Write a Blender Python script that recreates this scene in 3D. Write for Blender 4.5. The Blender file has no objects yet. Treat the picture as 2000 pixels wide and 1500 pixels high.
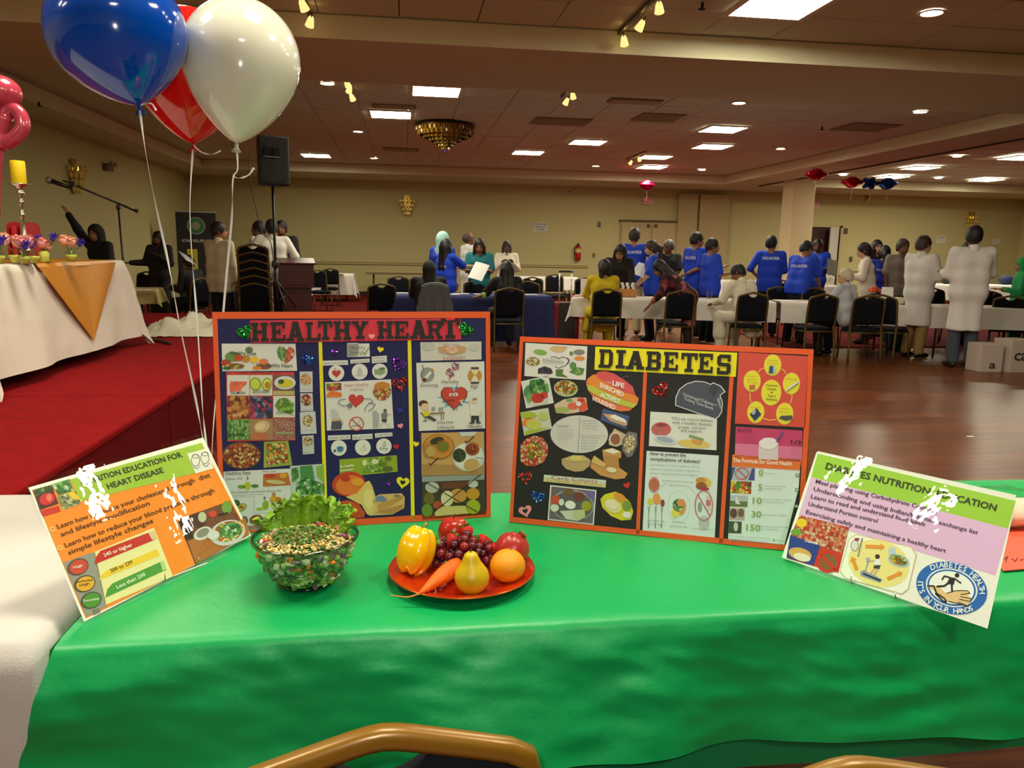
import bpy, bmesh, math, random
import numpy as np
from mathutils import Vector, Matrix
random.seed(7)
sc = bpy.context.scene
COL = sc.collection
R = math.radians
# ------------------------------------------------------------------ camera, world, exposure
CAM_F, CAM_PITCH, CAM_ROLL, CAM_YAW, CAM_H = 1500.0, 9.8, 1.0, 8.0, 1.42
_p, _r, _y = R(CAM_PITCH), R(CAM_ROLL), R(CAM_YAW)
_F = np.array([math.sin(_y)*math.cos(_p), math.cos(_y)*math.cos(_p), -math.sin(_p)])
_R0 = np.array([math.cos(_y), -math.sin(_y), 0.0]); _U0 = np.cross(_R0, _F)
_RR = math.cos(_r)*_R0 + math.sin(_r)*_U0
_UU = -math.sin(_r)*_R0 + math.cos(_r)*_U0
_C = np.array([0, 0, CAM_H])
cam_d = bpy.data.cameras.new('camera'); cam = bpy.data.objects.new('camera', cam_d); COL.objects.link(cam)
cam_d.sensor_fit = 'HORIZONTAL'; cam_d.sensor_width = 36.0; cam_d.lens = 36.0*CAM_F/2000.0
cam_d.clip_start = 0.05; cam_d.clip_end = 200
cam.matrix_world = Matrix(((_RR[0], _UU[0], -_F[0], _C[0]), (_RR[1], _UU[1], -_F[1], _C[1]), (_RR[2], _UU[2], -_F[2], _C[2]), (0, 0, 0, 1)))
sc.camera = cam
world = bpy.data.worlds.new('world'); sc.world = world; world.use_nodes = True
world.node_tree.nodes['Background'].inputs[0].default_value = (1.0, 0.9, 0.75, 1)
world.node_tree.nodes['Background'].inputs[1].default_value = 0.02
sc.view_settings.view_transform = 'Standard'; sc.view_settings.look = 'None'
sc.view_settings.exposure = 0.0; sc.view_settings.gamma = 1.0; sc.view_settings.use_curve_mapping = False
sc.cycles.max_bounces = 6; sc.cycles.diffuse_bounces = 3; sc.cycles.glossy_bounces = 2; sc.cycles.adaptive_threshold = 0.03
sc.cycles.transparent_max_bounces = 10; sc.cycles.sample_clamp_indirect = 6.0
sc.cycles.use_denoising = True
TROFFER_L, CAN_L, SPOT_L = 54.0, 110.0, 60.0      # radiance of the lamps the hall has
NEAR_L = 46.0                                     # the panels above the front tables
fl_d = bpy.data.lights.new('camera_flash', 'POINT'); fl_d.energy = 23.0; fl_d.shadow_soft_size = 0.012; fl_d.color = (1.0, 0.96, 0.9)
fl_o = bpy.data.objects.new('camera_flash', fl_d); COL.objects.link(fl_o); fl_o.location = tuple(_C+0.05*_UU-0.03*_RR-0.02*_F)

def ray(px, py):
    return _F + _RR*(px-1000)/CAM_F - _UU*(py-750)/CAM_F
def atz(px, py, z=0.0):
    d = ray(px, py); return _C + d*((z-_C[2])/d[2])
def aty(px, py, Y):
    d = ray(px, py); return _C + d*((Y-_C[1])/d[1])
def atd(px, py, D):
    return _C + ray(px, py)*D
def proj(P):
    d = np.asarray(P, float)-_C; z = d@_F
    return (1000+CAM_F*(d@_RR)/z, 750-CAM_F*(d@_UU)/z)

# ------------------------------------------------------------------ materials
def lin(c):
    if isinstance(c, str):
        c = tuple(int(c[i:i+2], 16) for i in (0, 2, 4))
    o = []
    for v in c[:3]:
        v = v/255.0
        o.append(v/12.92 if v <= 0.04045 else ((v+0.055)/1.055)**2.4)
    return (o[0], o[1], o[2], 1.0)
_M = {}
def mat(c, rough=0.6, metal=0.0, bump=0.0, bscale=60.0, var=0.0, vscale=8.0, spec=0.5, coat=0.0, trans=0.0, sheen=0.0, emit=0.0, sss=0.0, name=None):
    key = (c, rough, metal, bump, bscale, var, vscale, spec, coat, trans, sheen, emit, sss)
    if key in _M: return _M[key]
    m = bpy.data.materials.new(name or 'paint'); m.use_nodes = True
    nt = m.node_tree; b = nt.nodes['Principled BSDF']; lc = lin(c)
    b.inputs['Base Color'].default_value = lc; b.inputs['Roughness'].default_value = rough
    b.inputs['Metallic'].default_value = metal; b.inputs['Specular IOR Level'].default_value = spec
    b.inputs['Coat Weight'].default_value = coat; b.inputs['Coat Roughness'].default_value = 0.04
    b.inputs['Transmission Weight'].default_value = trans; b.inputs['Sheen Weight'].default_value = sheen
    if sss: b.inputs['Subsurface Weight'].default_value = sss; b.inputs['Subsurface Radius'].default_value = (0.02, 0.01, 0.006)
    if emit:
        b.inputs['Emission Color'].default_value = lc; b.inputs['Emission Strength'].default_value = emit
    if var or bump:
        tc = nt.nodes.new('ShaderNodeTexCoord')
    if var:
        n = nt.nodes.new('ShaderNodeTexNoise'); n.inputs['Scale'].default_value = vscale; n.inputs['Detail'].default_value = 4
        nt.links.new(tc.outputs['Object'], n.inputs['Vector'])
        r = nt.nodes.new('ShaderNodeValToRGB'); e = r.color_ramp.elements
        e[0].position = 0.3; e[1].position = 0.7
        e[0].color = tuple(max(0, x*(1-var)) for x in lc[:3])+(1,); e[1].color = tuple(min(1, x*(1+var)) for x in lc[:3])+(1,)
        nt.links.new(n.outputs['Fac'], r.inputs['Fac']); nt.links.new(r.outputs['Color'], b.inputs['Base Color'])
    if bump:
        n2 = nt.nodes.new('ShaderNodeTexNoise'); n2.inputs['Scale'].default_value = bscale; n2.inputs['Detail'].default_value = 3
        nt.links.new(tc.outputs['Object'], n2.inputs['Vector'])
        bp = nt.nodes.new('ShaderNodeBump'); bp.inputs['Strength'].default_value = bump; bp.inputs['Distance'].default_value = 0.01
        nt.links.new(n2.outputs['Fac'], bp.inputs['Height']); nt.links.new(bp.outputs['Normal'], b.inputs['Normal'])
    _M[key] = m
    return m
def cells(cols, scale, rough=0.5, stretch=(1, 1, 1), glit=False, seedoff=0.0):
    """print / food mixture: voronoi cells, each in one of several colours"""
    key = ('cells', tuple(cols), scale, rough, stretch, glit, seedoff)
    if key in _M: return _M[key]
    m = bpy.data.materials.new('mottled_print'); m.use_nodes = True; nt = m.node_tree; b = nt.nodes['Principled BSDF']
    tc = nt.nodes.new('ShaderNodeTexCoord'); mp = nt.nodes.new('ShaderNodeMapping'); mp.inputs['Scale'].default_value = stretch
    mp.inputs['Location'].default_value = (seedoff, seedoff*0.7, 0)
    v = nt.nodes.new('ShaderNodeTexVoronoi'); v.inputs['Scale'].default_value = scale
    nt.links.new(tc.outputs['Object'], mp.inputs['Vector']); nt.links.new(mp.outputs['Vector'], v.inputs['Vector'])
    sp = nt.nodes.new('ShaderNodeSeparateColor'); nt.links.new(v.outputs['Color'], sp.inputs['Color'])
    r = nt.nodes.new('ShaderNodeValToRGB'); r.color_ramp.interpolation = 'CONSTANT'
    e = r.color_ramp.elements
    while len(e) < len(cols): e.new(0.5)
    for i, c in enumerate(cols):
        e[i].position = i/len(cols); e[i].color = lin(c)
    nt.links.new(sp.outputs[0], r.inputs['Fac'])
    if glit:
        nt.links.new(r.outputs['Color'], b.inputs['Base Color']); b.inputs['Metallic'].default_value = 0.75
        g = nt.nodes.new('ShaderNodeBump'); g.inputs['Strength'].default_value = 1.0; g.inputs['Distance'].default_value = 0.004
        nt.links.new(sp.outputs[1], g.inputs['Height']); nt.links.new(g.outputs['Normal'], b.inputs['Normal'])
        nm = nt.nodes.new('ShaderNodeNormalMap'); nm.space = 'OBJECT'
        mx = nt.nodes.new('ShaderNodeMix'); mx.data_type = 'RGBA'; mx.inputs[0].default_value = 0.62
        mx.inputs[7].default_value = (0.5, 0.5, 1.0, 1)
        nt.links.new(v.outputs['Color'], mx.inputs[6]); nt.links.new(mx.outputs[2], nm.inputs['Color'])
        nt.links.new(nm.outputs['Normal'], b.inputs['Normal'])
    else:
        mr = nt.nodes.new('ShaderNodeMapRange'); mr.inputs['From Max'].default_value = 0.9; mr.inputs['To Min'].default_value = 1.12; mr.inputs['To Max'].default_value = 0.45
        nt.links.new(v.outputs['Distance'], mr.inputs['Value'])
        mx = nt.nodes.new('ShaderNodeMix'); mx.data_type = 'RGBA'; mx.blend_type = 'MULTIPLY'; mx.inputs[0].default_value = 1.0
        nt.links.new(r.outputs['Color'], mx.inputs[6]); nt.links.new(mr.outputs['Result'], mx.inputs[7])
        nt.links.new(mx.outputs[2], b.inputs['Base Color'])
    b.inputs['Roughness'].default_value = rough
    _M[key] = m
    return m
def glass(c=(250, 255, 250), rough=0.0, ior=1.45, key='glass'):
    if key in _M: return _M[key]
    m = bpy.data.materials.new('clear_glass'); m.use_nodes = True; nt = m.node_tree; nt.nodes.clear()
    out = nt.nodes.new('ShaderNodeOutputMaterial'); t = nt.nodes.new('ShaderNodeBsdfTransparent'); g = nt.nodes.new('ShaderNodeBsdfGlossy')
    t.inputs[0].default_value = lin(c); g.inputs['Roughness'].default_value = rough
    f = nt.nodes.new('ShaderNodeFresnel'); f.inputs['IOR'].default_value = ior
    ge = nt.nodes.new('ShaderNodeNewGeometry'); mm = nt.nodes.new('ShaderNodeMath'); mm.operation = 'MULTIPLY_ADD'; mm.inputs[1].default_value = -1.0; mm.inputs[2].default_value = 1.0; m2 = nt.nodes.new('ShaderNodeMath'); m2.operation = 'MULTIPLY'
    nt.links.new(ge.outputs['Backfacing'], mm.inputs[0]); nt.links.new(mm.outputs[0], m2.inputs[0]); nt.links.new(f.outputs[0], m2.inputs[1])
    x = nt.nodes.new('ShaderNodeMixShader'); nt.links.new(m2.outputs[0], x.inputs[0]); nt.links.new(t.outputs[0], x.inputs[1]); nt.links.new(g.outputs[0], x.inputs[2])
    if key == 'laminate':
        tc = nt.nodes.new('ShaderNodeTexCoord'); n = nt.nodes.new('ShaderNodeTexNoise'); n.inputs['Scale'].default_value = 7; n.inputs['Detail'].default_value = 4
        bp = nt.nodes.new('ShaderNodeBump'); bp.inputs['Strength'].default_value = 0.085; bp.inputs['Distance'].default_value = 0.02
        nt.links.new(tc.outputs['Object'], n.inputs['Vector']); nt.links.new(n.outputs['Fac'], bp.inputs['Height'])
        nt.links.new(bp.outputs['Normal'], g.inputs['Normal']); nt.links.new(bp.outputs['Normal'], f.inputs['Normal'])
    nt.links.new(x.outputs[0], out.inputs[0])
    _M[key] = m
    return m
def emis(c, strength):
    key = ('emis', c, strength)
    if key in _M: return _M[key]
    m = bpy.data.materials.new('lamp_glow'); m.use_nodes = True; nt = m.node_tree; nt.nodes.clear()
    out = nt.nodes.new('ShaderNodeOutputMaterial'); e = nt.nodes.new('ShaderNodeEmission')
    e.inputs[0].default_value = lin(c); e.inputs[1].default_value = strength
    nt.links.new(e.outputs[0], out.inputs[0]); _M[key] = m
    return m

# ------------------------------------------------------------------ mesh builder
class MB:
    def __init__(s): s.v = []; s.f = []; s.m = []; s.mats = []
    def mi(s, m):
        if m is None: return 0
        if m not in s.mats: s.mats.append(m)
        return s.mats.index(m)
    def add(s, vs, fs, m=None):
        b = len(s.v); s.v.extend([tuple(map(float, x)) for x in vs]); k = s.mi(m)
        for f in fs: s.f.append([b+i for i in f]); s.m.append(k)
        return s
    def box(s, c, d, m=None, rz=0.0, M=None):
        x, y, z = d[0]/2, d[1]/2, d[2]/2
        vs = [Vector((i*x, j*y, k*z)) for k in (-1, 1) for j in (-1, 1) for i in (-1, 1)]
        if rz: vs = [Matrix.Rotation(rz, 3, 'Z') @ q for q in vs]
        if M is not None: vs = [M @ q for q in vs]
        vs = [q+Vector(c) for q in vs]
        return s.add(vs, [(0, 2, 3, 1), (4, 5, 7, 6), (0, 1, 5, 4), (2, 6, 7, 3), (0, 4, 6, 2), (1, 3, 7, 5)], m)
    def tube(s, pts, r, seg=8, m=None, cap=True, flat=None, sq=False):
        pts = [np.array(p, float) for p in pts]; n = len(pts)
        rs = r if isinstance(r, (list, tuple)) else [r]*n
        vs = []; up = None
        for i in range(n):
            t = pts[min(i+1, n-1)]-pts[max(i-1, 0)]; t = t/(np.linalg.norm(t)+1e-12)
            if up is None:
                a = np.array([0, 0, 1.0]) if abs(t[2]) < 0.9 else np.array([1.0, 0, 0])
            else: a = up
            e1 = a-t*(a@t); e1 = e1/(np.linalg.norm(e1)+1e-12); up = e1; e2 = np.cross(t, e1)
            k1, k2 = (1, 1) if flat is None else flat
            for j in range(seg):
                w = 2*math.pi*(j+0.5)/seg; cw, sw = math.cos(w), math.sin(w)
                if sq: q_ = (cw**4+sw**4)**0.25; cw, sw = cw/q_, sw/q_
                vs.append(pts[i]+rs[i]*(k1*cw*e1+k2*sw*e2))
        fs = []
        for i in range(n-1):
            for j in range(seg):
                a = i*seg+j; b = i*seg+(j+1) % seg
                fs.append((a, b, b+seg, a+seg))
        if cap: fs.append(tuple(range(seg-1, -1, -1))); fs.append(tuple((n-1)*seg+j for j in range(seg)))
        return s.add(vs, fs, m)
    def lathe(s, prof, seg=24, m=None, c=(0, 0, 0), M=None, capb=True, capt=True):
        vs = []
        for (r, z) in prof:
            for j in range(seg):
                w = 2*math.pi*j/seg; q = Vector((r*math.cos(w), r*math.sin(w), z))
                if M is not None: q = M @ q
                vs.append((q.x+c[0], q.y+c[1], q.z+c[2]))
        fs = []
        for i in range(len(prof)-1):
            for j in range(seg):
                a = i*seg+j; b = i*seg+(j+1) % seg; fs.append((a, b, b+seg, a+seg))
        if capb: fs.append(tuple(range(seg-1, -1, -1)))
        if capt: fs.append(tuple((len(prof)-1)*seg+j for j in range(seg)))
        return s.add(vs, fs, m)
    def ell(s, c, rad, m=None, seg=14, rings=9, M=None, fn=None):
        vs = []; fs = []
        for i in range(rings+1):
            th = math.pi*i/rings
            for j in range(seg):
                ph = 2*math.pi*j/seg
                d = Vector((math.sin(th)*math.cos(ph), math.sin(th)*math.sin(ph), -math.cos(th)))
                k = fn(d) if fn else 1.0
                q = Vector((d.x*rad[0]*k, d.y*rad[1]*k, d.z*rad[2]*k))
                if M is not None: q = M @ q
                vs.append((q.x+c[0], q.y+c[1], q.z+c[2]))
        for i in range(rings):
            for j in range(seg):
                a = i*seg+j; b = i*seg+(j+1) % seg; fs.append((a, b, b+seg, a+seg))
        return s.add(vs, fs, m)
    def grid(s, fn, nu, nv, m=None, thick=0.0):
        vs = [fn(i/nu, j/nv) for j in range(nv+1) for i in range(nu+1)]
        fs = [(j*(nu+1)+i, j*(nu+1)+i+1, (j+1)*(nu+1)+i+1, (j+1)*(nu+1)+i) for j in range(nv) for i in range(nu)]
        return s.add(vs, fs, m)
    def prism(s, poly, z0, z1, m=None, fr=None):
        """poly in xy (or mapped by fr(x,y,z)), extruded z0..z1"""
        n = len(poly); fr = fr or (lambda x, y, z: (x, y, z))
        vs = [fr(x, y, z0) for x, y in poly]+[fr(x, y, z1) for x, y in poly]
        fs = [tuple(range(n-1, -1, -1)), tuple(range(n, 2*n))]+[(i, (i+1) % n, n+(i+1) % n, n+i) for i in range(n)]
        return s.add(vs, fs, m)
    def mesh(s, name, mats=None, smooth=False):
        me = bpy.data.meshes.new(name); me.from_pydata(s.v, [], s.f)
        for m in (s.mats or ([mats] if mats and not isinstance(mats, (list, tuple)) else (mats or []))): me.materials.append(m)
        if s.mats: me.polygons.foreach_set('material_index', s.m)
        if smooth: me.polygons.foreach_set('use_smooth', [True]*len(me.polygons))
        me.update(); return me
    def build(s, name, m=None, parent=None, smooth=False, loc=None, rz=0.0, bevel=0.0, sub=0, solid=0.0):
        o = bpy.data.objects.new(name, s.mesh(name, m, smooth)); COL.objects.link(o)
        if parent is not None: o.parent = parent
        if loc is not None: o.location = loc
        if rz: o.rotation_euler[2] = rz
        if solid:
            md = o.modifiers.new('solidify', 'SOLIDIFY'); md.thickness = solid; md.offset = 0
        if bevel:
            md = o.modifiers.new('bevel', 'BEVEL'); md.width = bevel; md.segments = 2; md.limit_method = 'ANGLE'
        if sub:
            md = o.modifiers.new('subd', 'SUBSURF'); md.levels = sub; md.render_levels = sub
        return o
def empty(name, loc=(0, 0, 0), rz=0.0, label=None, cat=None, group=None):
    o = bpy.data.objects.new(name, None); COL.objects.link(o); o.location = tuple(loc); o.rotation_euler = (0, 0, rz)
    o.empty_display_size = 0.1
    if label: tag(o, label, cat, group)
    return o
def tag(o, label, cat, group=None, kind=None):
    o['label'] = label; o['category'] = cat
    if group: o['group'] = group
    if kind: o['kind'] = kind
    return o
def struct(o): o['kind'] = 'structure'; return o
def obj(name, me, parent=None, loc=None):
    o = bpy.data.objects.new(name, me); COL.objects.link(o)
    if parent is not None: o.parent = parent
    if loc is not None: o.location = loc
    return o
def dup(root, loc, rz, label=None, group=None):
    r = root.copy(); COL.objects.link(r); r.location = loc; r.rotation_euler = (0, 0, rz)
    if label: r['label'] = label
    if group: r['group'] = group
    for ch in list(root.children):
        c = ch.copy(); COL.objects.link(c); c.parent = r
        for g in list(ch.children):
            d = g.copy(); COL.objects.link(d); d.parent = c
    return r
def smooth_path(pts, n=6):
    """Catmull-Rom through the points"""
    P = [np.array(p, float) for p in pts]; P = [2*P[0]-P[1]]+P+[2*P[-1]-P[-2]]; out = []
    for i in range(1, len(P)-2):
        for k in range(n):
            t = k/n
            out.append(0.5*((2*P[i])+(-P[i-1]+P[i+1])*t+(2*P[i-1]-5*P[i]+4*P[i+1]-P[i+2])*t*t+(-P[i-1]+3*P[i]-3*P[i+1]+P[i+2])*t**3))
    out.append(P[-2]); return out
_fontcache = {}
def text_mesh(s, bold=0.0):
    """flat lettering: vertices scaled so that the cap height is 1, and the faces"""
    key = (s, bold)
    if key in _fontcache: return _fontcache[key]
    cu = bpy.data.curves.new('t', 'FONT'); cu.body = s; cu.size = 1.0; cu.offset = bold; cu.resolution_u = 2; cu.fill_mode = 'FRONT'
    o = bpy.data.objects.new('t', cu); COL.objects.link(o)
    dg = bpy.context.evaluated_depsgraph_get(); dg.update()
    me = o.evaluated_get(dg).to_mesh()
    vs = np.array([v.co[:2] for v in me.vertices]) if len(me.vertices) else np.zeros((0, 2)); fs = [tuple(p.vertices) for p in me.polygons]
    o.evaluated_get(dg).to_mesh_clear(); bpy.data.objects.remove(o); bpy.data.curves.remove(cu)
    if len(vs):
        vs = vs/0.69; vs[:, 0] -= vs[:, 0].min()
    _fontcache[key] = (vs, fs); return vs, fs
# ------------------------------------------------------------------ the hall
ZC, ZS = 3.67, 3.45            # coffer ceiling, soffit
XL, XR, YB, YN = -6.25, 21.0, 24.3, -7.0
CX0, CX1, CY0, CY1 = -5.35, 9.25, 10.2, 22.0
m_wall = mat((206, 196, 140), 0.85, bump=0.06, bscale=90, name='beige_wall_paint')
m_ceil = mat((206, 202, 178), 0.9, bump=0.25, bscale=140, var=0.05, vscale=30, name='ceiling_tile')
m_soff = mat((206, 196, 164), 0.85, name='soffit_paint')
m_strip = mat((236, 230, 196), 0.8, name='pale_fascia_paint')
m_dark = mat((22, 16, 13), 0.8)
m_white = mat((236, 230, 216), 0.7)
m_carpet = mat((102, 14, 15), 0.95, bump=0.5, bscale=220, var=0.14, vscale=14, spec=0.15, name='red_carpet')

def wood_floor():
    m = bpy.data.materials.new('polished_wood'); m.use_nodes = True; nt = m.node_tree; b = nt.nodes['Principled BSDF']
    tc = nt.nodes.new('ShaderNodeTexCoord'); mp = nt.nodes.new('ShaderNodeMapping'); mp.inputs['Scale'].default_value = (1.2, 26, 1)
    oi = nt.nodes.new('ShaderNodeObjectInfo')
    n = nt.nodes.new('ShaderNodeTexNoise'); n.inputs['Scale'].default_value = 1.6; n.inputs['Detail'].default_value = 6; n.noise_dimensions = '4D'
    r = nt.nodes.new('ShaderNodeValToRGB'); e = r.color_ramp.elements
    e[0].position = 0.3; e[0].color = lin((80, 36, 15)); e[1].position = 0.72; e[1].color = lin((124, 64, 27))
    ml = nt.nodes.new('ShaderNodeMath'); ml.operation = 'MULTIPLY'; ml.inputs[1].default_value = 9.0
    nt.links.new(oi.outputs['Random'], ml.inputs[0]); nt.links.new(ml.outputs[0], n.inputs['W'])
    nt.links.new(tc.outputs['Object'], mp.inputs[0]); nt.links.new(mp.outputs[0], n.inputs['Vector']); nt.links.new(n.outputs['Fac'], r.inputs['Fac'])
    hs = nt.nodes.new('ShaderNodeHueSaturation'); mr = nt.nodes.new('ShaderNodeMapRange'); mr.inputs['To Min'].default_value = 0.78; mr.inputs['To Max'].default_value = 1.2
    nt.links.new(oi.outputs['Random'], mr.inputs['Value']); nt.links.new(mr.outputs[0], hs.inputs['Value'])
    nt.links.new(r.outputs['Color'], hs.inputs['Color']); nt.links.new(hs.outputs[0], b.inputs['Base Color'])
    b.inputs['Roughness'].default_value = 0.30; b.inputs['Specular IOR Level'].default_value = 0.32
    return m
m_wood = wood_floor()

fl = struct(MB().box((7.4, 8.6, -0.06), (28.0, 31.6, 0.1), m_wood).build('floor'))
# red carpet laid around the wooden dance floor
def carpet(x0, x1, y0, y1, top=0.004):
    o = MB().box(((x0+x1)/2, (y0+y1)/2, top/2-0.005), (x1-x0, y1-y0, top+0.01), m_carpet).build('carpet', parent=fl); return o
carpet(XL, -1.2, YN, 12.0); carpet(XL, 6.1, 16.4, YB); carpet(XL, -1.2, 12.0, 16.4); carpet(6.1, XR, 11.35, YB)
pm = MB().box((0, 0, 0), (2.998, 0.1985, 0.014), m_wood).mesh('plank')
for r_ in range(42):
    for q in range(4):
        o = obj('plank', pm, fl, (-1.0+1.5+3.0*q-(r_ % 3)*0.9, 2.7+0.2*r_, -0.004))
        if o.location.x > 8.2 and r_ < 10: continue
# walls
struct(MB().box(((XL+XR)/2, YB+0.1, 2.0), (XR-XL+0.4, 0.2, 4.2), m_wall).build('wall_back'))
struct(MB().box((XL-0.1, (YN+YB)/2, 2.0), (0.2, YB-YN, 4.2), m_wall).build('wall_left'))
struct(MB().box((XR+0.1, (YN+YB)/2, 2.0), (0.2, YB-YN, 4.2), m_wall).build('wall_right'))
struct(MB().box(((XL+XR)/2, YN-0.1, 2.0), (XR-XL+0.4, 0.2, 4.2), m_wall).build('wall_front'))
m_base = mat((52, 26, 18), 0.6)
struct(MB().box(((XL+6)/2, YB-0.01, 0.06), (6-XL, 0.03, 0.12), m_base).build('baseboard_back'))
m_rail = mat((176, 150, 98), 0.6)
rail = struct(MB().box(((XL+5.8)/2, YB-0.02, 0.955), (5.8-XL, 0.035, 0.03), m_rail).box(((XL+5.8)/2, YB-0.012, 1.01), (5.8-XL, 0.02, 0.018), m_rail).build('trim_1'))
struct(MB().box((15.4, YB-0.02, 0.955), (3.2, 0.035, 0.03), m_rail).build('trim_2'))
# upper slab + soffits + beam
cl = struct(MB().box(((XL+XR)/2, (YN+YB)/2, ZC+0.09), (XR-XL+0.4, YB-YN+0.4, 0.12), m_ceil).build('ceiling'))
def soffit(nm, x0, x1, y0, y1):
    return struct(MB().box(((x0+x1)/2, (y0+y1)/2, (ZS+ZC)/2+0.015), (x1-x0, y1-y0, ZC-ZS+0.03), m_soff).build(nm))
soffit('ceiling_beam', XL, XR, 8.2, CY0)
soffit('ceiling_soffit', XL, XR, CY1, YB); soffit('ceiling_soffit', XL, CX0, CY0, CY1); soffit('ceiling_soffit', CX1, 10.4, CY0, CY1)
soffit('ceiling_soffit', XL, CX0, YN, 8.2)
def fascia(x0, x1, y0, y1):
    struct(MB().box(((x0+x1)/2, (y0+y1)/2, (ZS+ZC)/2), (max(x1-x0, 0.012), max(y1-y0, 0.012), ZC-ZS), m_strip).build('trim_3'))
fascia(CX0, CX1, CY1-0.008, CY1-0.008); fascia(CX0+0.008, CX0+0.008, CY0, CY1); fascia(CX1-0.008, CX1-0.008, CY0, CY1)
fascia(CX0, XR, 8.192, 8.192); fascia(CX0, CX1, CY0+0.008, CY0+0.008); fascia(10.4, XR, CY1-0.008, CY1-0.008); fascia(10.408, 10.408, CY0, CY1)
fascia(CX0+0.008, CX0+0.008, YN, 8.2)
struct(MB().box((10.36, 16.2, ZS-0.012), (0.06, 11.8, 0.03), mat((70, 48, 34), 0.6)).build('trim_4'))     # track of the folding partition
# ceiling tiles, each set a little uneven in the grid
TP = 0.775
tm = MB().box((0, 0, 0), (TP-0.012, TP-0.012, 0.012), m_ceil).mesh('ceiling_tile')
random.seed(3)
def tiles(x0, x1, y0, y1, ox, oy, parent):
    ix = math.ceil((x0-ox)/TP); n = 0
    while ox+ix*TP+TP <= x1+0.01:
        iy = math.ceil((y0-oy)/TP)
        while oy+iy*TP+TP <= y1+0.01:
            o = obj('ceiling_tile', tm, parent, (ox+(ix+0.5)*TP, oy+(iy+0.5)*TP, ZC+0.022-random.random()*0.008))
            if random.random() < 0.06: o.rotation_euler = (0.006, 0.012*random.choice((-1, 1)), 0)
            iy += 1; n += 1
        ix += 1
    return n
tiles(CX0, CX1, CY0, CY1, 0.07, 10.46, cl)
near = struct(MB().box((2.0, 7.2, ZC+0.028), (14.6, 1.98, 0.004), mat((120, 96, 74), 0.9)).build('ceiling_coffer'))
tiles(CX0, 8.9, 6.2, 8.2, -0.04, 6.62, near)
# right part of the ceiling: grid far away, drawn by the bars of the grid
g = MB()
for i in range(14): g.box((10.6+i*0.775, 16.1, ZC+0.028), (0.02, 11.8, 0.008), m_soff)
for i in range(15): g.box((15.6, 10.5+i*0.775, ZC+0.028), (10.4, 0.02, 0.008), m_soff)
struct(g.build('ceiling_grid', parent=cl))
# partition panels stacked at the pillar, the door pair, the far doorway
m_panel = mat((196, 176, 128), 0.8)
for i, (x0, x1) in enumerate([(8.66, 9.32), (9.36, 10.35)]):
    struct(MB().box(((x0+x1)/2, YB-0.10-0.06*i, 1.66), (x1-x0, 0.10, 3.32), m_panel).build('wall_partition', bevel=0.01))
pc = atd(1556, 500, 20.2)
m_pil = mat((224, 204, 160), 0.8)
struct(MB().box((10.62, 20.2, ZS/2), (0.62, 0.62, ZS), m_pil).build('wall_pillar', bevel=0.01))
d1 = struct(MB().box((7.83, YB-0.03, 1.22), (2.06, 0.05, 2.44), mat((186, 164, 116), 0.7)).build('door_1'))
m_leaf = mat((202, 182, 134), 0.7)
for k in (-1, 1):
    lf = MB().box((7.83+k*0.5, YB-0.07, 1.2), (0.96, 0.04, 2.38), m_leaf).build('door_leaf', parent=d1)
    MB().box((7.83+k*0.12, YB-0.11, 2.3), (0.09, 0.06, 0.10), mat((120, 104, 72), 0.4, 0.6)).build('door_closer', parent=lf)
    MB().box((7.83+k*0.25, YB-0.11, 1.02), (0.4, 0.03, 0.05), mat((150, 140, 110), 0.3, 0.8)).build('push_bar', parent=lf)
MB().box((7.83, YB-0.08, 2.45), (2.16, 0.08, 0.05), mat((110, 92, 60), 0.6)).build('door_header', parent=d1)
# open doorway on the right: dark brown passage, its white leaf swung open
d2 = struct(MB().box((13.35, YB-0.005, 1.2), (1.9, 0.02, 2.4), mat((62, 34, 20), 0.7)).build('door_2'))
for x in (12.38, 14.32): MB().box((x, YB-0.05, 1.22), (0.09, 0.1, 2.44), m_leaf).build('door_jamb', parent=d2)
MB().box((13.35, YB-0.05, 2.42), (2.03, 0.1, 0.08), m_leaf).build('door_header', parent=d2)
MB().box((13.98, YB-0.28, 1.2), (0.42, 0.045, 2.36), mat((214, 208, 196), 0.5), rz=R(24)).build('door_leaf', parent=d2)
MB().box((14.2, YB-0.2, 1.2), (0.03, 0.1, 2.36), m_dark).build('door_gap', parent=d2)

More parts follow.
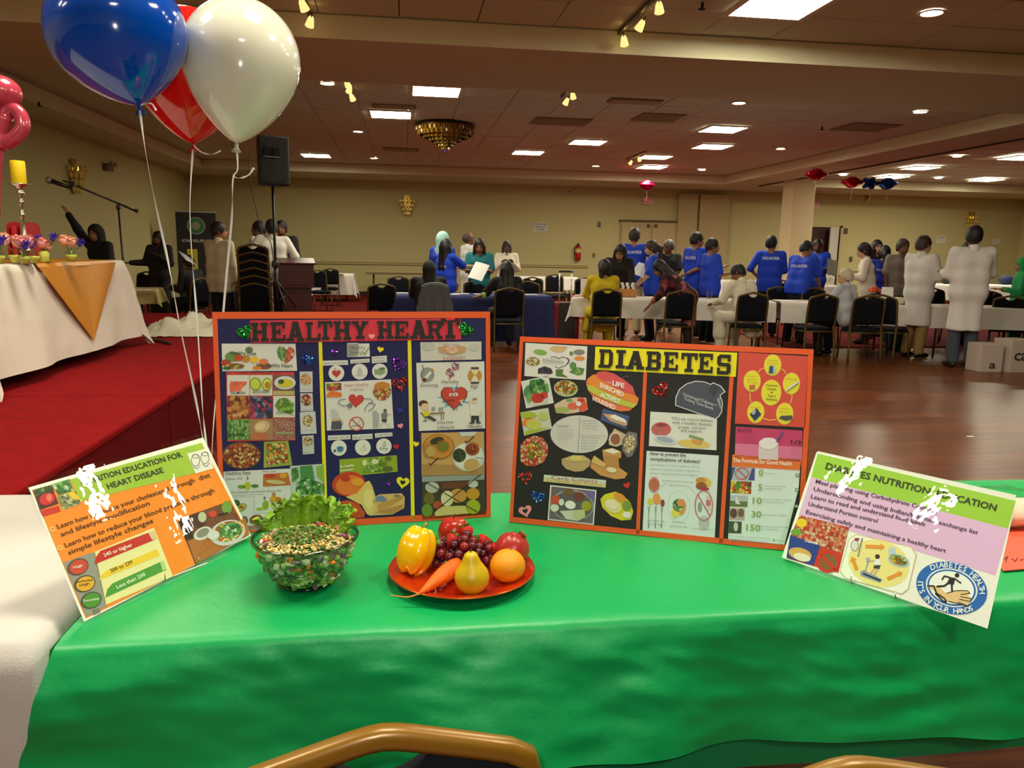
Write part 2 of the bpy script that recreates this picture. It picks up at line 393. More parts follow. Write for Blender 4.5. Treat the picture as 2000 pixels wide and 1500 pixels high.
# ------------------------------------------------------------------ lamps of the ceiling
def troffer(x, y, label, L=None, w=0.66, d=0.66, grp='square ceiling light panels'):
    t = empty('ceiling_light', (x, y, ZC), 0, label, 'ceiling light', grp)
    f = MB(); e = 0.06
    for sx, sy, dx, dy in ((0, 1, w+2*e, e), (0, -1, w+2*e, e), (1, 0, e, d), (-1, 0, e, d)):
        f.box((sx*(w+e)/2, sy*(d+e)/2, -0.006), (dx, dy, 0.024), mat((226, 214, 186), 0.5))
    f.build('frame', parent=t)
    MB().add([(-w/2, -d/2, 0.0), (-w/2, d/2, 0.0), (w/2, d/2, 0.0), (w/2, -d/2, 0.0)], [(0, 1, 2, 3)], emis((255, 250, 222), L or TROFFER_L)).build('diffuser', parent=t)
    return t
TL = [(0.46, 11.62, 'square ceiling light panel just behind the near ceiling beam'), (-0.22, 13.72, 'square ceiling light panel above and left of the chandelier'),
      (3.75, 16.1, 'square ceiling light panel right of the chandelier, over the middle of the hall'), (2.82, 18.1, 'small far ceiling light panel right below the chandelier'),
      (-2.15, 20.1, 'far ceiling light panel beside the loudspeaker'), (5.72, 13.85, 'upper of two ceiling light panels over the right of the hall'),
      (6.42, 16.05, 'lower of two ceiling light panels over the right of the hall'), (5.85, 18.1, 'thin far ceiling light panel above the exit sign'), (6.45, 20.2, 'farthest ceiling light panel just above the exit sign'),
      (12.87, 18.4, 'upper ceiling light panel over the right wing'), (13.6, 20.6, 'ceiling light panel above the blue foil balloons'), (16.5, 20.6, 'low ceiling light panel over the white-coated men at right'),
      (13.6, 16.0, 'ceiling light panel at the right edge, upper'), (16.6, 18.2, 'ceiling light panel at the right edge, lower')]
for x, y, l in TL: troffer(x, y, l)
troffer(3.4, 7.1, 'large bright ceiling light panel at the top of the view', NEAR_L, 0.7, 0.62)
for x, y in [(-1.6, 4.9), (2.0, 4.6), (-1.9, 1.9), (0.3, 1.7), (2.3, 1.6), (0.6, -2.2), (6.4, 4.6)]: troffer(x, y, 'ceiling light panel overhead behind the photographer', NEAR_L, grp='ceiling panels overhead')
for x, y in [(3.64, 2.65), (4.75, 3.28), (-4.3, 1.12), (-4.2, 0.46)]: troffer(x, y, 'slim glowing strip added overhead for the streaks on the laminated signs', NEAR_L, 0.9, 0.11, 'overhead strips added for the sign streaks')  # unseen strips, placed and shaped so the laminated signs mirror them as streaks
def can(x, y, label, L=None, r=0.095):
    t = empty('recessed_downlight', (x, y, ZC), 0, label, 'downlight', 'round recessed downlights')
    MB().lathe([(r, 0.012), (r+0.03, 0.0), (r+0.03, -0.008), (r, -0.006)], 20, mat((236, 226, 204), 0.4), capb=False, capt=False).build('trim_ring', parent=t, smooth=True)
    MB().add([(r*math.cos(a*math.pi/8), -r*math.sin(a*math.pi/8), 0.004) for a in range(16)], [tuple(range(16))], emis((255, 240, 212), L or CAN_L)).build('bulb', parent=t)
CN = [(4.87, 7.03, 'large round downlight at the upper right'), (4.98, 11.5, 'starry downlight right of the middle beneath the beam'), (7.98, 11.55, 'starry downlight under the beam at right'), (7.95, 16.05, 'downlight above the pillar soffit'),
      (7.95, 20.5, 'downlight right of the exit sign'), (-0.89, 15.87, 'downlight below and left of the chandelier'), (-0.75, 20.3, 'small far downlight below the chandelier'), (4.99, 20.4, 'small far downlight left of the exit sign'),
      (-1.05, 11.46, 'bright downlight beside the white balloon'), (12.2, 16.2, 'small downlight over the right wing, upper'), (12.1, 20.6, 'small downlight between the red foil balloons'), (15.0, 20.6, 'small downlight near the right back wall')]
for x, y, l in CN: can(x, y, l)
def track(x, ys, label, heads_dir=1):
    t = empty('track_light', (x, ys[0], ZC), 0, label, 'track light', 'ceiling track lights')
    y0, y1 = -0.5, ys[-1]-ys[0]+0.25
    MB().box((0, (y0+y1)/2, -0.02), (0.035, y1-y0, 0.03), mat((60, 44, 32), 0.4)).build('rail', parent=t)
    for i, y in enumerate(ys):
        h = empty('lamp_head', (0.02, y-ys[0], -0.13)); h.parent = t; h.rotation_euler = (R(38), R(22*(1 if i % 2 else -1)), 0); h.scale = (.8, .8, .8)
        MB().lathe([(0.02, 0.07), (0.035, 0.05), (0.055, -0.05)], 14, mat((232, 196, 120), 0.3, emit=1.6), capb=False, capt=True).build('shade', parent=h, smooth=True)
        MB().add([(0.052*math.cos(a*math.pi/7), -0.052*math.sin(a*math.pi/7), -0.048) for a in range(14)], [tuple(range(14))], emis((255, 214, 140), SPOT_L)).build('bulb', parent=h)
        MB().tube([(0, 0, 0.06), (0, 0.0, 0.12)], 0.01, 6, m_dark).build('stem', parent=h)
track(2.2, [6.95, 7.5, 8.05], 'track of three warm spotlights in front of the near beam at right of centre')
track(-0.9, [7.5, 8.0], 'track of warm spotlights above the white balloon')
track(2.28, [10.85, 11.3], 'pair of warm spotlights behind the beam at centre')
track(-0.75, [10.75, 11.15, 11.7], 'cluster of warm spotlights beside the white balloon behind the beam')
track(5.3, [17.6, 18.3], 'far track spotlights left of the exit-sign light panels')
# ceiling vents
m_vent = mat((140, 116, 90), 0.7); m_slat = mat((170, 146, 116), 0.6)
def vent(px, py, label, w=0.74, d=0.74, mm=m_vent, z=None):
    p = atz(px, py, ZC); t = empty('ceiling_vent', (p[0], p[1], ZC), 0, label, 'vent', 'ceiling air vents')
    MB().box((0, 0, 0.0), (w, d, 0.016), mm).build('grille_plate', parent=t)
    for i in range(5): MB().box((0, -d/2+d*(i+0.7)/5.4, -0.012), (w*0.9, 0.05, 0.012), m_slat).build('slat', parent=t)
vent(1095, 238, 'ceiling air vent with three louvre bays near centre', 1.0, 0.7); vent(1285, 230, 'dark square ceiling vent right of centre'); vent(1690, 249, 'dark square ceiling vent near the right soffit', 0.9, 0.8)
vent(770, 208, 'dark ceiling vent beside the second light panel', 0.7, 0.3); vent(783, 292, 'far ceiling vent below the chandelier', 0.8, 0.5)
vent(1240, 198, 'brown ceiling vent just under the beam', 0.8, 0.3)
for px, py, l in [(1372, 5, 'small sprinkler head at the top of the ceiling'), (1606, 247, 'sprinkler head on the right of the coffered ceiling'), (76, 199, 'small dark sprinkler head on the left soffit')]:
    z_ = ZC if px > 100 else ZS; p = atz(px, py, z_)
    s_ = MB().tube([(0, 0, 0), (0, 0, -0.05)], 0.014, 8, m_dark).lathe([(0.03, -0.05), (0.036, -0.055), (0.03, -0.06)], 12, m_dark).build('sprinkler_head', loc=tuple(p)); tag(s_, l, 'sprinkler', 'ceiling sprinklers')
# ------------------------------------------------------------------ banquet chairs
from mathutils import noise as mnoise
def nz(x, y, z=0.0): return mnoise.noise(Vector((x, y, z)))
m_gold = mat((134, 94, 26), 0.3, 0.15, name='gold_enamel')
m_pad = mat((13, 14, 22), 0.9, bump=0.3, bscale=300, spec=0.2, name='dark_upholstery')
m_legd = mat((58, 46, 28), 0.4, 0.4)
def crown(x, w=0.2, z0=0.862, zp=0.918):
    a = abs(x)/w
    return zp-(zp-z0)*math.sqrt(a*a+0.012)/math.sqrt(1.012)
m_gold2 = mat((92, 70, 26), 0.4, 0.2, name='dull_gold_frame')
def make_chair(label, seg=10, m_gold=m_gold):
    t = empty('banquet_chair', (0, 0, 0), 0, label, 'chair')
    def fr(s):
        # one leg and side post, from the floor to the shoulder of the back
        return smooth_path([(s*0.212, -0.285, 0.0), (s*0.205, -0.235, 0.40), (s*0.203, -0.235, 0.52), (s*0.203, -0.262, 0.72), (s*0.200, -0.282, 0.828)], 4)
    top = [(x, -0.288, crown(x)) for x in [-0.168, -0.14, -0.10, -0.06, -0.035, -0.018, 0, 0.018, 0.035, 0.06, 0.10, 0.14, 0.168]]
    path = fr(-1)+[(-0.193, -0.286, 0.856)]+top+[(0.193, -0.286, 0.856)]+list(reversed(fr(1)))
    MB().tube(path, 0.0138, seg, m_gold, flat=(1.1, 0.95), sq=True).build('back_frame', parent=t, smooth=True)
    # upholstered back with the lens-shaped hand hole below the crown
    xs = [-0.188+0.376*i/28 for i in range(29)]
    def topz(x):
        z = crown(x)-0.012
        d = 0.848+0.055*(abs(x)/0.085)**2 if abs(x) < 0.1 else 9
        z = min(z, d)
        if abs(x) > 0.165: z -= (abs(x)-0.165)*1.2
        return z
    yb = lambda z: -0.236-0.05*max(0, (z-0.5)/0.4)
    v = []; f = []; nr = 8
    for side, k in ((0, -1), (1, 1)):
        for j in range(nr+1):
            for x in xs:
                zt = topz(x); z = 0.515+(zt-0.515)*j/nr
                e = min(1, (0.19-abs(x))/0.03, (z-0.505)/0.03, (zt-z)/0.02+0.25); e = max(0.15, e)**0.5
                v.append((x, yb(z)+k*(0.020*e)+(0.004 if k > 0 else 0), z))
    n1 = (nr+1)*29
    for sd in (0, 1):
        for j in range(nr):
            for i in range(28):
                a = sd*n1+j*29+i; q = (a, a+1, a+30, a+29)
                f.append(q if sd == 0 else q[::-1])
    rim = [i for i in range(29)]+[j*29+28 for j in range(1, nr+1)]+[nr*29+i for i in range(27, -1, -1)]+[j*29 for j in range(nr-1, 0, -1)]
    for a, b in zip(rim, rim[1:]+rim[:1]): f.append((b, a, a+n1, b+n1))
    MB().add(v, f, m_pad).build('backrest', parent=t, smooth=True)
    # seat cushion
    def seat(u, w):
        x = (u-0.5)*2; y = (w-0.5)*2
        hx = 0.205+0.012*y; rr = (abs(x)**4+abs(y)**4)**0.25
        k = max(abs(x), abs(y))/(rr+1e-6)
        return (x*hx*min(1, k+0.0), y*0.225*min(1, k), 0.468-0.028*max(abs(x), abs(y))**4)
    b = MB().grid(seat, 12, 12, m_pad)
    b.lathe([(0.999, 0), (1.0, -0.045)], 4, m_pad, capb=False, capt=False) if False else None
    nb = len(b.v)
    b.add([(q[0]*0.985, q[1]*0.985, 0.400) for q in b.v[:169]], [], m_pad)
    edge = [i for i in range(13)]+[j*13+12 for j in range(1, 13)]+[12*13+i for i in range(11, -1, -1)]+[j*13 for j in range(11, 0, -1)]
    for a, c_ in zip(edge, edge[1:]+edge[:1]): b.f.append([c_, a, a+169, c_+169]); b.m.append(0)
    for j in range(12):
        for i in range(12): b.f.append([169+j*13+i, 169+(j+1)*13+i, 169+(j+1)*13+i+1, 169+j*13+i+1]); b.m.append(0)
    b.build('seat', parent=t, smooth=True)
    for s in (-1, 1):
        MB().tube([(s*0.19, 0.19, 0.405), (s*0.205, 0.235, 0.0)], 0.0125, 8, m_gold).build('leg', parent=t, smooth=True)
    MB().tube([(-0.2, -0.235, 0.40), (0.2, -0.235, 0.40)], 0.011, 8, m_gold).tube([(-0.19, 0.19, 0.395), (0.19, 0.19, 0.395)], 0.011, 8, m_gold).tube([(-0.196, -0.235, 0.395), (-0.19, 0.19, 0.395)], 0.011, 8, m_gold).tube([(0.196, -0.235, 0.395), (0.19, 0.19, 0.395)], 0.011, 8, m_gold).build('seat_frame', parent=t, smooth=True)
    return t
CH0 = make_chair('gold-framed banquet chair in the foreground, its back toward us below the table front', 12)
_k = 0.93; CH0.scale = (_k, _k, _k)
def crown_at(o, px, py, rz):
    P = atz(px, py, 0.918*_k+0.013); o.location = (P[0]-0.288*_k*math.sin(rz), P[1]+0.288*_k*math.cos(rz), 0); o.rotation_euler[2] = rz
crown_at(CH0, 745, 1412, R(5))
CH0['group'] = 'banquet chairs at the green table'
PROTO = {}
def chair(x, y, rz, label, group, z=0.0):
    if group == 'banquet chairs at the green table': o = dup(CH0, (x, y, z), rz, label, group); o.scale = (1, 1, 1); return o
    if 'h' not in PROTO:
        o = PROTO['h'] = make_chair(label, 8, m_gold2); o['group'] = group; o.location = (x, y, z); o.rotation_euler[2] = rz; return o
    return dup(PROTO['h'], (x, y, z), rz, label, group)
c2 = chair(0.452, 0.946, R(3), 'gold-framed banquet chair at the bottom right edge, only its crown showing', 'banquet chairs at the green table'); c2.scale = (_k, _k, _k); crown_at(c2, 1660, 1476, R(3))
chair(1.20, 2.36, R(168), 'gold-framed banquet chair with navy back behind the diabetes board', 'banquet chairs at the green table')

# ------------------------------------------------------------------ tables with cloths
m_green = mat((0, 160, 84), 0.42, bump=0.10, bscale=35, var=0.05, vscale=5, name='green_plastic_cover')
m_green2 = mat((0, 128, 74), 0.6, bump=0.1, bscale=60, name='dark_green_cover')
m_cloth = mat((206, 199, 195), 0.75, bump=0.12, bscale=220, name='white_table_linen')
m_tbl = mat((120, 92, 66), 0.5); m_tleg = mat((60, 58, 58), 0.4, 0.7)
def table_frame(x0, x1, y0, y1, zt, label, rz=0.0, c=None, group=None):
    cx, cy = ((x0+x1)/2, (y0+y1)/2) if c is None else c
    t = empty('folding_table', (cx, cy, 0), rz, label, 'table', group)
    w, d = x1-x0, y1-y0
    MB().box((0, 0, zt-0.016), (w, d, 0.03), m_tbl).build('tabletop', parent=t, bevel=0.005)
    for i in (-1, 1):
        for j in (-1, 1):
            MB().tube([(i*(w/2-0.22), j*(d/2-0.1), zt-0.03), (i*(w/2-0.2), j*(d/2-0.07), 0)], 0.014, 8, m_tleg).build('leg', parent=t, smooth=True)
    return t
def cloth(w, d, zt, drop, nx=60, ny=None, wav=0.02, freq=9.0, seed=0.0, skew=0.0, drops=None, flare=0.05, wrinkle=0.004, rise=None, cornk=0.16):
    """a cloth over a w x d top: a rounded-rectangle sheet that folds down at the edges; returns an MB in table coordinates.
    drops = (front, back, left, right) hang lengths"""
    df, db, dl, dr = drops or (drop,)*4
    b = MB(); ny = ny or 44
    us = []; 
    def axis(n_top, lo, hi, dlo, dhi):
        n_d = 12; a = [lo-dlo*(1-(i/n_d)) for i in range(n_d)] if dlo > 0 else []
        a += [lo+(hi-lo)*i/n_top for i in range(n_top+1)]
        if dhi > 0: a += [hi+dhi*(i+1)/n_d for i in range(n_d)]
        return a
    X = axis(nx, -w/2, w/2, dl, dr); Y = axis(max(8, int(nx*d/w)), -d/2, d/2, df, db)
    rr = 0.012
    for y in Y:
        for x in X:
            ox = max(0, x-w/2)-max(0, -w/2-x); oy = max(0, y-d/2)-max(0, -d/2-y)
            ax, ay = abs(ox), abs(oy); cxp = min(max(x, -w/2), w/2); cyp = min(max(y, -d/2), d/2)
            if ax == 0 and ay == 0:
                e = min(w/2-abs(x), d/2-abs(y)); z = zt+0.004+wrinkle*0.5*nz(x*5+seed, y*5, 3)-(0.004*max(0, 1-e/0.02))
                if rise: z += rise(x, y)
                b.v.append((x, y, z)); continue
            h = max(ax, ay) if not (ax and ay) else (ax**3+ay**3)**(1/3)
            t = h/max(df, db, dl, dr, 1e-6)
            s_ = x*freq if ay >= ax else y*freq
            fold = wav*t*(0.5+0.5*math.sin(s_*1.0+2.3*nz(s_*0.21+seed, seed, 0.5)))+wrinkle*nz(x*9+seed, y*9, h*7)
            out = rr+flare*t+fold
            if ax and ay:
                # corner: gathers into a cone that stands out
                k = out+cornk*min(ax, ay)
                dx, dy = ax/h, ay/h
                b.v.append((cxp+math.copysign(k*dx, ox), cyp+math.copysign(k*dy, oy), zt-h*0.97)); continue
            b.v.append((cxp+(math.copysign(out, ox) if ax else 0)+(0.01*t*nz(x*3, h*6, seed) if ay else 0), cyp+(math.copysign(out, oy) if ay else 0), zt-h+0.002))
    n = len(X)
    for j in range(len(Y)-1):
        for i in range(n-1): b.f.append([j*n+i, j*n+i+1, (j+1)*n+i+1, (j+1)*n+i]); b.m.append(0)
    return b
ZT = 0.742
table_frame(-0.585, 2.05, 1.30, 2.07, ZT, 'long folding table under the green plastic cover')
gw, gd = 2.64, 0.775
gb = MB()
def green(u, v):
    # v: 0 front hem .. 0.42 front edge .. 0.8 back edge .. 1 back hem
    x = -0.592+u*gw; hx = x
    if v < 0.42:
        t = 1-v/0.42; h = t*0.232
        fold = 0.020*t*math.sin(x*7.5+1.7*nz(x*1.3, 0.3, 1.0))+0.010*t*math.sin(x*17+3*nz(x*2, 1.0, 2.0))
        wr = 0.005*nz(x*9+h*12, h*20-x*4, 0.0)*min(1, t*7)+0.0035*nz(x*19-h*22, h*30, 4.0)*min(1, t*9)*(1.3-t)
        left = max(0, 1-(x+0.592)/0.30)
        fold += left*t*0.055*math.sin(4.5*t+1.2)*1.0
        hx = x-0.07*t*left-0.012*t*nz(h*20, x*4, 5)
        return (hx, 1.296-0.010*min(1, t*8)-0.055*t-fold-wr, ZT+0.006-0.012*min(1, t*6)-h)
    if v < 0.8:
        k = (v-0.42)/0.38; y = 1.296+k*gd
        z = ZT+0.0065+0.0035*nz(x*3.1, y*3.3, 1.5)+0.0015*nz(x*9, y*9, 2.5)-0.004*max(0, 1-k/0.03)
        return (x, y, max(ZT+0.0045, z))
    k = (v-0.8)/0.2
    return (x, 1.296+gd+0.006+0.03*k*(1+0.4*math.sin(x*8)), ZT-0.004-k*0.3)
gb.grid(green, 170, 78, m_green)
gc = gb.build('tablecloth', smooth=True); tag(gc, 'bright green plastic tablecloth over the front table', 'tablecloth')
# left end flap of the green cloth, hanging between the two tables
lf = MB().grid(lambda u, v: (-0.592-0.004-0.028*v-0.012*v*math.sin(9*u), 1.29+0.785*u-0.02*v, ZT+0.004-0.23*v), 30, 10, m_green).build('end_flap', parent=gc, smooth=True)
# second, lower layer
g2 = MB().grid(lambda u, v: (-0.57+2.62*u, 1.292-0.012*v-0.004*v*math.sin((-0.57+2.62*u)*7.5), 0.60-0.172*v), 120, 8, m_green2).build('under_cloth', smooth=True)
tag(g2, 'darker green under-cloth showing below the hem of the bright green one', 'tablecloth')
table_frame(-2.46, -0.63, 1.31, 2.165, ZT, 'folding table under the white cloth at the lower left')
wb = cloth(1.83, 0.85, ZT+0.005, 0.6, nx=70, wav=0.02, freq=13, seed=4.2, drops=(0.6, 0.3, 0.3, 0.3), flare=0.015, wrinkle=0.006, cornk=0.0)
wc = wb.build('tablecloth', m_cloth, smooth=True, loc=(-1.549, 1.735, 0)); tag(wc, 'white linen tablecloth on the table at the lower left', 'tablecloth')
tp = MB().prism([(-1.25, 1.88), (-0.935, 1.921), (-0.97, 1.865), (-1.26, 1.80)], ZT+0.006, ZT+0.008, mat((196, 160, 104), 0.7)).build('paper_sheet'); tag(tp, 'corner of a tan paper on the white table at left', 'paper')
rp = MB().prism([(1.285, 1.415), (1.60, 1.44), (1.66, 1.66), (1.40, 1.64)], ZT+0.010, ZT+0.0125, mat((232, 84, 60), 0.6)).build('red_paper')
tag(rp, 'orange-red paper with handwriting at the right edge of the green table', 'paper')
for i, (a, b_) in enumerate([((1962, 1092), (1968, 1086)), ((1968, 1086), (1964, 1098)), ((1976, 1091), (1983, 1096)), ((1983, 1096), (1988, 1089)), ((1992, 1094), (1999, 1092))]):
    p0, p1 = atz(*a, ZT+0.014), atz(*b_, ZT+0.014)
    MB().tube([p0, p1], 0.0008, 4, mat((60, 20, 20), 0.6)).build('pen_stroke', parent=rp)
# wrapped bag behind the right sign
pb = empty('wrapped_bag', (1.52, 1.70, ZT+0.006), 0, 'clear plastic bag with a pinkish parcel at the right edge', 'bag')
MB().ell((0, 0, 0.034), (0.14, 0.07, 0.034), mat((244, 196, 184), 0.6), 20, 10, fn=lambda d: 1+0.10*nz(d.x*3, d.y*3, d.z*3)).build('parcel', parent=pb, smooth=True)
MB().ell((0, 0, 0.045), (0.19, 0.10, 0.046), glass(key='film', ior=1.4), 22, 12, fn=lambda d: 1+0.22*nz(d.x*5, d.y*5, d.z*5)).build('plastic_film', parent=pb)
# ------------------------------------------------------------------ the two poster boards and the two laminated signs
class Board:
    def __init__(s, name, x, y, z, yaw, lean, w, h, label, cat):
        u = np.array([math.cos(yaw), math.sin(yaw), 0]); n = np.array([-math.sin(yaw), math.cos(yaw), 0])
        v = np.array([0, 0, 1.0])*math.cos(lean)+n*math.sin(lean); s.u, s.v, s.o = u, v, np.array([x, y, z]); s.n = np.cross(u, v); s.w, s.h = w, h
        s.e = empty(name, (0, 0, 0), 0, label, cat)
        s.e.matrix_world = Matrix(((u[0], v[0], s.n[0], x), (u[1], v[1], s.n[1], y), (u[2], v[2], s.n[2], z), (0, 0, 0, 1)))
    def uv(s, px, py):
        d = ray(px, py); t = ((s.o-_C)@s.n)/(d@s.n); P = _C+d*t-s.o
        return float(P@s.u), float(P@s.v)
    def px(s, u, v): return proj(s.o+u*s.u+v*s.v)
LAY = 0.00035
class Sheet:
    """one glued paper: its print is a stack of thin flat inks on the paper"""
    def __init__(s, B, reg=(0, 0, 1), off=0.0006): s.B = B; s.b = MB(); s.ox, s.oy, s.k = reg; s.off = off
    def reg(s, *r): s.ox, s.oy, s.k = r; return s
    def P(s, p): return (s.ox+p[0]/s.k, s.oy+p[1]/s.k)
    def poly(s, pts, c, L=0, side=False):
        m = c if not isinstance(c, (tuple, str)) else mat(c, 0.55)
        q = [s.B.uv(*s.P(p)) for p in pts]
        a = sum(q[i][0]*q[(i+1) % len(q)][1]-q[(i+1) % len(q)][0]*q[i][1] for i in range(len(q)))
        if a < 0: q = q[::-1]
        z = s.off+L*LAY
        if side: s.b.prism(q, 0.0001, z, m)
        else: s.b.add([(x, y, z) for x, y in q], [tuple(range(len(q)))], m)
        return s
    def rect(s, x0, y0, x1, y1, c, L=0, side=False): return s.poly([(x0, y0), (x1, y0), (x1, y1), (x0, y1)], c, L, side)
    def ell(s, x, y, rx, ry, c, L=1, rot=0.0, n=22, side=False, a0=0.0, a1=360.0):
        r = R(rot); A = [R(a0+(a1-a0)*i/n) for i in range(n if a1-a0 >= 360 else n+1)]
        return s.poly([(x+rx*math.cos(a)*math.cos(r)-ry*math.sin(a)*math.sin(r), y+rx*math.cos(a)*math.sin(r)+ry*math.sin(a)*math.cos(r)) for a in A], c, L, side)
    def ring(s, x, y, rx, ry, wd, c, L=2, n=24):
        for i in range(n):
            a, b = 2*math.pi*i/n, 2*math.pi*(i+1)/n
            s.poly([(x+rx*math.cos(a), y+ry*math.sin(a)), (x+rx*math.cos(b), y+ry*math.sin(b)), (x+(rx-wd)*math.cos(b), y+(ry-wd)*math.sin(b)), (x+(rx-wd)*math.cos(a), y+(ry-wd)*math.sin(a))], c, L)
        return s
    def line(s, pts, wd, c, L=2):
        for (x0, y0), (x1, y1) in zip(pts, pts[1:]):
            l = math.hypot(x1-x0, y1-y0) or 1; nx, ny = -(y1-y0)/l*wd/2, (x1-x0)/l*wd/2
            s.poly([(x0+nx, y0+ny), (x1+nx, y1+ny), (x1-nx, y1-ny), (x0-nx, y0-ny)], c, L)
        return s
    def text(s, t, p0, p1, h, c, L=3, bold=0.0):
        """baseline from p0 to p1, cap height h (all in region pixels)"""
        vs, fs = text_mesh(t, bold)
        if not len(vs): return s
        W = vs[:, 0].max(); a = np.array(s.P(p0)); b = np.array(s.P(p1)); hp = h/s.k
        u0, v0 = s.B.uv(*a); q = s.B.px(u0, v0+0.02); q0 = s.B.px(u0, v0); up = np.array(q)-np.array(q0); up /= np.linalg.norm(up)
        z = s.off+L*LAY; pts = []
        for x, y in vs:
            pp = a+(b-a)*(x/W)+up*y*hp; uu, vv = s.B.uv(*pp); pts.append((uu, vv, z))
        s.b.add(pts, fs, mat(c, 0.55) if isinstance(c, (tuple, str)) else c); return s
    def heart(s, x, y, r, c, L=0, rot=0.0, hole=None, side=True, sx=1.0):
        def hp(k, ox=0, oy=0):
            o = []
            for i in range(26):
                t = 2*math.pi*i/26; hx = 16*math.sin(t)**3/16*r*k*sx; hy = -(13*math.cos(t)-5*math.cos(2*t)-2*math.cos(3*t)-math.cos(4*t))/16*r*k
                o.append((x+ox+hx*math.cos(R(rot))-hy*math.sin(R(rot)), y+oy+hx*math.sin(R(rot))+hy*math.cos(R(rot))))
            return o
        s.poly(hp(1), c, L, side)
        if hole: s.poly(hp(hole[0]), hole[1], L+1)
        return s
    def done(s, name, label=None, parent=None):
        o = s.b.build(name, parent=parent or s.B.e)
        if label: o['label'] = label
        return o
ORANGE = (242, 92, 30); YEL = (246, 232, 12); NAVY = (20, 21, 84); BLK = (30, 28, 27); PAPER = (228, 226, 222); GREY = (120, 120, 120); DK = (50, 48, 50)
m_orange = mat(ORANGE, 0.6); m_yel = mat(YEL, 0.6)
C_SAL = mat((236, 110, 76), 0.6, var=0.25, vscale=60); C_NUT = cells(['C8742E', 'A8481C', 'E0A050', '7C2A14', 'D88C44'], 95); C_BER = cells(['4A4E78', 'C02C54', '2E2C50', 'D84C6C', '8A90B4', '301C38'], 110)
C_LEAF = cells(['5C9A40', '88B860', '3E7A30', 'A8CC80'], 130, stretch=(2.4, 1, 1)); C_GRN = cells(['78A82C', '94C044', '5C8C20', 'A8CC60'], 120); C_GRAIN = cells(['B4705C', 'D0988C', '9C5848', 'C08474'], 420)
C_MIX = cells(['C8A050', 'D05020', '7A3018', 'E8CC90', 'A86428', '8C3C1C'], 210); C_SALAD = cells(['C83C20', '7C9A30', 'E0C040', '5A7A20', 'D86834', 'E8D8A0'], 190); C_VEG = cells(['3E8A3C', '7AB85C', 'C0D8B0', '2C6C2C', '5CA050'], 130)
C_BEAN = cells(['D89858', 'F0D0A0', 'C06C38', 'E8B078'], 300); C_SEED = cells(['E0D0A0', 'B89850', 'F0E8C8', '907030'], 320); C_FRUIT = cells(['E09030', '5A9A30', 'D04028', 'F0D040', '8C2C3C'], 150)
C_CURRY = cells(['8C6420', 'B48C30', '70501C'], 160); C_RICE = cells(['F4F0E8', 'E0D8C8', 'FFFFFF'], 300); C_RED = cells(['D8402C', 'F07050', 'E0A080', 'C83020', 'E8C8A0'], 170); C_BLKS = cells(['3C3C44', '24242C', '58585E'], 330)
G_GREEN = cells(['0A7A2A', '12A83C', '064C1A', '5CE07C'], 420, 0.22, glit=True); G_BLUE = cells(['1440B8', '2A64F0', '0A2270', '88B0FF'], 420, 0.22, glit=True); G_RED = cells(['B8101C', 'E8303C', '700A12', 'FF9090'], 420, 0.22, glit=True)
G_PUR = cells(['5A1490', '8030C0', '340A58', 'B060F0'], 420, 0.22, glit=True)
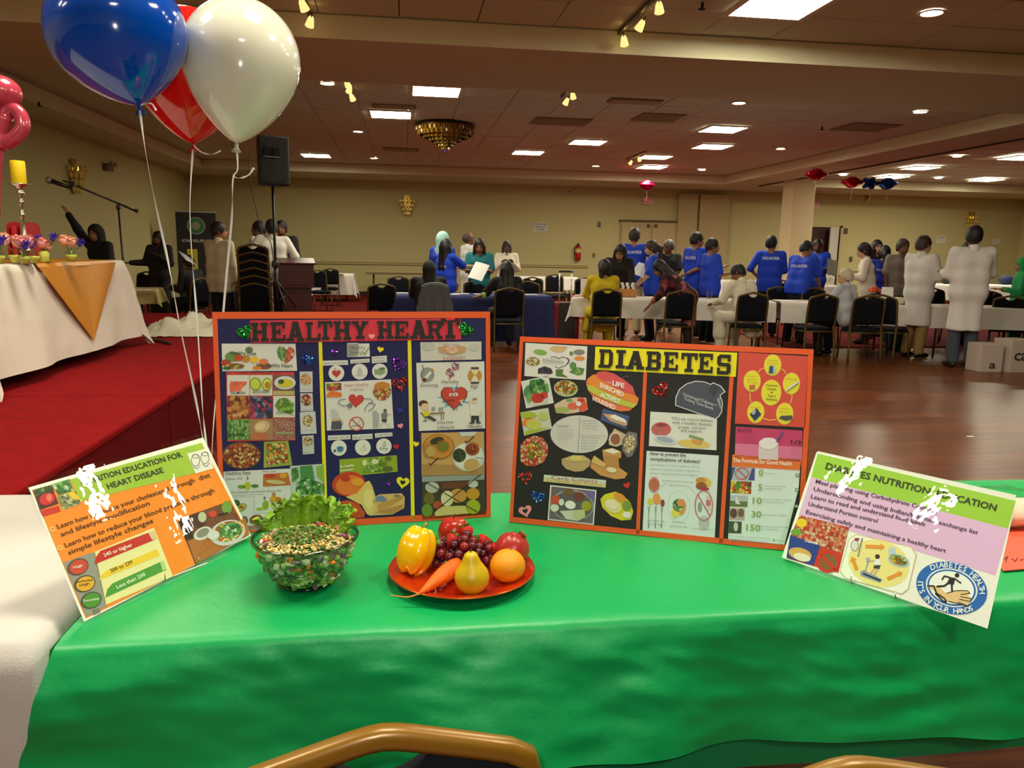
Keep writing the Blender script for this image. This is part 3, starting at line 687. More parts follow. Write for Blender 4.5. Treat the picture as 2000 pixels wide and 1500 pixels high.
# slab-serif block letters: union of boxes and slanted bars on a 1 x 1 cell
def bar(x0, y0, x1, y1, w): 
    return [(x0-w/2, y0), (x0+w/2, y0), (x1+w/2, y1), (x1-w/2, y1)]
def rc(x0, y0, x1, y1): return [(x0, y0), (x1, y0), (x1, y1), (x0, y1)]
SL = 0.17; ST = 0.26
LET = {
 'H': [rc(.1, 0, .1+ST, 1), rc(.64, 0, .64+ST, 1), rc(.2, .41, .8, .59), rc(0, 0, .44, SL), rc(0, 1-SL, .44, 1), rc(.56, 0, 1, SL), rc(.56, 1-SL, 1, 1)],
 'E': [rc(.1, 0, .1+ST, 1), rc(0, 0, .98, SL), rc(0, 1-SL, .95, 1), rc(.2, .42, .66, .58), rc(.82, 0, .98, .34), rc(.79, .68, .95, 1), rc(.54, .34, .66, .66)],
 'A': [bar(.2, 0, .5, 1, .24), bar(.8, 0, .5, 1, .30), rc(.28, .22, .74, .38), rc(0, 0, .42, SL), rc(.58, 0, 1, SL), rc(.34, 1-SL, .66, 1)],
 'L': [rc(.1, 0, .1+ST, 1), rc(0, 0, .98, SL), rc(0, 1-SL, .48, 1), rc(.8, 0, .98, .4)],
 'T': [rc(.37, 0, .63, 1), rc(0, 1-SL, 1, 1), rc(0, .66, .17, 1), rc(.83, .66, 1, 1), rc(.24, 0, .76, SL)],
 'Y': [bar(.5, .42, .18, 1, .25), bar(.5, .42, .82, 1, .25), rc(.37, 0, .63, .5), rc(.24, 0, .76, SL), rc(0, 1-SL, .42, 1), rc(.58, 1-SL, 1, 1)],
 'R': [rc(.1, 0, .1+ST, 1), rc(0, 0, .46, SL), rc(0, 1-SL, .8, 1), rc(.2, .42, .8, .58), [(.66, .5), (.94, .6), (.94, .92), (.76, 1), (.66, .9)], bar(.86, 0, .58, .5, .26), rc(.66, 0, 1, SL)],
 'D': [rc(.1, 0, .1+ST, 1), rc(0, 0, .74, SL), rc(0, 1-SL, .74, 1), rc(.7, .2, .97, .8), [(.6, 0), (.78, 0), (.97, .2), (.97, .3), (.68, .22)], [(.6, 1), (.78, 1), (.97, .8), (.97, .7), (.68, .78)]],
 'I': [rc(.3, 0, .7, 1), rc(.1, 0, .9, SL), rc(.1, 1-SL, .9, 1)],
 'B': [rc(.1, 0, .1+ST, 1), rc(0, 0, .8, SL), rc(0, 1-SL, .78, 1), rc(.2, .42, .84, .58), [(.68, .1), (.8, 0), (.97, .14), (.97, .4), (.86, .52), (.68, .5)], [(.66, .5), (.84, .5), (.94, .62), (.94, .88), (.78, 1), (.66, .92)]],
 'S': [[(.06, .16), (.2, 0), (.8, 0), (.8, .18), (.06, .18)], rc(.7, .1, .97, .5), [(.12, .42), (.9, .4), (.97, .44), (.86, .58), (.12, .6)], rc(.04, .52, .3, .9), [(.04, .86), (.2, 1), (.82, 1), (.94, .84), (.94, .82), (.04, .82)], rc(.74, .66, .94, 1), rc(.06, 0, .25, .34), [(.8, 0), (.97, .16), (.97, .2), (.7, .2), (.7, 0)]]}
def slab(B, ch, q, parent, z0, z1, m):
    """letter fitted to the pixel quad q = (x0, y0 bottom-left), (x1, y1 bottom-right), height"""
    (x0, y0), (x1, y1), h = q; b = MB()
    a = np.array(B.uv(x0, y0)); c = np.array(B.uv(x1, y1)); up = np.array(B.uv(x0, y0-h))-a
    up = np.array([0.0, np.linalg.norm(up)]); e = c-a
    pol = list(LET[ch])
    for i, p in enumerate(pol):
        pts = [tuple(a+e*x+up*y) for x, y in p]
        ar = sum(pts[k][0]*pts[(k+1) % len(pts)][1]-pts[(k+1) % len(pts)][0]*pts[k][1] for k in range(len(pts)))
        if ar < 0: pts = pts[::-1]
        b.prism(pts, z0, z1+i*0.00002, m)
    return b.build('letter', parent=parent)

# ---------- HEALTHY HEART
HB = Board('poster_board', -0.436, 1.805, ZT+0.0075, 0.098, 0.08, 0.653, 0.523, 'navy HEALTHY HEART poster board with orange border and food pictures', 'poster board')
MB().box((HB.w/2, HB.h/2, -0.003), (HB.w, HB.h, 0.006), mat((240, 238, 232), 0.6)).build('foam_board', parent=HB.e)
MB().box((HB.w/2, HB.h/2, 0.0002), (HB.w-0.01, HB.h-0.01, 0.0004), mat(NAVY, 0.7)).build('backing_paper', parent=HB.e)
def strip(B, x0, y0, x1, y1, c, nm='border_strip', z=0.0008): MB().box(((x0+x1)/2, (y0+y1)/2, z/2), (x1-x0, y1-y0, z), c).build(nm, parent=B.e)
strip(HB, 0.0, HB.h-0.016, HB.w, HB.h, m_orange); strip(HB, 0, 0, HB.w, 0.016, m_orange); strip(HB, 0, 0.016, 0.011, HB.h-0.016, m_orange); strip(HB, HB.w-0.011, 0.016, HB.w, HB.h-0.016, m_orange)
bk = MB().box((0, 0, 0), (0.10, 0.30, 0.002), mat((240, 238, 232), 0.6), M=Matrix.Rotation(R(-24), 3, 'X')); bk.build('stand_flap', parent=HB.e, loc=(HB.w/2, 0.165, -0.075))
Z1, Z2, Z3, Z4 = (400, 590, 6.0), (680, 590, 6.0), (400, 820, 6.523), (680, 820, 6.523)
def S(reg, B=HB, off=0.0008): return Sheet(B, reg, off)
for a, b, c, d in [((622, 667), (629, 667), (640, 1012), (633, 1012)), ((796, 664), (803, 664), (810, 1013), (803, 1013))]:
    S((0, 0, 1)).poly([a, b, c, d], m_yel, 0, True).done('divider_strip')
tb = S((0, 0, 1), off=0.0010).poly([(488, 626), (899, 622), (901, 663), (490, 670)], mat((222, 42, 66), 0.6), 0, True).done('title_banner', 'red banner with black block letters HEALTHY HEART')
LZ = [(0.0012, 0.0028)]
m_let = mat((38, 32, 26), 0.7)
for ch, x0, x1, yt, yb in [('H', 491, 525, 630, 667), ('E', 529, 559, 629, 667), ('A', 560, 595, 628, 667), ('L', 598, 627, 629, 666), ('T', 622, 650, 627, 664), ('H', 652, 686, 627, 664), ('Y', 688, 720, 627, 662),
                           ('H', 737, 768, 627, 662), ('E', 770, 799, 627, 662), ('A', 801, 834, 625, 662), ('R', 834, 864, 626, 662), ('T', 861, 898, 622, 661)]:
    slab(HB, ch, ((x0, yb), (x1, yb-0.3), yb-yt), tb, 0.0010, 0.0026, m_let)
S((0, 0, 1)).poly([(871, 622), (888, 621), (888, 625), (871, 626)], mat((222, 42, 66), 0.6), 6, True).done('letter_trim')
for reg, x, y, r, c, rot, hole, nm in [
    (Z1, 468, 350, 95, G_GREEN, -25, None, 'glittery green heart'), (Z2, 1375, 320, 92, G_GREEN, 28, None, 'glittery green heart'), (Z1, 1210, 675, 78, G_BLUE, 15, None, 'glittery blue heart'), (Z1, 1523, 585, 38, G_PUR, 0, None, 'small purple heart'),
    (Z2, 378, 555, 38, m_yel, 12, None, 'small yellow heart'), (Z2, 590, 725, 88, G_PUR, 25, (0.38, mat(NAVY, .7)), 'open purple heart'), (Z2, 605, 955, 92, G_RED, -12, (0.36, mat(NAVY, .7)), 'open red glitter heart'), (Z2, 605, 1268, 38, mat((20, 50, 150), .6), 20, None, 'small blue heart'),
    (Z2, 612, 1450, 34, mat((246, 150, 166), .6), -15, None, 'small pink heart'), (Z2, 275, 403, 36, mat((250, 170, 160), .6), 0, None, 'tiny pink heart'), (Z4, 612, 340, 38, mat((200, 24, 44), .6), -10, None, 'small red heart'), (Z4, 864, 308, 38, m_yel, 10, None, 'small yellow heart'),
    (Z4, 695, 795, 84, m_yel, 8, (0.42, mat(NAVY, .7)), 'open yellow heart'), (Z4, 510, 820, 30, G_PUR, -30, None, 'tiny purple heart')]:
    S(reg).heart(x, y, r, c, 3 if r == 36 else 2, rot, hole).done('heart_sticker', nm)
# column 1
s = S(Z1).poly([(198, 487), (1062, 487), (1082, 805), (208, 812)], PAPER, 0, True)
s.ell(330, 640, 95, 60, (110, 150, 70)).ell(250, 710, 60, 40, (190, 60, 50)).ell(400, 655, 55, 38, (216, 70, 30), 2).ell(485, 665, 50, 42, (196, 140, 30), 2).ell(585, 675, 48, 40, (246, 200, 20), 2).ell(690, 700, 55, 38, (236, 130, 80), 2).ell(520, 560, 45, 38, (100, 120, 90)).ell(350, 750, 120, 34, C_SALAD, 2).ell(610, 770, 50, 26, (240, 140, 20), 2).ell(700, 750, 80, 40, (150, 90, 60)).ell(260, 775, 50, 20, (70, 110, 60), 2)
s.poly([(842, 560), (875, 515), (930, 530), (958, 560), (945, 700), (900, 690), (858, 640)], C_LEAF, 1).poly([(958, 560), (990, 522), (1040, 540), (1062, 590), (1040, 650), (940, 735), (935, 690)], C_RED, 1)
s.text('Healthy Diet', (300, 612), (605, 625), 42, (62, 78, 46), 4, .02).text('to a Healthy Heart', (600, 752), (1030, 768), 42, (62, 78, 46), 4, .02).done('healthy_diet_print')
s = S(Z1).poly([(250, 820), (1048, 820), (1060, 1620), (265, 1632)], (214, 58, 52), 0, True)
s.text('BEST FOODS FOR THE HEART', (430, 840), (905, 838), 18, (90, 30, 30))
cx = [(260, 520), (527, 792), (800, 1055)]
s.rect(262, 855, 522, 1095, (226, 222, 216), 1).poly([(300, 930), (495, 930), (490, 960), (440, 1000), (420, 1045), (300, 1045), (290, 1000)], C_SAL, 2).text('SALMON', (305, 1078), (475, 1078), 30, (50, 46, 44), 4, .015)
s.rect(528, 855, 792, 1095, (222, 222, 206), 1).ell(595, 960, 68, 80, (150, 170, 30), 2, -10).ell(592, 960, 52, 62, (206, 216, 80), 3, -10).ell(728, 965, 58, 80, (140, 160, 30), 2, 8).ell(728, 965, 46, 66, (216, 222, 90), 3, 8).ell(735, 972, 32, 38, (198, 120, 40), 4).text('AVOCADO', (560, 1068), (760, 1064), 30, (50, 60, 90), 5, .015)
s.rect(798, 855, 1055, 1090, (120, 90, 80), 1).ell(940, 945, 125, 78, (224, 226, 230), 2).ell(945, 950, 95, 50, (218, 200, 40), 3).ell(895, 930, 34, 26, (60, 76, 50), 4).rect(800, 1040, 1053, 1090, (190, 180, 110), 2)
s.rect(264, 1103, 525, 1365, C_NUT, 1).text('NUTS', (330, 1335), (430, 1335), 34, (230, 220, 150), 4).rect(528, 1103, 798, 1360, C_BER, 1).rect(803, 1098, 1058, 1350, (224, 222, 214), 1).poly([(820, 1210), (870, 1130), (950, 1120), (1050, 1190), (1040, 1330), (960, 1300), (860, 1270)], C_GRN, 2).text('LEGUMES', (842, 1308), (1012, 1300), 26, (40, 60, 30), 4, .015)
s.rect(264, 1372, 525, 1615, C_LEAF, 1).rect(528, 1368, 800, 1615, (170, 130, 90), 1).ell(670, 1460, 95, 70, (212, 182, 130), 2, -20).ell(640, 1570, 110, 45, (196, 110, 70), 2).ell(650, 1460, 60, 42, (230, 206, 160), 3, -20).rect(805, 1362, 1058, 1612, C_GRAIN, 1)
s.reg(*Z3).text('SPINACH', (300, 205), (510, 200), 30, (30, 60, 30), 4, .015).rect(905, 150, 1130, 180, (150, 160, 110), 2).done('best_foods_chart')
for i, (q, mm) in enumerate([([(1112, 815), (1262, 813), (1265, 1055), (1115, 1057)], C_BEAN), ([(1118, 1070), (1262, 1068), (1272, 1275), (1122, 1280)], C_MIX), ([(1113, 1290), (1295, 1280), (1310, 1540), (1125, 1548)], C_SEED)]):
    s = S(Z1).poly(q, (206, 208, 212), 0, True); cxx = sum(a[0] for a in q)/4; cyy = sum(a[1] for a in q)/4
    s.ell(cxx-5, cyy-28, 62, 70, mm, 1, -20).text('BEANS AND', (q[3][0]+22, cyy+92), (q[2][0]-16, cyy+90), 9, GREY, 3).done('bean_card')
S(Z3).poly([(1240, 205), (1385, 195), (1395, 430), (1250, 442)], (200, 200, 196), 0, True).ell(1315, 270, 62, 58, C_SEED, 1).text('SEEDS', (1265, 425), (1330, 420), 12, GREY, 3).done('bean_card')
S(Z3).ell(470, 452, 245, 172, (120, 70, 40), 0, 0, 30, True).ell(472, 455, 228, 156, C_MIX, 1, 0, 30).done('cereal_cutout')
S(Z3).poly([(755, 280), (1062, 265), (1115, 575), (750, 610)], (150, 170, 60), 0, True).poly([(785, 300), (1030, 290), (1070, 540), (790, 580)], C_SALAD, 1).done('salad_photo')
s = S(Z3).poly([(240, 660), (1090, 620), (1105, 1185), (1040, 1380), (240, 1420)], (222, 222, 224), 0, True)
s.text('Healthy Fats', (265, 692), (585, 684), 32, DK, 3, .01).line([(265, 700), (585, 693)], 4, DK).text('Fish Oil', (738, 668), (905, 664), 24, DK).text('Olive Oil', (272, 768), (478, 758), 28, DK).text('Cold-expeller-pressed plant oils', (285, 936), (975, 910), 24, DK).text('such as grapeseed, walnut, sesame', (310, 968), (760, 950), 16, GREY)
s.ell(545, 838, 42, 52, (176, 190, 30)).ell(545, 740, 14, 26, (150, 150, 150)).ell(470, 850, 50, 24, C_GRN, 2).ell(640, 840, 50, 22, C_GRN, 2).poly([(745, 690), (1060, 670), (1095, 830), (740, 850)], (196, 108, 40), 1).ell(830, 710, 70, 22, (200, 50, 40), 2).ell(1000, 710, 50, 34, (226, 160, 40), 2).ell(900, 790, 125, 26, (206, 190, 130), 2, 5)
s.line([(280, 982), (628, 978), (632, 1195)], 3, GREY).line([(632, 1190), (1070, 1178)], 3, GREY).ell(395, 1060, 55, 45, (64, 84, 50)).ell(465, 1115, 75, 48, (140, 150, 50), 1, -25).ell(465, 1115, 58, 34, (220, 210, 120), 2, -25).ell(468, 1110, 36, 22, (170, 100, 40), 3).ell(775, 1085, 42, 60, (150, 170, 40)).ell(762, 995, 14, 24, (120, 130, 110)).ell(700, 1135, 48, 20, (150, 190, 60)).ell(880, 1010, 52, 46, (214, 160, 40)).ell(880, 945, 28, 26, (190, 140, 110)).ell(940, 1015, 40, 34, (196, 120, 30), 2).ell(1010, 1100, 40, 44, (222, 120, 40)).ell(940, 1120, 45, 26, (230, 180, 120)).ell(655, 1270, 88, 62, (140, 70, 46), 1, -12).ell(785, 1285, 60, 52, (110, 110, 96), 2).ell(785, 1285, 46, 40, (214, 214, 204), 3).ell(510, 1280, 40, 55, (90, 96, 96)).text('Coconut', (640, 1375), (750, 1368), 18, DK).done('healthy_fats_print')
S(Z3).poly([(1085, 588), (1515, 560), (1530, 960), (1105, 980)], (196, 210, 200), 0, True).poly([(1105, 620), (1190, 600), (1200, 760), (1110, 800)], C_VEG, 1).poly([(1210, 590), (1370, 575), (1400, 760), (1220, 740)], (70, 140, 70), 2).poly([(1165, 760), (1300, 730), (1525, 820), (1520, 940), (1160, 955)], C_VEG, 2).poly([(1420, 590), (1512, 580), (1520, 800), (1430, 720)], (140, 180, 70), 1).done('leafy_greens_photo')
# column 2
S(Z1).poly([(1665, 480), (1800, 478), (1800, 640), (1665, 642)], PAPER, 0, True).done('slogan_card')
S(Z2).poly([(-15, 487), (248, 484), (255, 640), (-15, 645)], PAPER, 0, True).text('Healthy', (22, 553), (205, 550), 42, (70, 70, 72), 3, -.01).text('living', (32, 612), (160, 606), 40, (70, 70, 72), 3, -.01).line([(165, 580), (195, 612), (245, 530)], 13, (130, 150, 50), 3).done('slogan_card', 'white card reading Healthy with a green tick')
def tagc(reg, q, t):
    s = S(reg).poly(q, PAPER, 0, True); h = (q[3][1]-q[0][1])*0.36
    L = t.split('|'); n = len(L)
    for i, tt in enumerate(L):
        f = (i+0.5+0.5*0.6/n)/n; f = (i+0.82)/n*0.92
        a = (q[0][0]+(q[3][0]-q[0][0])*f+14, q[0][1]+(q[3][1]-q[0][1])*f); b_ = (q[1][0]+(q[2][0]-q[1][0])*f-10, q[1][1]+(q[2][1]-q[1][1])*f)
        s.text(tt, a, b_, h*1.3/n, (130, 130, 126), 2)
    s.done('word_card')
tagc(Z1, [(1380, 688), (1675, 680), (1680, 735), (1386, 745)], 'HEALTHY FOODS'); tagc(Z2, [(25, 675), (250, 662), (252, 705), (28, 722)], 'MEDITATION'); tagc(Z2, [(275, 640), (450, 626), (456, 705), (280, 718)], 'NORMAL|WEIGHT')
def disc(reg, x, y, r, fn):
    s = S(reg).ell(x, y, r, r*1.0, (232, 230, 226), 0, 0, 26, True); fn(s); s.done('round_card')
disc(Z1, 1542, 832, 92, lambda s: s.heart(1542, 835, 52, (206, 46, 42), 1, 0, None, False).line([(1542, 790), (1515, 770)], 8, (190, 40, 40)))
disc(Z2, 135, 815, 93, lambda s: s.poly([(135, 755), (165, 800), (160, 850), (110, 850), (105, 800)], (196, 196, 194), 1).line([(80, 862), (190, 862)], 7, (180, 180, 178)))
disc(Z2, 370, 810, 90, lambda s: s.poly([(305, 785), (350, 790), (365, 768), (430, 765), (436, 830), (380, 855), (310, 840)], (140, 168, 120), 1).ell(400, 775, 30, 10, (80, 110, 70), 2))
s = S(Z1).poly([(1408, 940), (1890, 920), (1925, 1480), (1432, 1500)], PAPER, 0, True); s.done('healthy_habits_sheet_left')
s = S(Z2, off=0.0011).poly([(-270, 940), (500, 905), (535, 1480), (-250, 1505)], PAPER, 0, True)
s.text('Heart Healthy', (-46, 992), (240, 978), 34, (196, 90, 90), 3).text('Habits', (32, 1042), (178, 1034), 32, (196, 90, 90), 3)
s.heart(93, 1150, 92, (208, 58, 46), 1, 4, None, False).line([(180, 1128), (260, 1135), (290, 1170), (240, 1195), (205, 1230), (195, 1280)], 9, (110, 124, 132), 2).line([(240, 1180), (318, 1195), (290, 1240), (240, 1275)], 9, (90, 104, 114), 2).line([(-30, 1135), (-105, 1150), (-115, 1185), (-60, 1215), (10, 1210)], 9, (110, 124, 132), 2).ell(20, 1212, 32, 32, (124, 128, 126), 3)
s.ell(396, 1042, 108, 112, C_SALAD, 1).ell(400, 975, 90, 40, (206, 130, 50), 2).poly([(-258, 955), (-80, 945), (-75, 1030), (-250, 1040)], C_FRUIT, 1).poly([(-255, 1080), (-200, 1035), (-80, 1060), (-72, 1110), (-250, 1115)], (230, 120, 30), 2)
s.ring(98, 1425, 88, 84, 13, (204, 74, 66), 2).line([(38, 1366), (160, 1484)], 13, (204, 74, 66), 2).line([(45, 1450), (150, 1442)], 9, (110, 110, 106), 1).ell(130, 1400, 10, 20, (190, 190, 186), 1, 30)
s.poly([(-205, 1260), (-160, 1250), (-110, 1300), (-95, 1370), (-190, 1370)], (200, 200, 202), 1).poly([(-195, 1400), (-90, 1390), (-70, 1430), (-80, 1490), (-200, 1496)], (80, 80, 100), 1).poly([(-190, 1372), (-95, 1370), (-92, 1395), (-190, 1400)], (206, 170, 140), 1).line([(-100, 1370), (-60, 1410), (-70, 1440)], 14, (206, 170, 140), 1)
s.poly([(285, 1275), (330, 1270), (365, 1320), (355, 1470), (290, 1480)], (176, 178, 184), 1).poly([(385, 1310), (430, 1285), (462, 1300), (450, 1370), (395, 1375)], (120, 126, 130), 1).ell(432, 1270, 22, 20, (110, 90, 84), 2).poly([(390, 1375), (455, 1370), (445, 1410), (395, 1400)], (50, 54, 64), 2).line([(455, 1320), (505, 1312)], 12, (214, 180, 150)).line([(400, 1400), (375, 1465)], 14, (226, 200, 170)).line([(440, 1405), (500, 1465)], 14, (226, 200, 170)).done('healthy_habits_print', 'white Heart Healthy Habits print with red heart and stethoscope')
tagc(Z3, [(1568, 200), (1855, 190), (1858, 245), (1570, 262)], 'DRINK WATER'); tagc(Z4, [(50, 190), (308, 176), (312, 240), (55, 256)], 'RELAXATION'); tagc(Z4, [(340, 172), (560, 160), (566, 206), (345, 228)], 'EXERCISING')
disc(Z3, 1708, 358, 100, lambda s: s.ell(1725, 372, 42, 38, (70, 130, 176), 1).poly([(1640, 378), (1670, 375), (1672, 410), (1642, 412)], (50, 100, 150), 1).rect(1680, 345, 1768, 360, (60, 120, 170), 2))
disc(Z4, 187, 352, 100, lambda s: s.line([(150, 385), (190, 330), (230, 360), (190, 395)], 7, (196, 190, 190)).ell(205, 320, 14, 14, (206, 200, 200)))
disc(Z4, 455, 335, 98, lambda s: s.ell(462, 285, 15, 15, (180, 182, 182)).line([(430, 320), (465, 325), (490, 305)], 9, (150, 154, 158)).line([(462, 325), (450, 365), (405, 350), (425, 385)], 9, (150, 154, 158)).line([(450, 365), (500, 360), (480, 395)], 9, (150, 154, 158)))
s = S(Z4).poly([(-112, 505), (620, 450), (630, 660), (-108, 730)], (150, 170, 30), 0, True); s.poly([(190, 495), (430, 475), (460, 655), (180, 680)], C_GRN, 1).ell(510, 490, 45, 30, (90, 110, 40), 2).ell(505, 625, 66, 34, (84, 104, 40), 2).ell(460, 560, 30, 26, (100, 124, 40), 2).ell(340, 530, 45, 34, (222, 226, 170), 2).ell(210, 545, 32, 40, (226, 226, 150), 2)
s.text('Be Healthy', (-100, 610), (80, 585), 28, (240, 240, 230), 4, .02).text('because', (-98, 655), (60, 635), 28, (240, 240, 230), 4, .02).done('be_healthy_print', 'lime green strip reading Be Healthy because')
s = S(Z4).ell(5, 815, 212, 155, (206, 60, 24), 1, -8, 30, True).ell(20, 830, 180, 125, (236, 120, 40), 2, -8).ell(120, 790, 80, 50, (240, 160, 40), 3).ell(-35, 745, 60, 40, (200, 50, 30), 3)
s.poly([(-100, 1040), (0, 1020), (130, 1060), (215, 1180), (205, 1240), (-60, 1265), (-100, 1180)], (206, 74, 28), 1, True).ell(30, 1150, 90, 70, (224, 110, 44), 3, 20)
s.poly([(-30, 980), (120, 930), (225, 790), (270, 775), (310, 850), (345, 965), (325, 1030), (345, 1120), (290, 1220), (240, 1200), (170, 1080), (80, 1035)], (230, 196, 116), 3, True).poly([(200, 900), (300, 880), (320, 990), (300, 1100), (250, 1150), (190, 1050)], (240, 214, 140), 4)
s.poly([(330, 985), (400, 950), (680, 935), (720, 985), (715, 1120), (560, 1205), (330, 1215), (290, 1220), (340, 1120)], (222, 178, 110), 2, True).poly([(370, 1080), (690, 960), (700, 1000), (400, 1170)], (198, 146, 80), 3).poly([(340, 1180), (690, 1075), (700, 1110), (560, 1195)], (190, 134, 74), 3).poly([(350, 975), (430, 960), (500, 1010), (460, 1040), (350, 1030)], (110, 134, 170), 4).ell(620, 965, 40, 16, (150, 120, 90), 4).done('apple_and_tape_cutout', 'orange-red apple with a yellow tape measure')
# column 3
s = S(Z2).poly([(845, 470), (1560, 462), (1562, 672), (852, 690)], (214, 210, 202), 0, True).ell(940, 520, 80, 50, (196, 194, 190)).ell(1480, 530, 70, 44, (200, 198, 194)).poly([(1045, 530), (1150, 510), (1215, 540), (1290, 510), (1395, 530), (1370, 585), (1215, 620), (1070, 585)], (206, 160, 110), 2).poly([(1140, 540), (1180, 530), (1215, 555), (1250, 530), (1290, 545), (1280, 580), (1215, 605), (1150, 580)], (232, 206, 184), 3)
s.text('What causes', (1110, 512), (1300, 508), 24, (200, 110, 100), 4).text('HEART', (1150, 575), (1285, 570), 30, (226, 110, 70), 5).text('DISEASE?', (1112, 682), (1370, 668), 38, (190, 90, 96), 5).done('heart_disease_heading', 'pale heading print asking what causes heart disease')
s = S(Z2).poly([(797, 712), (1595, 695), (1605, 1480), (828, 1510)], PAPER, 0, True)
s.ell(928, 850, 82, 86, (150, 154, 154)).poly([(985, 775), (1005, 800), (920, 905), (880, 895)], (232, 226, 212), 2).poly([(985, 775), (1005, 800), (985, 825), (960, 805)], (196, 140, 40), 3).ell(893, 912, 26, 24, (110, 40, 34), 3).line([(870, 735), (882, 790), (855, 850), (870, 900)], 12, (120, 124, 124), 2).text('Smoking', (845, 992), (1050, 988), 38, (84, 80, 80), 3)
for k in range(10):
    a = k/9; s.ell(1250-70*a+40*math.sin(a*9), 720+150*a, 20, 14, (170, 80, 80) if k % 2 else (130, 130, 160), 1, 30)
s.line([(1290, 715), (1295, 780), (1210, 800), (1160, 790), (1150, 840), (1220, 860), (1180, 905)], 12, (186, 96, 92), 2).line([(1210, 715), (1240, 775), (1300, 760)], 10, (140, 130, 160), 2).text('Heredity', (1097, 952), (1295, 948), 38, (84, 80, 80), 3)
s.ell(1482, 862, 84, 84, (206, 140, 60)).poly([(1440, 770), (1528, 765), (1530, 800), (1495, 860), (1530, 920), (1530, 950), (1438, 950), (1440, 915), (1470, 860), (1438, 800)], (224, 220, 206), 2).rect(1436, 762, 1530, 786, (110, 60, 50), 3).rect(1434, 935, 1534, 955, (60, 50, 50), 3).poly([(1450, 815), (1515, 815), (1488, 855)], (230, 226, 120), 4).poly([(1486, 880), (1515, 930), (1450, 930)], (236, 226, 190), 4).text('Age', (1432, 1008), (1520, 1004), 38, (84, 80, 80), 3)
for k in range(14):
    a = 2*math.pi*k/14; s.poly([(1240+100*math.cos(a-.16), 1115+100*math.sin(a-.16)), (1240+212*math.cos(a)*(1 if k % 2 else .8), 1115+170*math.sin(a)*(1 if k % 2 else .8)), (1240+100*math.cos(a+.16), 1115+100*math.sin(a+.16))], (110, 170, 206), 1)
s.ell(1240, 1115, 140, 120, (150, 196, 220), 1).heart(1240, 1110, 158, (110, 40, 36), 2, 0, None, False).heart(1240, 1108, 148, (208, 66, 48), 3, 0, None, False).ell(1205, 1085, 24, 18, (240, 238, 232), 4).ell(1258, 1082, 28, 22, (240, 238, 232), 4).ell(1212, 1085, 9, 9, DK, 5).ell(1255, 1083, 10, 11, (90, 100, 90), 5).ell(1200, 1150, 52, 12, (160, 40, 34), 4).line([(1310, 1150), (1345, 1185)], 18, (240, 220, 206), 4).line([(1345, 1140), (1318, 1190)], 14, (240, 220, 206), 4)
s.ell(880, 1190, 55, 40, (84, 52, 34), 1).ell(900, 1225, 46, 40, (232, 196, 160), 2).poly([(865, 1285), (945, 1262), (950, 1330), (885, 1350)], (230, 206, 30), 2).poly([(895, 1345), (950, 1325), (1040, 1380), (1010, 1400)], (70, 66, 70), 2).line([(905, 1350), (905, 1390)], 9, DK).line([(875, 1395), (930, 1390)], 9, DK).line([(845, 1290), (900, 1350)], 10, DK).poly([(950, 1300), (1125, 1285), (1130, 1305), (955, 1320)], (150, 116, 74), 3).line([(1090, 1310), (1095, 1385)], 12, (150, 116, 74)).line([(1120, 1305), (1118, 1370)], 10, (150, 116, 74)).poly([(975, 1230), (1015, 1225), (1018, 1270), (978, 1275)], (150, 166, 160), 3).poly([(1055, 1235), (1110, 1230), (1112, 1275), (1060, 1280)], (150, 166, 160), 3).text('Inactive', (1050, 1425), (1232, 1420), 36, (84, 80, 80), 3).text('Lifestyle', (1050, 1485), (1245, 1480), 36, (84, 80, 80), 3)
s.ell(1485, 1155, 30, 34, (228, 206, 184), 2).ell(1480, 1135, 32, 18, (196, 190, 180), 2).poly([(1430, 1200), (1530, 1195), (1560, 1260), (1530, 1340), (1440, 1340), (1425, 1270)], (232, 226, 216), 2).line([(1435, 1210), (1400, 1170), (1455, 1150)], 22, (232, 210, 190), 1).line([(1530, 1210), (1560, 1290), (1550, 1340)], 22, (232, 210, 190), 1).poly([(1440, 1330), (1530, 1330), (1535, 1400), (1500, 1405), (1488, 1360), (1478, 1405), (1440, 1405)], (54, 56, 60), 3).ell(1450, 1415, 34, 13, (90, 90, 90), 3).ell(1525, 1412, 32, 13, (90, 90, 90), 3).text('Obesity', (1398, 1478), (1575, 1472), 36, (84, 80, 80), 3).done('risk_factor_print', 'white print of heart risks with a cartoon red heart')
s = S(Z4).poly([(930, 168), (1730, 150), (1738, 700), (935, 715)], (206, 162, 96), 0, True).poly([(940, 560), (1735, 590), (1738, 690), (940, 712)], (176, 136, 82), 1).ell(1150, 345, 205, 165, (176, 110, 40), 1, 0, 28).ell(1150, 340, 185, 148, (206, 140, 50), 2).ell(1130, 265, 90, 45, (56, 52, 40), 3, -15).ell(1210, 335, 92, 82, (190, 120, 50), 3).ell(1205, 335, 74, 64, (118, 118, 24), 4).ell(1035, 390, 80, 90, (170, 124, 60), 3).ell(1050, 400, 60, 68, (196, 160, 90), 4)
s.ell(1530, 470, 205, 185, (214, 214, 206), 2, 0, 28).ell(1520, 465, 180, 165, (232, 230, 222), 3).ell(1415, 450, 84, 88, C_CURRY if False else cells(['3A4A24', '54602C', '2C3A1C'], 200), 4).ell(1580, 370, 92, 84, (170, 86, 50), 4).ell(1570, 370, 70, 60, cells(['9C4420', 'B86030', '7C3014'], 260), 5).ell(1570, 570, 100, 78, (206, 164, 100), 4, -10).poly([(1415, 155), (1640, 150), (1600, 200), (1440, 210)], (210, 214, 220), 1)
s.line([(1025, 545), (1045, 575), (1150, 480)], 15, (70, 36, 20), 6).line([(1485, 265), (1505, 295), (1605, 210)], 15, (70, 36, 20), 6).line([(1620, 478), (1725, 490)], 12, (150, 154, 150), 6)
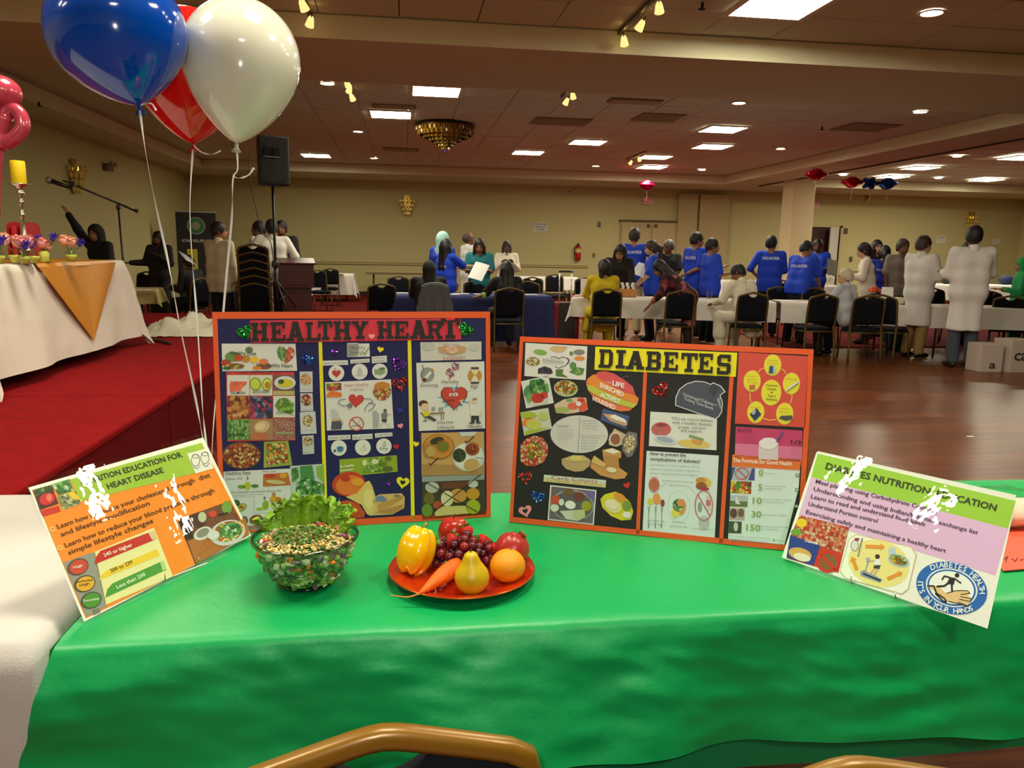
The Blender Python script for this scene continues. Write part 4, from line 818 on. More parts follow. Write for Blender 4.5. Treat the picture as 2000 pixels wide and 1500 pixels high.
s.done('healthy_plate_photo', 'photo of two plates of food with tick marks')
s = S(Z4).poly([(938, 720), (1735, 700), (1755, 1205), (945, 1275)], (66, 58, 44), 0, True).poly([(940, 720), (1735, 702), (1735, 760), (940, 790)], (150, 160, 160), 1).ell(1070, 860, 88, 70, (190, 192, 180), 2).poly([(1190, 800), (1540, 780), (1530, 860), (1200, 880)], (110, 60, 30), 2).ell(1590, 815, 64, 48, (206, 206, 200), 3).ell(1590, 940, 84, 74, (206, 150, 30), 3).ell(1400, 965, 110, 90, (206, 150, 70), 2).ell(1260, 1000, 80, 100, (226, 216, 170), 3).ell(1140, 1080, 60, 50, (190, 70, 40), 3).ell(1590, 1105, 92, 92, (170, 180, 30), 3).ell(1005, 1150, 70, 80, (110, 140, 40), 2).ell(1030, 1000, 70, 80, (110, 100, 40), 2).poly([(1100, 1180), (1180, 1100), (1500, 1090), (1540, 1190), (1110, 1225)], (216, 196, 120), 3)
s.line([(1010, 805), (1640, 1170)], 11, (26, 24, 22), 6).line([(1690, 690), (1095, 1165)], 11, (26, 24, 22), 6).done('unhealthy_tray_photo', 'photo of a food tray crossed out in black')

# ---------- DIABETES
DB = Board('poster_board', 0.256, 1.827, ZT+0.0075, -0.382, 0.171, 0.694, 0.467, 'black DIABETES poster board with orange border and yellow title', 'poster board')
MB().box((DB.w/2, DB.h/2, -0.003), (DB.w, DB.h, 0.006), mat((240, 238, 232), 0.6)).build('foam_board', parent=DB.e)
MB().box((DB.w/2, DB.h/2, 0.0002), (DB.w-0.01, DB.h-0.01, 0.0004), mat(BLK, 0.7)).build('backing_paper', parent=DB.e)
strip(DB, 0.0, DB.h-0.013, DB.w, DB.h, m_orange); strip(DB, 0, 0, DB.w, 0.013, m_orange); strip(DB, 0, 0.013, 0.009, DB.h-0.013, m_orange); strip(DB, DB.w-0.011, 0.013, DB.w, DB.h-0.013, m_orange)
MB().box((0, 0, 0), (0.10, 0.28, 0.002), mat((240, 238, 232), 0.6), M=Matrix.Rotation(R(-22), 3, 'X')).build('stand_flap', parent=DB.e, loc=(DB.w/2, 0.15, -0.07))
Z5, Z6, Z7, Z8 = (980, 640, 6.25), (1240, 650, 5.5556), (980, 850, 6.6667), (1240, 870, 5.5556)
def D(reg, off=0.0008): return Sheet(DB, reg, off)
for a, b, c, d in [((1257, 727), (1264, 727), (1249, 1043), (1242, 1043)), ((1425, 735), (1433, 735), (1412, 1060), (1404, 1060))]:
    D((0, 0, 1)).poly([a, b, c, d], m_orange, 0, True).done('divider_strip')
tb = D((0, 0, 1), 0.0010).poly([(1163, 677), (1440, 689), (1437, 736), (1161, 722)], m_yel, 0, True).done('title_banner', 'yellow banner with black block letters DIABETES')
for ch, x0, x1, yt, yb in [('D', 1169, 1197, 682, 718), ('I', 1200, 1223, 683, 719), ('A', 1222, 1258, 685, 721), ('B', 1261, 1291, 686, 723), ('E', 1295, 1324, 687, 724), ('T', 1329, 1361, 689, 726), ('E', 1363, 1392, 690, 728), ('S', 1398, 1427, 692, 731)]:
    slab(DB, ch, ((x0, yb), (x1, yb+1.2), yb-yt), tb, 0.0010, 0.0028, m_let)
for reg, x, y, r, c, rot, hole, nm in [(Z6, 280, 620, 92, G_RED, -28, (0.3, mat(BLK, .7)), 'open red glitter heart'), (Z7, 310, 548, 92, G_RED, -8, (0.34, mat(BLK, .7)), 'open red glitter heart'), (Z7, 470, 800, 92, G_BLUE, 12, None, 'blue glitter heart'), (Z7, 308, 985, 86, mat((244, 150, 160), .6), -14, (0.42, mat(BLK, .7)), 'open pink heart'), (Z7, 1630, 652, 45, mat((214, 30, 44), .6), -20, None, 'small red heart')]:
    D(reg).heart(x, y, r, c, 0, rot, hole).done('heart_sticker', nm)
s = D(Z5).poly([(290, 185), (1046, 228), (1025, 640), (277, 590)], PAPER, 0, True)
s.ell(470, 300, 82, 34, (130, 176, 80), 1, 8).ell(685, 262, 92, 40, (214, 180, 130), 1, 5).line([(740, 235), (800, 245)], 14, (200, 160, 110)).ell(945, 300, 70, 34, (130, 130, 120)).ell(850, 315, 24, 26, (110, 130, 80)).ell(950, 375, 66, 28, (226, 140, 60)).ell(382, 412, 88, 56, C_SEED, 1).poly([(440, 560), (445, 500), (520, 470), (600, 495), (628, 545), (600, 568)], C_BLKS, 1).poly([(660, 510), (755, 508), (740, 560), (815, 610), (660, 590)], (90, 120, 60), 1).ell(870, 465, 42, 48, (96, 140, 80)).poly([(820, 540), (920, 480), (1010, 500), (990, 570), (930, 585)], C_LEAF, 1)
s.line([(600, 358), (650, 352), (695, 375), (740, 360), (800, 370), (825, 410), (780, 460), (690, 495), (650, 470)], 8, (70, 80, 100)).line([(800, 370), (825, 405), (800, 440)], 14, (70, 80, 100))
for k in range(9): s.line([(720+k*17, 350-abs(4-k)*2+k*7), (722+k*19, 330+k*9)], 3, (90, 100, 120))
s.text('Diabetes', (505, 415), (755, 430), 34, (110, 110, 116), 3).text('Complete Diet for', (545, 380), (720, 388), 12, GREY, 3).text('DIET PLAN FOR HEALTH', (505, 440), (745, 452), 11, GREY, 3).done('diabetes_foods_print')
D(Z5).poly([(235, 655), (570, 582), (636, 920), (298, 985)], (222, 222, 220), 0, True).ell(330, 780, 60, 82, (84, 140, 80), 1, 15).ell(335, 860, 36, 60, (120, 166, 90), 2).poly([(330, 760), (345, 640), (480, 620), (570, 680), (580, 780), (500, 850), (400, 820)], C_VEG, 1).ell(440, 860, 75, 62, (196, 48, 40), 3).ell(520, 825, 45, 40, (206, 54, 44), 3).poly([(300, 890), (380, 930), (500, 910), (570, 850), (560, 890), (480, 940), (390, 950)], (206, 214, 190), 4).done('vegetable_bowl_photo')
D(Z5).ell(783, 742, 146, 100, (190, 196, 150), 0, 6, 26, True).ell(783, 730, 132, 84, C_SALAD, 1, 6).done('salad_bowl_cutout')
D(Z5).poly([(640, 940), (760, 875), (900, 850), (1030, 855), (1052, 1000), (900, 1040), (800, 1052), (665, 1040)], (214, 190, 160), 0, True).ell(870, 955, 66, 44, (226, 100, 70), 1).ell(990, 960, 56, 70, (222, 90, 60), 1).ell(970, 880, 48, 24, (214, 60, 50), 1).ell(740, 1000, 90, 34, (160, 180, 90), 1).ell(825, 885, 40, 18, (120, 160, 100), 1).ell(940, 930, 34, 28, (232, 220, 230), 2).done('tomato_cutout')
s = D(Z5).poly([(1030, 660), (1050, 620), (1110, 575), (1150, 570), (1180, 540), (1260, 530), (1370, 560), (1500, 640), (1600, 720), (1635, 830), (1672, 860), (1660, 900), (1650, 940), (1600, 980), (1560, 1015), (1450, 1022), (1300, 980), (1150, 890), (1050, 760)], (236, 120, 70), 0, True)
s.poly([(1155, 560), (1260, 530), (1370, 560), (1500, 640), (1600, 720), (1635, 830), (1480, 780), (1300, 680), (1170, 610)], (222, 84, 86), 1).poly([(1040, 650), (1110, 575), (1170, 610), (1300, 690), (1480, 785), (1640, 830), (1672, 865), (1655, 935), (1500, 880), (1250, 770), (1060, 690)], (238, 140, 50), 2).poly([(1032, 690), (1100, 705), (1250, 775), (1500, 885), (1655, 935), (1600, 982), (1400, 930), (1200, 850), (1060, 770)], (196, 196, 70), 2)
s.text('LIFE', (1350, 700), (1495, 740), 55, (250, 246, 240), 4, .03).text('ENRICHED', (1200, 725), (1490, 845), 55, (250, 246, 236), 4, .03).text('ACTIVELY', (1205, 840), (1450, 930), 52, (250, 250, 236), 4, .03).text('NOURISHED', (1110, 885), (1385, 1005), 52, (252, 240, 230), 4, .03).text('LIVE', (1275, 668), (1335, 686), 18, (250, 240, 230), 4).line([(1475, 610), (1525, 590), (1555, 600)], 6, (110, 110, 106)).done('life_apple_cutout', 'striped apple cut-out reading LIFE ENRICHED ACTIVELY NOURISHED')
D(Z5).poly([(1235, 985), (1558, 1080), (1520, 1240), (1205, 1130)], (70, 84, 140), 0, True).poly([(1230, 1050), (1380, 1060), (1540, 1180), (1500, 1200), (1330, 1140)], (206, 160, 120), 1).poly([(1310, 1080), (1380, 1060), (1500, 1115), (1535, 1165), (1400, 1130)], (236, 230, 220), 2).done('rice_photo')
D(Z5).poly([(228, 1035), (568, 978), (614, 1230), (275, 1320)], (206, 206, 190), 0, True).ell(330, 1070, 100, 45, (170, 190, 60), 1).ell(320, 1150, 75, 50, (236, 140, 40), 1, -20).ell(390, 1180, 90, 65, (200, 200, 90), 2, 10).ell(510, 1080, 65, 50, (186, 200, 110), 2).poly([(280, 1270), (400, 1230), (600, 1215), (290, 1315)], (170, 190, 50), 1).done('green_vegetable_photo')
s = D(Z5).ell(946, 1300, 352, 230, (212, 208, 206), 0, 2, 40, True).line([(955, 1075), (930, 1525)], 5, GREY).line([(945, 1305), (1290, 1325)], 3, GREY)
s.text('Vegetables', (668, 1205), (825, 1212), 20, (120, 118, 118), 3)
for i in range(5): s.text(['1/2 plate full', '2 leafy greens', '3 non starch', 'include a variety', 'of colors'][i], (680, 1255+28*i), (880-20*(i % 2)-(60 if i == 4 else 0), 1258+28*i), 14, (160, 158, 158), 3)
for i, t in enumerate(['Lean Protein', '1/4 plate fish', 'chicken, beans', 'or paneer']): s.text(t, (980, 1140+32*i), (1175+(0 if i else -10), 1148+32*i), 17 if not i else 14, (140, 138, 138) if i else (110, 108, 108), 3)
for i, t in enumerate(['Whole Grains', 'brown rice, barley', 'bulgur wheat', 'oats, roti', 'one quarter']): s.text(t, (970, 1345+34*i), (1190-15*i, 1352+34*i), 17 if not i else 14, (140, 138, 138) if i else (110, 108, 108), 3)
s.done('plate_portion_print', 'pale oval plate diagram with portions')
D(Z5).poly([(1375, 1230), (1525, 1310), (1480, 1420), (1400, 1455), (1310, 1430), (1305, 1360)], (200, 180, 150), 0, True).ell(1385, 1360, 76, 88, (226, 206, 180), 1).ell(1388, 1360, 60, 68, (150, 92, 70), 2).done('sauce_cutout')
D(Z7).poly([(1640, -50), (1760, -30), (1765, 120), (1700, 270), (1640, 290), (1570, 200), (1570, 60)], (120, 110, 116), 0, True).ell(1665, 110, 70, 120, C_SEED, 1, 12).done('grain_cutout')
D(Z7).poly([(245, 130), (310, 50), (420, 5), (530, 30), (600, 130), (605, 240), (550, 350), (420, 405), (300, 390), (245, 330)], C_RED, 0, True).ell(430, 210, 110, 130, C_SALAD, 1).done('salad_cutout')
D(Z7).poly([(780, 310), (930, 258), (1060, 262), (1158, 320), (1145, 400), (1060, 465), (950, 475), (840, 440), (785, 380)], (190, 160, 116), 0, True).poly([(800, 315), (930, 265), (1060, 270), (1145, 325), (1060, 345), (900, 345)], (206, 180, 120), 1).ell(970, 300, 80, 32, (220, 200, 110), 2).done('rice_bowl_cutout')
D(Z7).poly([(1310, 190), (1440, 165), (1555, 215), (1555, 290), (1520, 310), (1530, 420), (1640, 500), (1600, 560), (1480, 575), (1280, 520), (1155, 420), (1165, 340), (1200, 265), (1330, 350), (1320, 280)], (206, 150, 84), 0, True).poly([(1325, 200), (1440, 172), (1545, 215), (1450, 245)], (236, 226, 210), 1).poly([(1330, 260), (1520, 280), (1520, 420), (1330, 400)], (190, 134, 72), 1).ell(1430, 450, 66, 34, (232, 214, 180), 2, 10).poly([(1170, 350), (1210, 265), (1360, 380), (1330, 420)], (220, 180, 110), 2).done('flour_sack_cutout')
s = D(Z7).poly([(552, 513), (1358, 585), (1352, 682), (543, 602)], (226, 214, 160), 0, True).poly([(552, 513), (1358, 585), (1356, 625), (548, 555)], (206, 220, 210), 1)
s.text('Carb Counts', (645, 570), (1245, 618), 48, (190, 90, 100), 3).text('for People with Diabetes', (585, 600), (1330, 662), 28, (176, 130, 70), 3).done('carb_counts_strip', 'strip reading Carb Counts for People with Diabetes')
D(Z7).poly([(632, 648), (1234, 715), (1198, 1168), (598, 1102)], (236, 234, 232), 0, True).poly([(648, 665), (1218, 728), (1184, 1150), (614, 1088)], (110, 100, 110), 1).ell(920, 910, 285, 205, (150, 150, 156), 2, 5).ell(920, 915, 262, 184, (96, 92, 96), 3, 5).ell(870, 740, 70, 46, (120, 90, 50), 4).ell(1010, 800, 68, 60, (120, 60, 44), 4).ell(700, 840, 60, 62, (206, 80, 60), 4).ell(780, 870, 34, 44, (226, 226, 216), 5).ell(690, 945, 56, 50, (214, 224, 206), 4).ell(895, 905, 70, 54, (238, 236, 232), 5, 15).ell(1105, 920, 68, 66, (160, 160, 40), 4).poly([(755, 985), (1080, 965), (1090, 1060), (1000, 1115), (840, 1090)], (206, 208, 196), 4).poly([(930, 985), (1080, 965), (1088, 1060), (1000, 1110), (920, 1050)], (196, 196, 150), 5).poly([(1060, 720), (1215, 735), (1200, 860), (1130, 800)], (120, 100, 170), 2).done('thali_photo', 'photo of a steel thali plate of food')
D(Z7).poly([(1285, 830), (1340, 770), (1480, 735), (1560, 765), (1680, 880), (1712, 1000), (1680, 1100), (1560, 1110), (1420, 1050), (1310, 940)], (226, 206, 40), 0, True).ell(1450, 920, 115, 84, (236, 216, 160), 2, 25).ell(1430, 900, 90, 60, (240, 226, 190), 3, 25).ell(1540, 810, 90, 50, (226, 150, 50), 2, 30).ell(1630, 920, 60, 66, (130, 150, 60), 2).ell(1630, 1035, 55, 42, (236, 226, 226), 3).done('yellow_plate_cutout')
# middle column
s = D(Z6).poly([(437, 790), (440, 700), (480, 610), (560, 550), (660, 520), (760, 530), (820, 555), (850, 538), (935, 575), (985, 640), (930, 680), (955, 760), (945, 860), (915, 910), (878, 940), (690, 880)], (226, 228, 230), 0, True)
s.poly([(446, 782), (450, 704), (488, 616), (565, 558), (662, 530), (758, 538), (822, 565), (852, 548), (928, 583), (970, 637), (918, 675), (945, 760), (935, 856), (906, 902), (874, 928), (692, 870)], (70, 76, 92), 1).poly([(890, 720), (915, 690), (935, 800), (925, 830)], (150, 154, 160), 2).poly([(800, 610), (850, 555), (920, 590), (850, 690)], (52, 56, 68), 2)
s.text('Unmanaged Diabetes =', (525, 680), (890, 805), 34, (216, 218, 222), 3).text('Ticking Time Bomb', (535, 728), (850, 838), 34, (216, 218, 222), 3).done('time_bomb_cutout', 'grey bomb-shaped cut-out about unmanaged diabetes')
s = D(Z6, 0.0007).poly([(168, 855), (690, 885), (890, 938), (885, 1275), (152, 1228)], PAPER, 0, True)
for i, (t, a, b_) in enumerate([('YOU can control diabetes', (395, 940), (845, 968)), ('with a healthy lifestyle,', (405, 985), (838, 1010)), ('proper nutrition', (470, 1035), (765, 1048)), ('and support.', (498, 1072), (730, 1085))]): s.text(t, a, b_, 30, (96, 96, 98), 3)
s.ell(285, 1045, 108, 76, (196, 100, 96), 1).ell(290, 1000, 60, 18, (150, 60, 60), 2).ell(330, 1160, 126, 44, (206, 210, 220), 2, 12).ell(325, 1155, 90, 26, (160, 170, 196), 3, 12).ell(640, 1205, 180, 46, (226, 196, 110), 1, 5).poly([(590, 1100), (750, 1150), (740, 1175), (585, 1130)], (130, 160, 100), 2).poly([(630, 1150), (740, 1180), (700, 1215), (610, 1180)], (230, 150, 80), 3).done('you_can_control_print', 'white card saying YOU can control diabetes')
s = D(Z8, 0.0007).poly([(128, 58), (910, 110), (865, 1025), (82, 945)], (222, 230, 234), 0, True)
s.text('How to prevent the', (165, 102), (552, 122), 34, (72, 72, 74), 3, .02).text('complications of diabetes?', (165, 160), (705, 190), 34, (72, 72, 74), 3, .02)
for i, t in enumerate(['Controlling your blood sugar by correct', 'treatment and positive changes in lifestyle can', 'prevent or delay the complications of diabetes.']): s.text(t, (160, 215+46*i), (705-10*i, 240+47*i), 20, (150, 154, 158), 3)
s.ell(208, 425, 48, 68, (196, 110, 70), 1).ring(208, 425, 58, 84, 9, (206, 90, 96), 3).line([(212, 345), (205, 508)], 9, (206, 90, 96), 3).text('Eat nutritious food to enrich your diet', (302, 385), (638, 405), 16, (130, 132, 134)).text('sugary foods and drinks', (370, 432), (570, 446), 16, (130, 132, 134)).line([(280, 445), (352, 408)], 3, GREY).line([(582, 440), (650, 515)], 3, GREY)
s.ell(745, 405, 85, 60, (226, 190, 90), 1).ell(715, 380, 55, 36, (206, 140, 60), 2).ell(720, 440, 60, 40, (150, 90, 50), 2).ell(755, 470, 50, 18, (170, 60, 60), 3)
s.ring(747, 650, 100, 168, 11, (214, 90, 106), 3).line([(680, 528), (815, 765)], 11, (214, 90, 106), 3).poly([(770, 545), (820, 540), (826, 690), (800, 715), (772, 690)], (206, 206, 212), 1).rect(772, 590, 822, 650, (206, 110, 120), 2).ell(705, 670, 24, 55, (150, 156, 150), 1).ell(750, 840, 60, 80, (190, 194, 196), 1)
s.ell(235, 580, 42, 62, (236, 150, 70), 2).ell(165, 612, 30, 40, (214, 206, 70), 1).ell(300, 625, 24, 40, (150, 60, 60), 1)
for x in (152, 226, 292): s.poly([(x-16, 660), (x+16, 660), (x, 760)], (170, 174, 176), 1).line([(x, 700), (x-2, 890)], 7, (140, 144, 146), 1)
for x in (150, 222, 288): s.line([(x, 850), (x-3, 895)], 9, (140, 144, 146), 1)
s.ring(475, 660, 122, 168, 3, (190, 196, 200), 1).ell(470, 650, 60, 70, C_VEG, 2).ell(510, 680, 44, 80, (232, 150, 80), 1, 10).ell(500, 620, 45, 40, (230, 140, 80), 3).ell(440, 730, 44, 50, (226, 216, 90), 2)
s.text('Cut down on', (128, 818), (318, 830), 20, (130, 132, 134)).text('salt and sugar', (132, 850), (305, 866), 18, (130, 132, 134)).text('Go for fruits and', (402, 835), (552, 848), 18, (130, 132, 134)).text('greens every day', (384, 880), (570, 892), 18, (130, 132, 134)).text('Avoid fizzy drinks too', (625, 905), (845, 920), 18, (150, 160, 130)).done('prevent_complications_print', 'white sheet headed How to prevent the complications of diabetes?')
# right column
s = D(Z6).poly([(1128, 210), (1880, 255), (1850, 1028), (1085, 985)], (222, 76, 58), 0, True)
for (x0, y0), (x1, y1) in [((1400, 385), (1340, 430)), ((1590, 390), (1640, 450)), ((1250, 650), (1260, 755)), ((1705, 670), (1685, 770)), ((1395, 930), (1535, 940))]:
    mx_, my_ = (x0+x1)/2, (y0+y1)/2; k = 14; s.line([(x0, y0), (mx_+(mx_-1480)*0.03, my_+(my_-640)*0.05), (x1, y1)], 11, (250, 190, 90))
for x, y, ry, t in [(1495, 352, 118, 'High blood|pressure'), (1272, 525, 118, 'Genetic or|inherited|Trait'), (1698, 552, 120, 'Smoking'), (1312, 862, 120, 'Overweight'), (1625, 878, 120, 'Sedentary|lifestyle'), (1480, 650, 142, '')]:
    rx = 94 if t else 110; s.ell(x, y, rx, ry, (250, 206, 110), 1, 4).ell(x, y, rx-7, ry-8, (240, 228, 40), 2, 4)
    for i, l in enumerate([q for q in t.split('|') if q]): s.text(l, (x-60, y-50+34*i), (x+55, y-44+34*i), 15, (186, 150, 30), 4)
for i, l in enumerate(['Common', 'causes', 'of', 'Type 2', 'Diabetes']):
    w_ = [62, 48, 14, 44, 60][i]; s.text(l, (1482-w_, 578+38*i), (1482+w_, 584+38*i), 22, (70, 66, 20), 4, .012)
s.poly([(1460, 360), (1500, 358), (1500, 440), (1450, 440)], (50, 80, 130), 4).poly([(1500, 358), (1530, 380), (1530, 430), (1500, 440)], (190, 196, 206), 4).poly([(1240, 570), (1300, 562), (1305, 612), (1240, 618)], (206, 100, 70), 4).line([(1645, 625), (1770, 535)], 26, (226, 224, 226), 4).line([(1645, 637), (1770, 547)], 5, (70, 60, 70), 5).poly([(1318, 815), (1372, 885), (1300, 958), (1245, 885)], (40, 54, 100), 4).ell(1290, 860, 18, 30, (180, 190, 196), 5, 20).poly([(1560, 930), (1585, 900), (1705, 895), (1705, 940), (1640, 955)], (80, 76, 84), 4)
s.done('causes_print', 'red print with a ring of yellow circles on causes of diabetes')
s = D(Z6).poly([(1095, 1018), (1820, 1062), (1805, 1440), (1080, 1390)], (206, 60, 110), 0, True).poly([(1090, 1200), (1815, 1240), (1808, 1400), (1084, 1360)], (226, 120, 160), 1).text('80%', (1108, 1072), (1275, 1080), 40, (150, 40, 80), 3, .02).text('1/3', (1690, 1202), (1800, 1212), 42, (80, 30, 50), 3, .02)
for i in range(4): s.text('of cases can be', (1170, 1115+24*i), (1320, 1120+24*i), 10, (170, 60, 100), 3)
for i in range(4): s.text('do not know', (1690, 1260+24*i), (1800, 1264+24*i), 10, (196, 90, 130), 3)
s.poly([(1345, 1180), (1400, 1140), (1500, 1140), (1555, 1190), (1555, 1380), (1340, 1370)], (222, 206, 214), 2).ell(1450, 1200, 100, 64, (240, 232, 236), 3).line([(1605, 1075), (1535, 1185)], 16, (70, 80, 170), 4).done('sugar_glass_print', 'pink print of a glass of sugar reading 80% and 1/3')
s = D(Z8).poly([(1058, 98), (1800, 150), (1775, 470), (1620, 1085), (1010, 1030)], (226, 236, 238), 0, True).poly([(1058, 98), (1800, 150), (1790, 270), (1050, 228)], (240, 116, 46), 1).text('The Formula for Good Health', (1062, 178), (1702, 218), 44, (250, 240, 226), 3, .02)
for i, (t, x0, x1, y, l1) in enumerate([('0', 1340, 1390, 325, 'Cigarettes'), ('5', 1335, 1382, 482, 'Servings of fruits and|vegetables per day'), ('10', 1275, 1375, 628, 'Minutes of silence, relaxation|or meditation per day'), ('30', 1262, 1368, 775, 'Body Mass Index < 30 kg/m2'), ('150', 1205, 1360, 922, 'Minutes of exercise per week|e.g. brisk walking')]):
    s.text(t, (x0, y), (x1, y+4), 66, (140, 176, 90), 3, .02)
    for j, l in enumerate(l1.split('|')): s.text(l, (1412-12*i, y-38+28*j+(20 if '|' not in l1 else 0)), (1412-12*i+len(l)*10.5, y-30+28*j+(20 if '|' not in l1 else 0)), 15, (150, 156, 160), 3)
s.poly([(1050, 235), (1302, 248), (1298, 380), (1042, 372)], (70, 80, 150), 1).poly([(1090, 240), (1270, 248), (1230, 378), (1050, 372)], (180, 190, 206), 2).ring(1160, 305, 76, 66, 12, (206, 90, 90), 3).line([(1110, 255), (1210, 350)], 12, (206, 90, 90), 3)
s.poly([(1045, 388), (1265, 392), (1262, 525), (1030, 515)], C_FRUIT, 1).poly([(1035, 540), (1225, 545), (1220, 668), (1028, 662)], (110, 120, 70), 1).poly([(1035, 540), (1225, 545), (1222, 610), (1033, 600)], (180, 190, 200), 2).poly([(1090, 560), (1105, 550), (1145, 640), (1090, 630)], (226, 220, 214), 3).poly([(1030, 678), (1192, 682), (1188, 812), (1020, 805)], (190, 170, 160), 1).ell(1070, 735, 38, 52, (90, 70, 60), 2).ell(1150, 730, 34, 46, (120, 90, 76), 2).poly([(1020, 820), (1160, 826), (1155, 955), (1015, 950)], (70, 84, 60), 1).ell(1095, 880, 24, 50, (206, 206, 200), 2)
for x, y in [(1763, 323), (1758, 480), (1750, 658)]: s.rect(x-20, y-18, x+20, y+18, (90, 130, 100), 2).rect(x-10, y-9, x+11, y+9, (226, 236, 238), 3)
s.text('There is no better prescription for health than', (1018, 985), (1470, 1018), 16, (170, 176, 180)).text('it is what you routinely do every day', (1014, 1015), (1440, 1050), 16, (170, 176, 180)).poly([(1508, 1010), (1525, 1028), (1508, 1046), (1490, 1028)], (150, 180, 196), 2).text('Health', (1535, 1035), (1610, 1042), 14, (170, 176, 180)).done('good_health_formula_print', 'white list headed The Formula for Good Health')
# ---------- laminated signs on wire easels
def sign(name, x, y, yaw, lean, w, h, label, z=0.757):
    B = Board(name, x, y, z, yaw, lean, w, h, label, 'sign')
    MB().box((w/2, h/2, -0.0006), (w-0.012, h-0.012, 0.0012), mat((240, 238, 232), 0.5)).build('paper', parent=B.e)
    MB().grid(lambda u, v: (-0.004+u*(w+0.008), -0.004+v*(h+0.008), 0.0042), 8, 6, glass(key='laminate', ior=1.5)).build('laminate_film', parent=B.e, smooth=True)
    # wire easel: two hooked feet, a back prop
    e = empty('display_easel', (0, 0, 0), 0, 'thin wire easel holding the '+('heart disease' if x < 0 else 'diabetes')+' nutrition sign', 'easel')
    e.matrix_world = B.e.matrix_world.copy()
    mw = mat((196, 190, 176), 0.25, 0.9)
    zl = lambda u, dy, dz: (u, dy, dz)
    # table level in board coordinates along the foot
    for du in (-0.045, 0.045):
        u0 = w/2+du
        P = lambda uu, vv, nn: (uu, vv, nn)
        dn = -(z-ZT-0.008)
        # local direction of world down
        dv, dnn = B.v[2], B.n[2]
        foot = (u0, dn*dv-0.006*0, dn*dnn)
        MB().tube([P(u0, 0.20, -0.004), P(u0, 0.0, -0.004), P(u0, -0.006, 0.004), P(u0, 0.008, 0.012)], 0.0013, 6, mw).build('wire_arm', parent=e, smooth=True)
        MB().tube([P(u0, 0.0, -0.004), foot], 0.0013, 6, mw).build('wire_foot', parent=e, smooth=True)
    k = 0.17; bk = np.array([w/2, 0.17, -0.006]); W = B.o+bk[0]*B.u+bk[1]*B.v+bk[2]*B.n
    nb = -(B.n-np.array([0, 0, B.n[2]])); nb /= np.linalg.norm(nb); G = np.array([*(W[:2]+nb[:2]*0.06), ZT+0.008])-B.o
    MB().tube([tuple(bk), (float(G@B.u), float(G@B.v), float(G@B.n))], 0.0013, 6, mw).build('back_prop', parent=e, smooth=True)
    return B
LB = sign('laminated_sign', -0.576, 1.389, 1.043, 0.53, 0.44, 0.263, 'laminated orange and green sign on nutrition education for heart disease')
ZL = (30, 850, 3.948)
s = Sheet(LB, ZL, 0.0008)
s.poly([(105, 412), (1440, 50), (1815, 775), (528, 1440)], (240, 238, 230), 0).poly([(125, 425), (1435, 62), (1800, 770), (1215, 1085), (540, 1415)], (248, 138, 28), 1)
s.poly([(425, 342), (1432, 60), (1512, 262), (1380, 296), (495, 512)], (158, 190, 56), 2)
s.poly([(1320, 145), (1470, 105), (1525, 258), (1385, 298)], (236, 230, 224), 3)
for dx, dy in ((0, 0), (72, -18)): s.ring(1385+dx, 195+dy, 34, 48, 5, (110, 104, 104), 4).ring(1385+dx, 165+dy, 28, 16, 4, (110, 104, 104), 4).line([(1365+dx, 245+dy), (1400+dx, 262+dy), (1420+dx, 235+dy)], 5, (110, 104, 104), 4)
s.text('NUTRITION EDUCATION FOR', (512, 390), (1288, 168), 42, (36, 50, 24), 4, .025).text('HEART DISEASE', (712, 418), (1145, 288), 42, (36, 50, 24), 4, .025)
s.poly([(130, 425), (275, 385), (295, 430), (150, 472)], cells(['3A5A20', '6C9040', '28401A'], 170), 3).poly([(275, 380), (415, 340), (445, 432), (330, 462), (300, 420)], C_VEG, 3).poly([(150, 475), (290, 430), (330, 530), (185, 580)], (84, 16, 30), 3).ell(240, 495, 62, 45, (206, 30, 50), 4, -18).ell(255, 485, 22, 30, (236, 110, 90), 5).poly([(320, 470), (460, 430), (500, 530), (360, 580)], cells(['B8B880', '8C9460', 'D0D0A0', '60683C'], 170), 3).poly([(400, 448), (445, 432), (495, 500), (460, 500), (420, 480)], (240, 190, 30), 4).poly([(185, 585), (330, 545), (345, 590), (210, 630)], (206, 36, 30), 3)
for (a, b_, t, h) in [((325, 725), (1502, 322), 'Learn how to reduce your cholesterol through  diet', 36), ((350, 785), (1035, 540), 'and lifestyle modification', 36), ((385, 868), (1535, 440), 'Learn how to reduce your blood pressure through', 36), ((410, 925), (1062, 675), 'simple lifestyle changes', 36)]: s.text(t, a, b_, h, (84, 36, 16), 4, .012)
for x, y in ((280, 728), (338, 872)): s.ring(x, y, 20, 19, 7, (250, 220, 150), 4)
s.poly([(600, 905), (1065, 715), (1212, 1090), (690, 1310)], (236, 226, 166), 2).poly([(365, 985), (560, 915), (610, 905), (700, 1320), (545, 1405)], (150, 146, 140), 2)
for x, y, c, t in ((478, 1018, (206, 66, 50), 'High'), (530, 1148, (232, 170, 44), 'Borderline|High'), (580, 1275, (76, 146, 48), 'Desirable')):
    s.ell(x, y, 86, 64, (84, 74, 66), 3, -22).ell(x+4, y, 72, 54, c, 4, -22)
    for i, l in enumerate(t.split('|')): s.text(l, (x-18-9*len(l)/2, y+14+28*i-(20 if '|' in t else 0)), (x+18+9*len(l)/2, y-4+28*i-(20 if '|' in t else 0)), 18, (244, 236, 220) if '|' not in t else (90, 60, 20), 6, .01)
s.poly([(590, 1350), (640, 1335), (655, 1365), (600, 1390)], (120, 116, 110), 3)
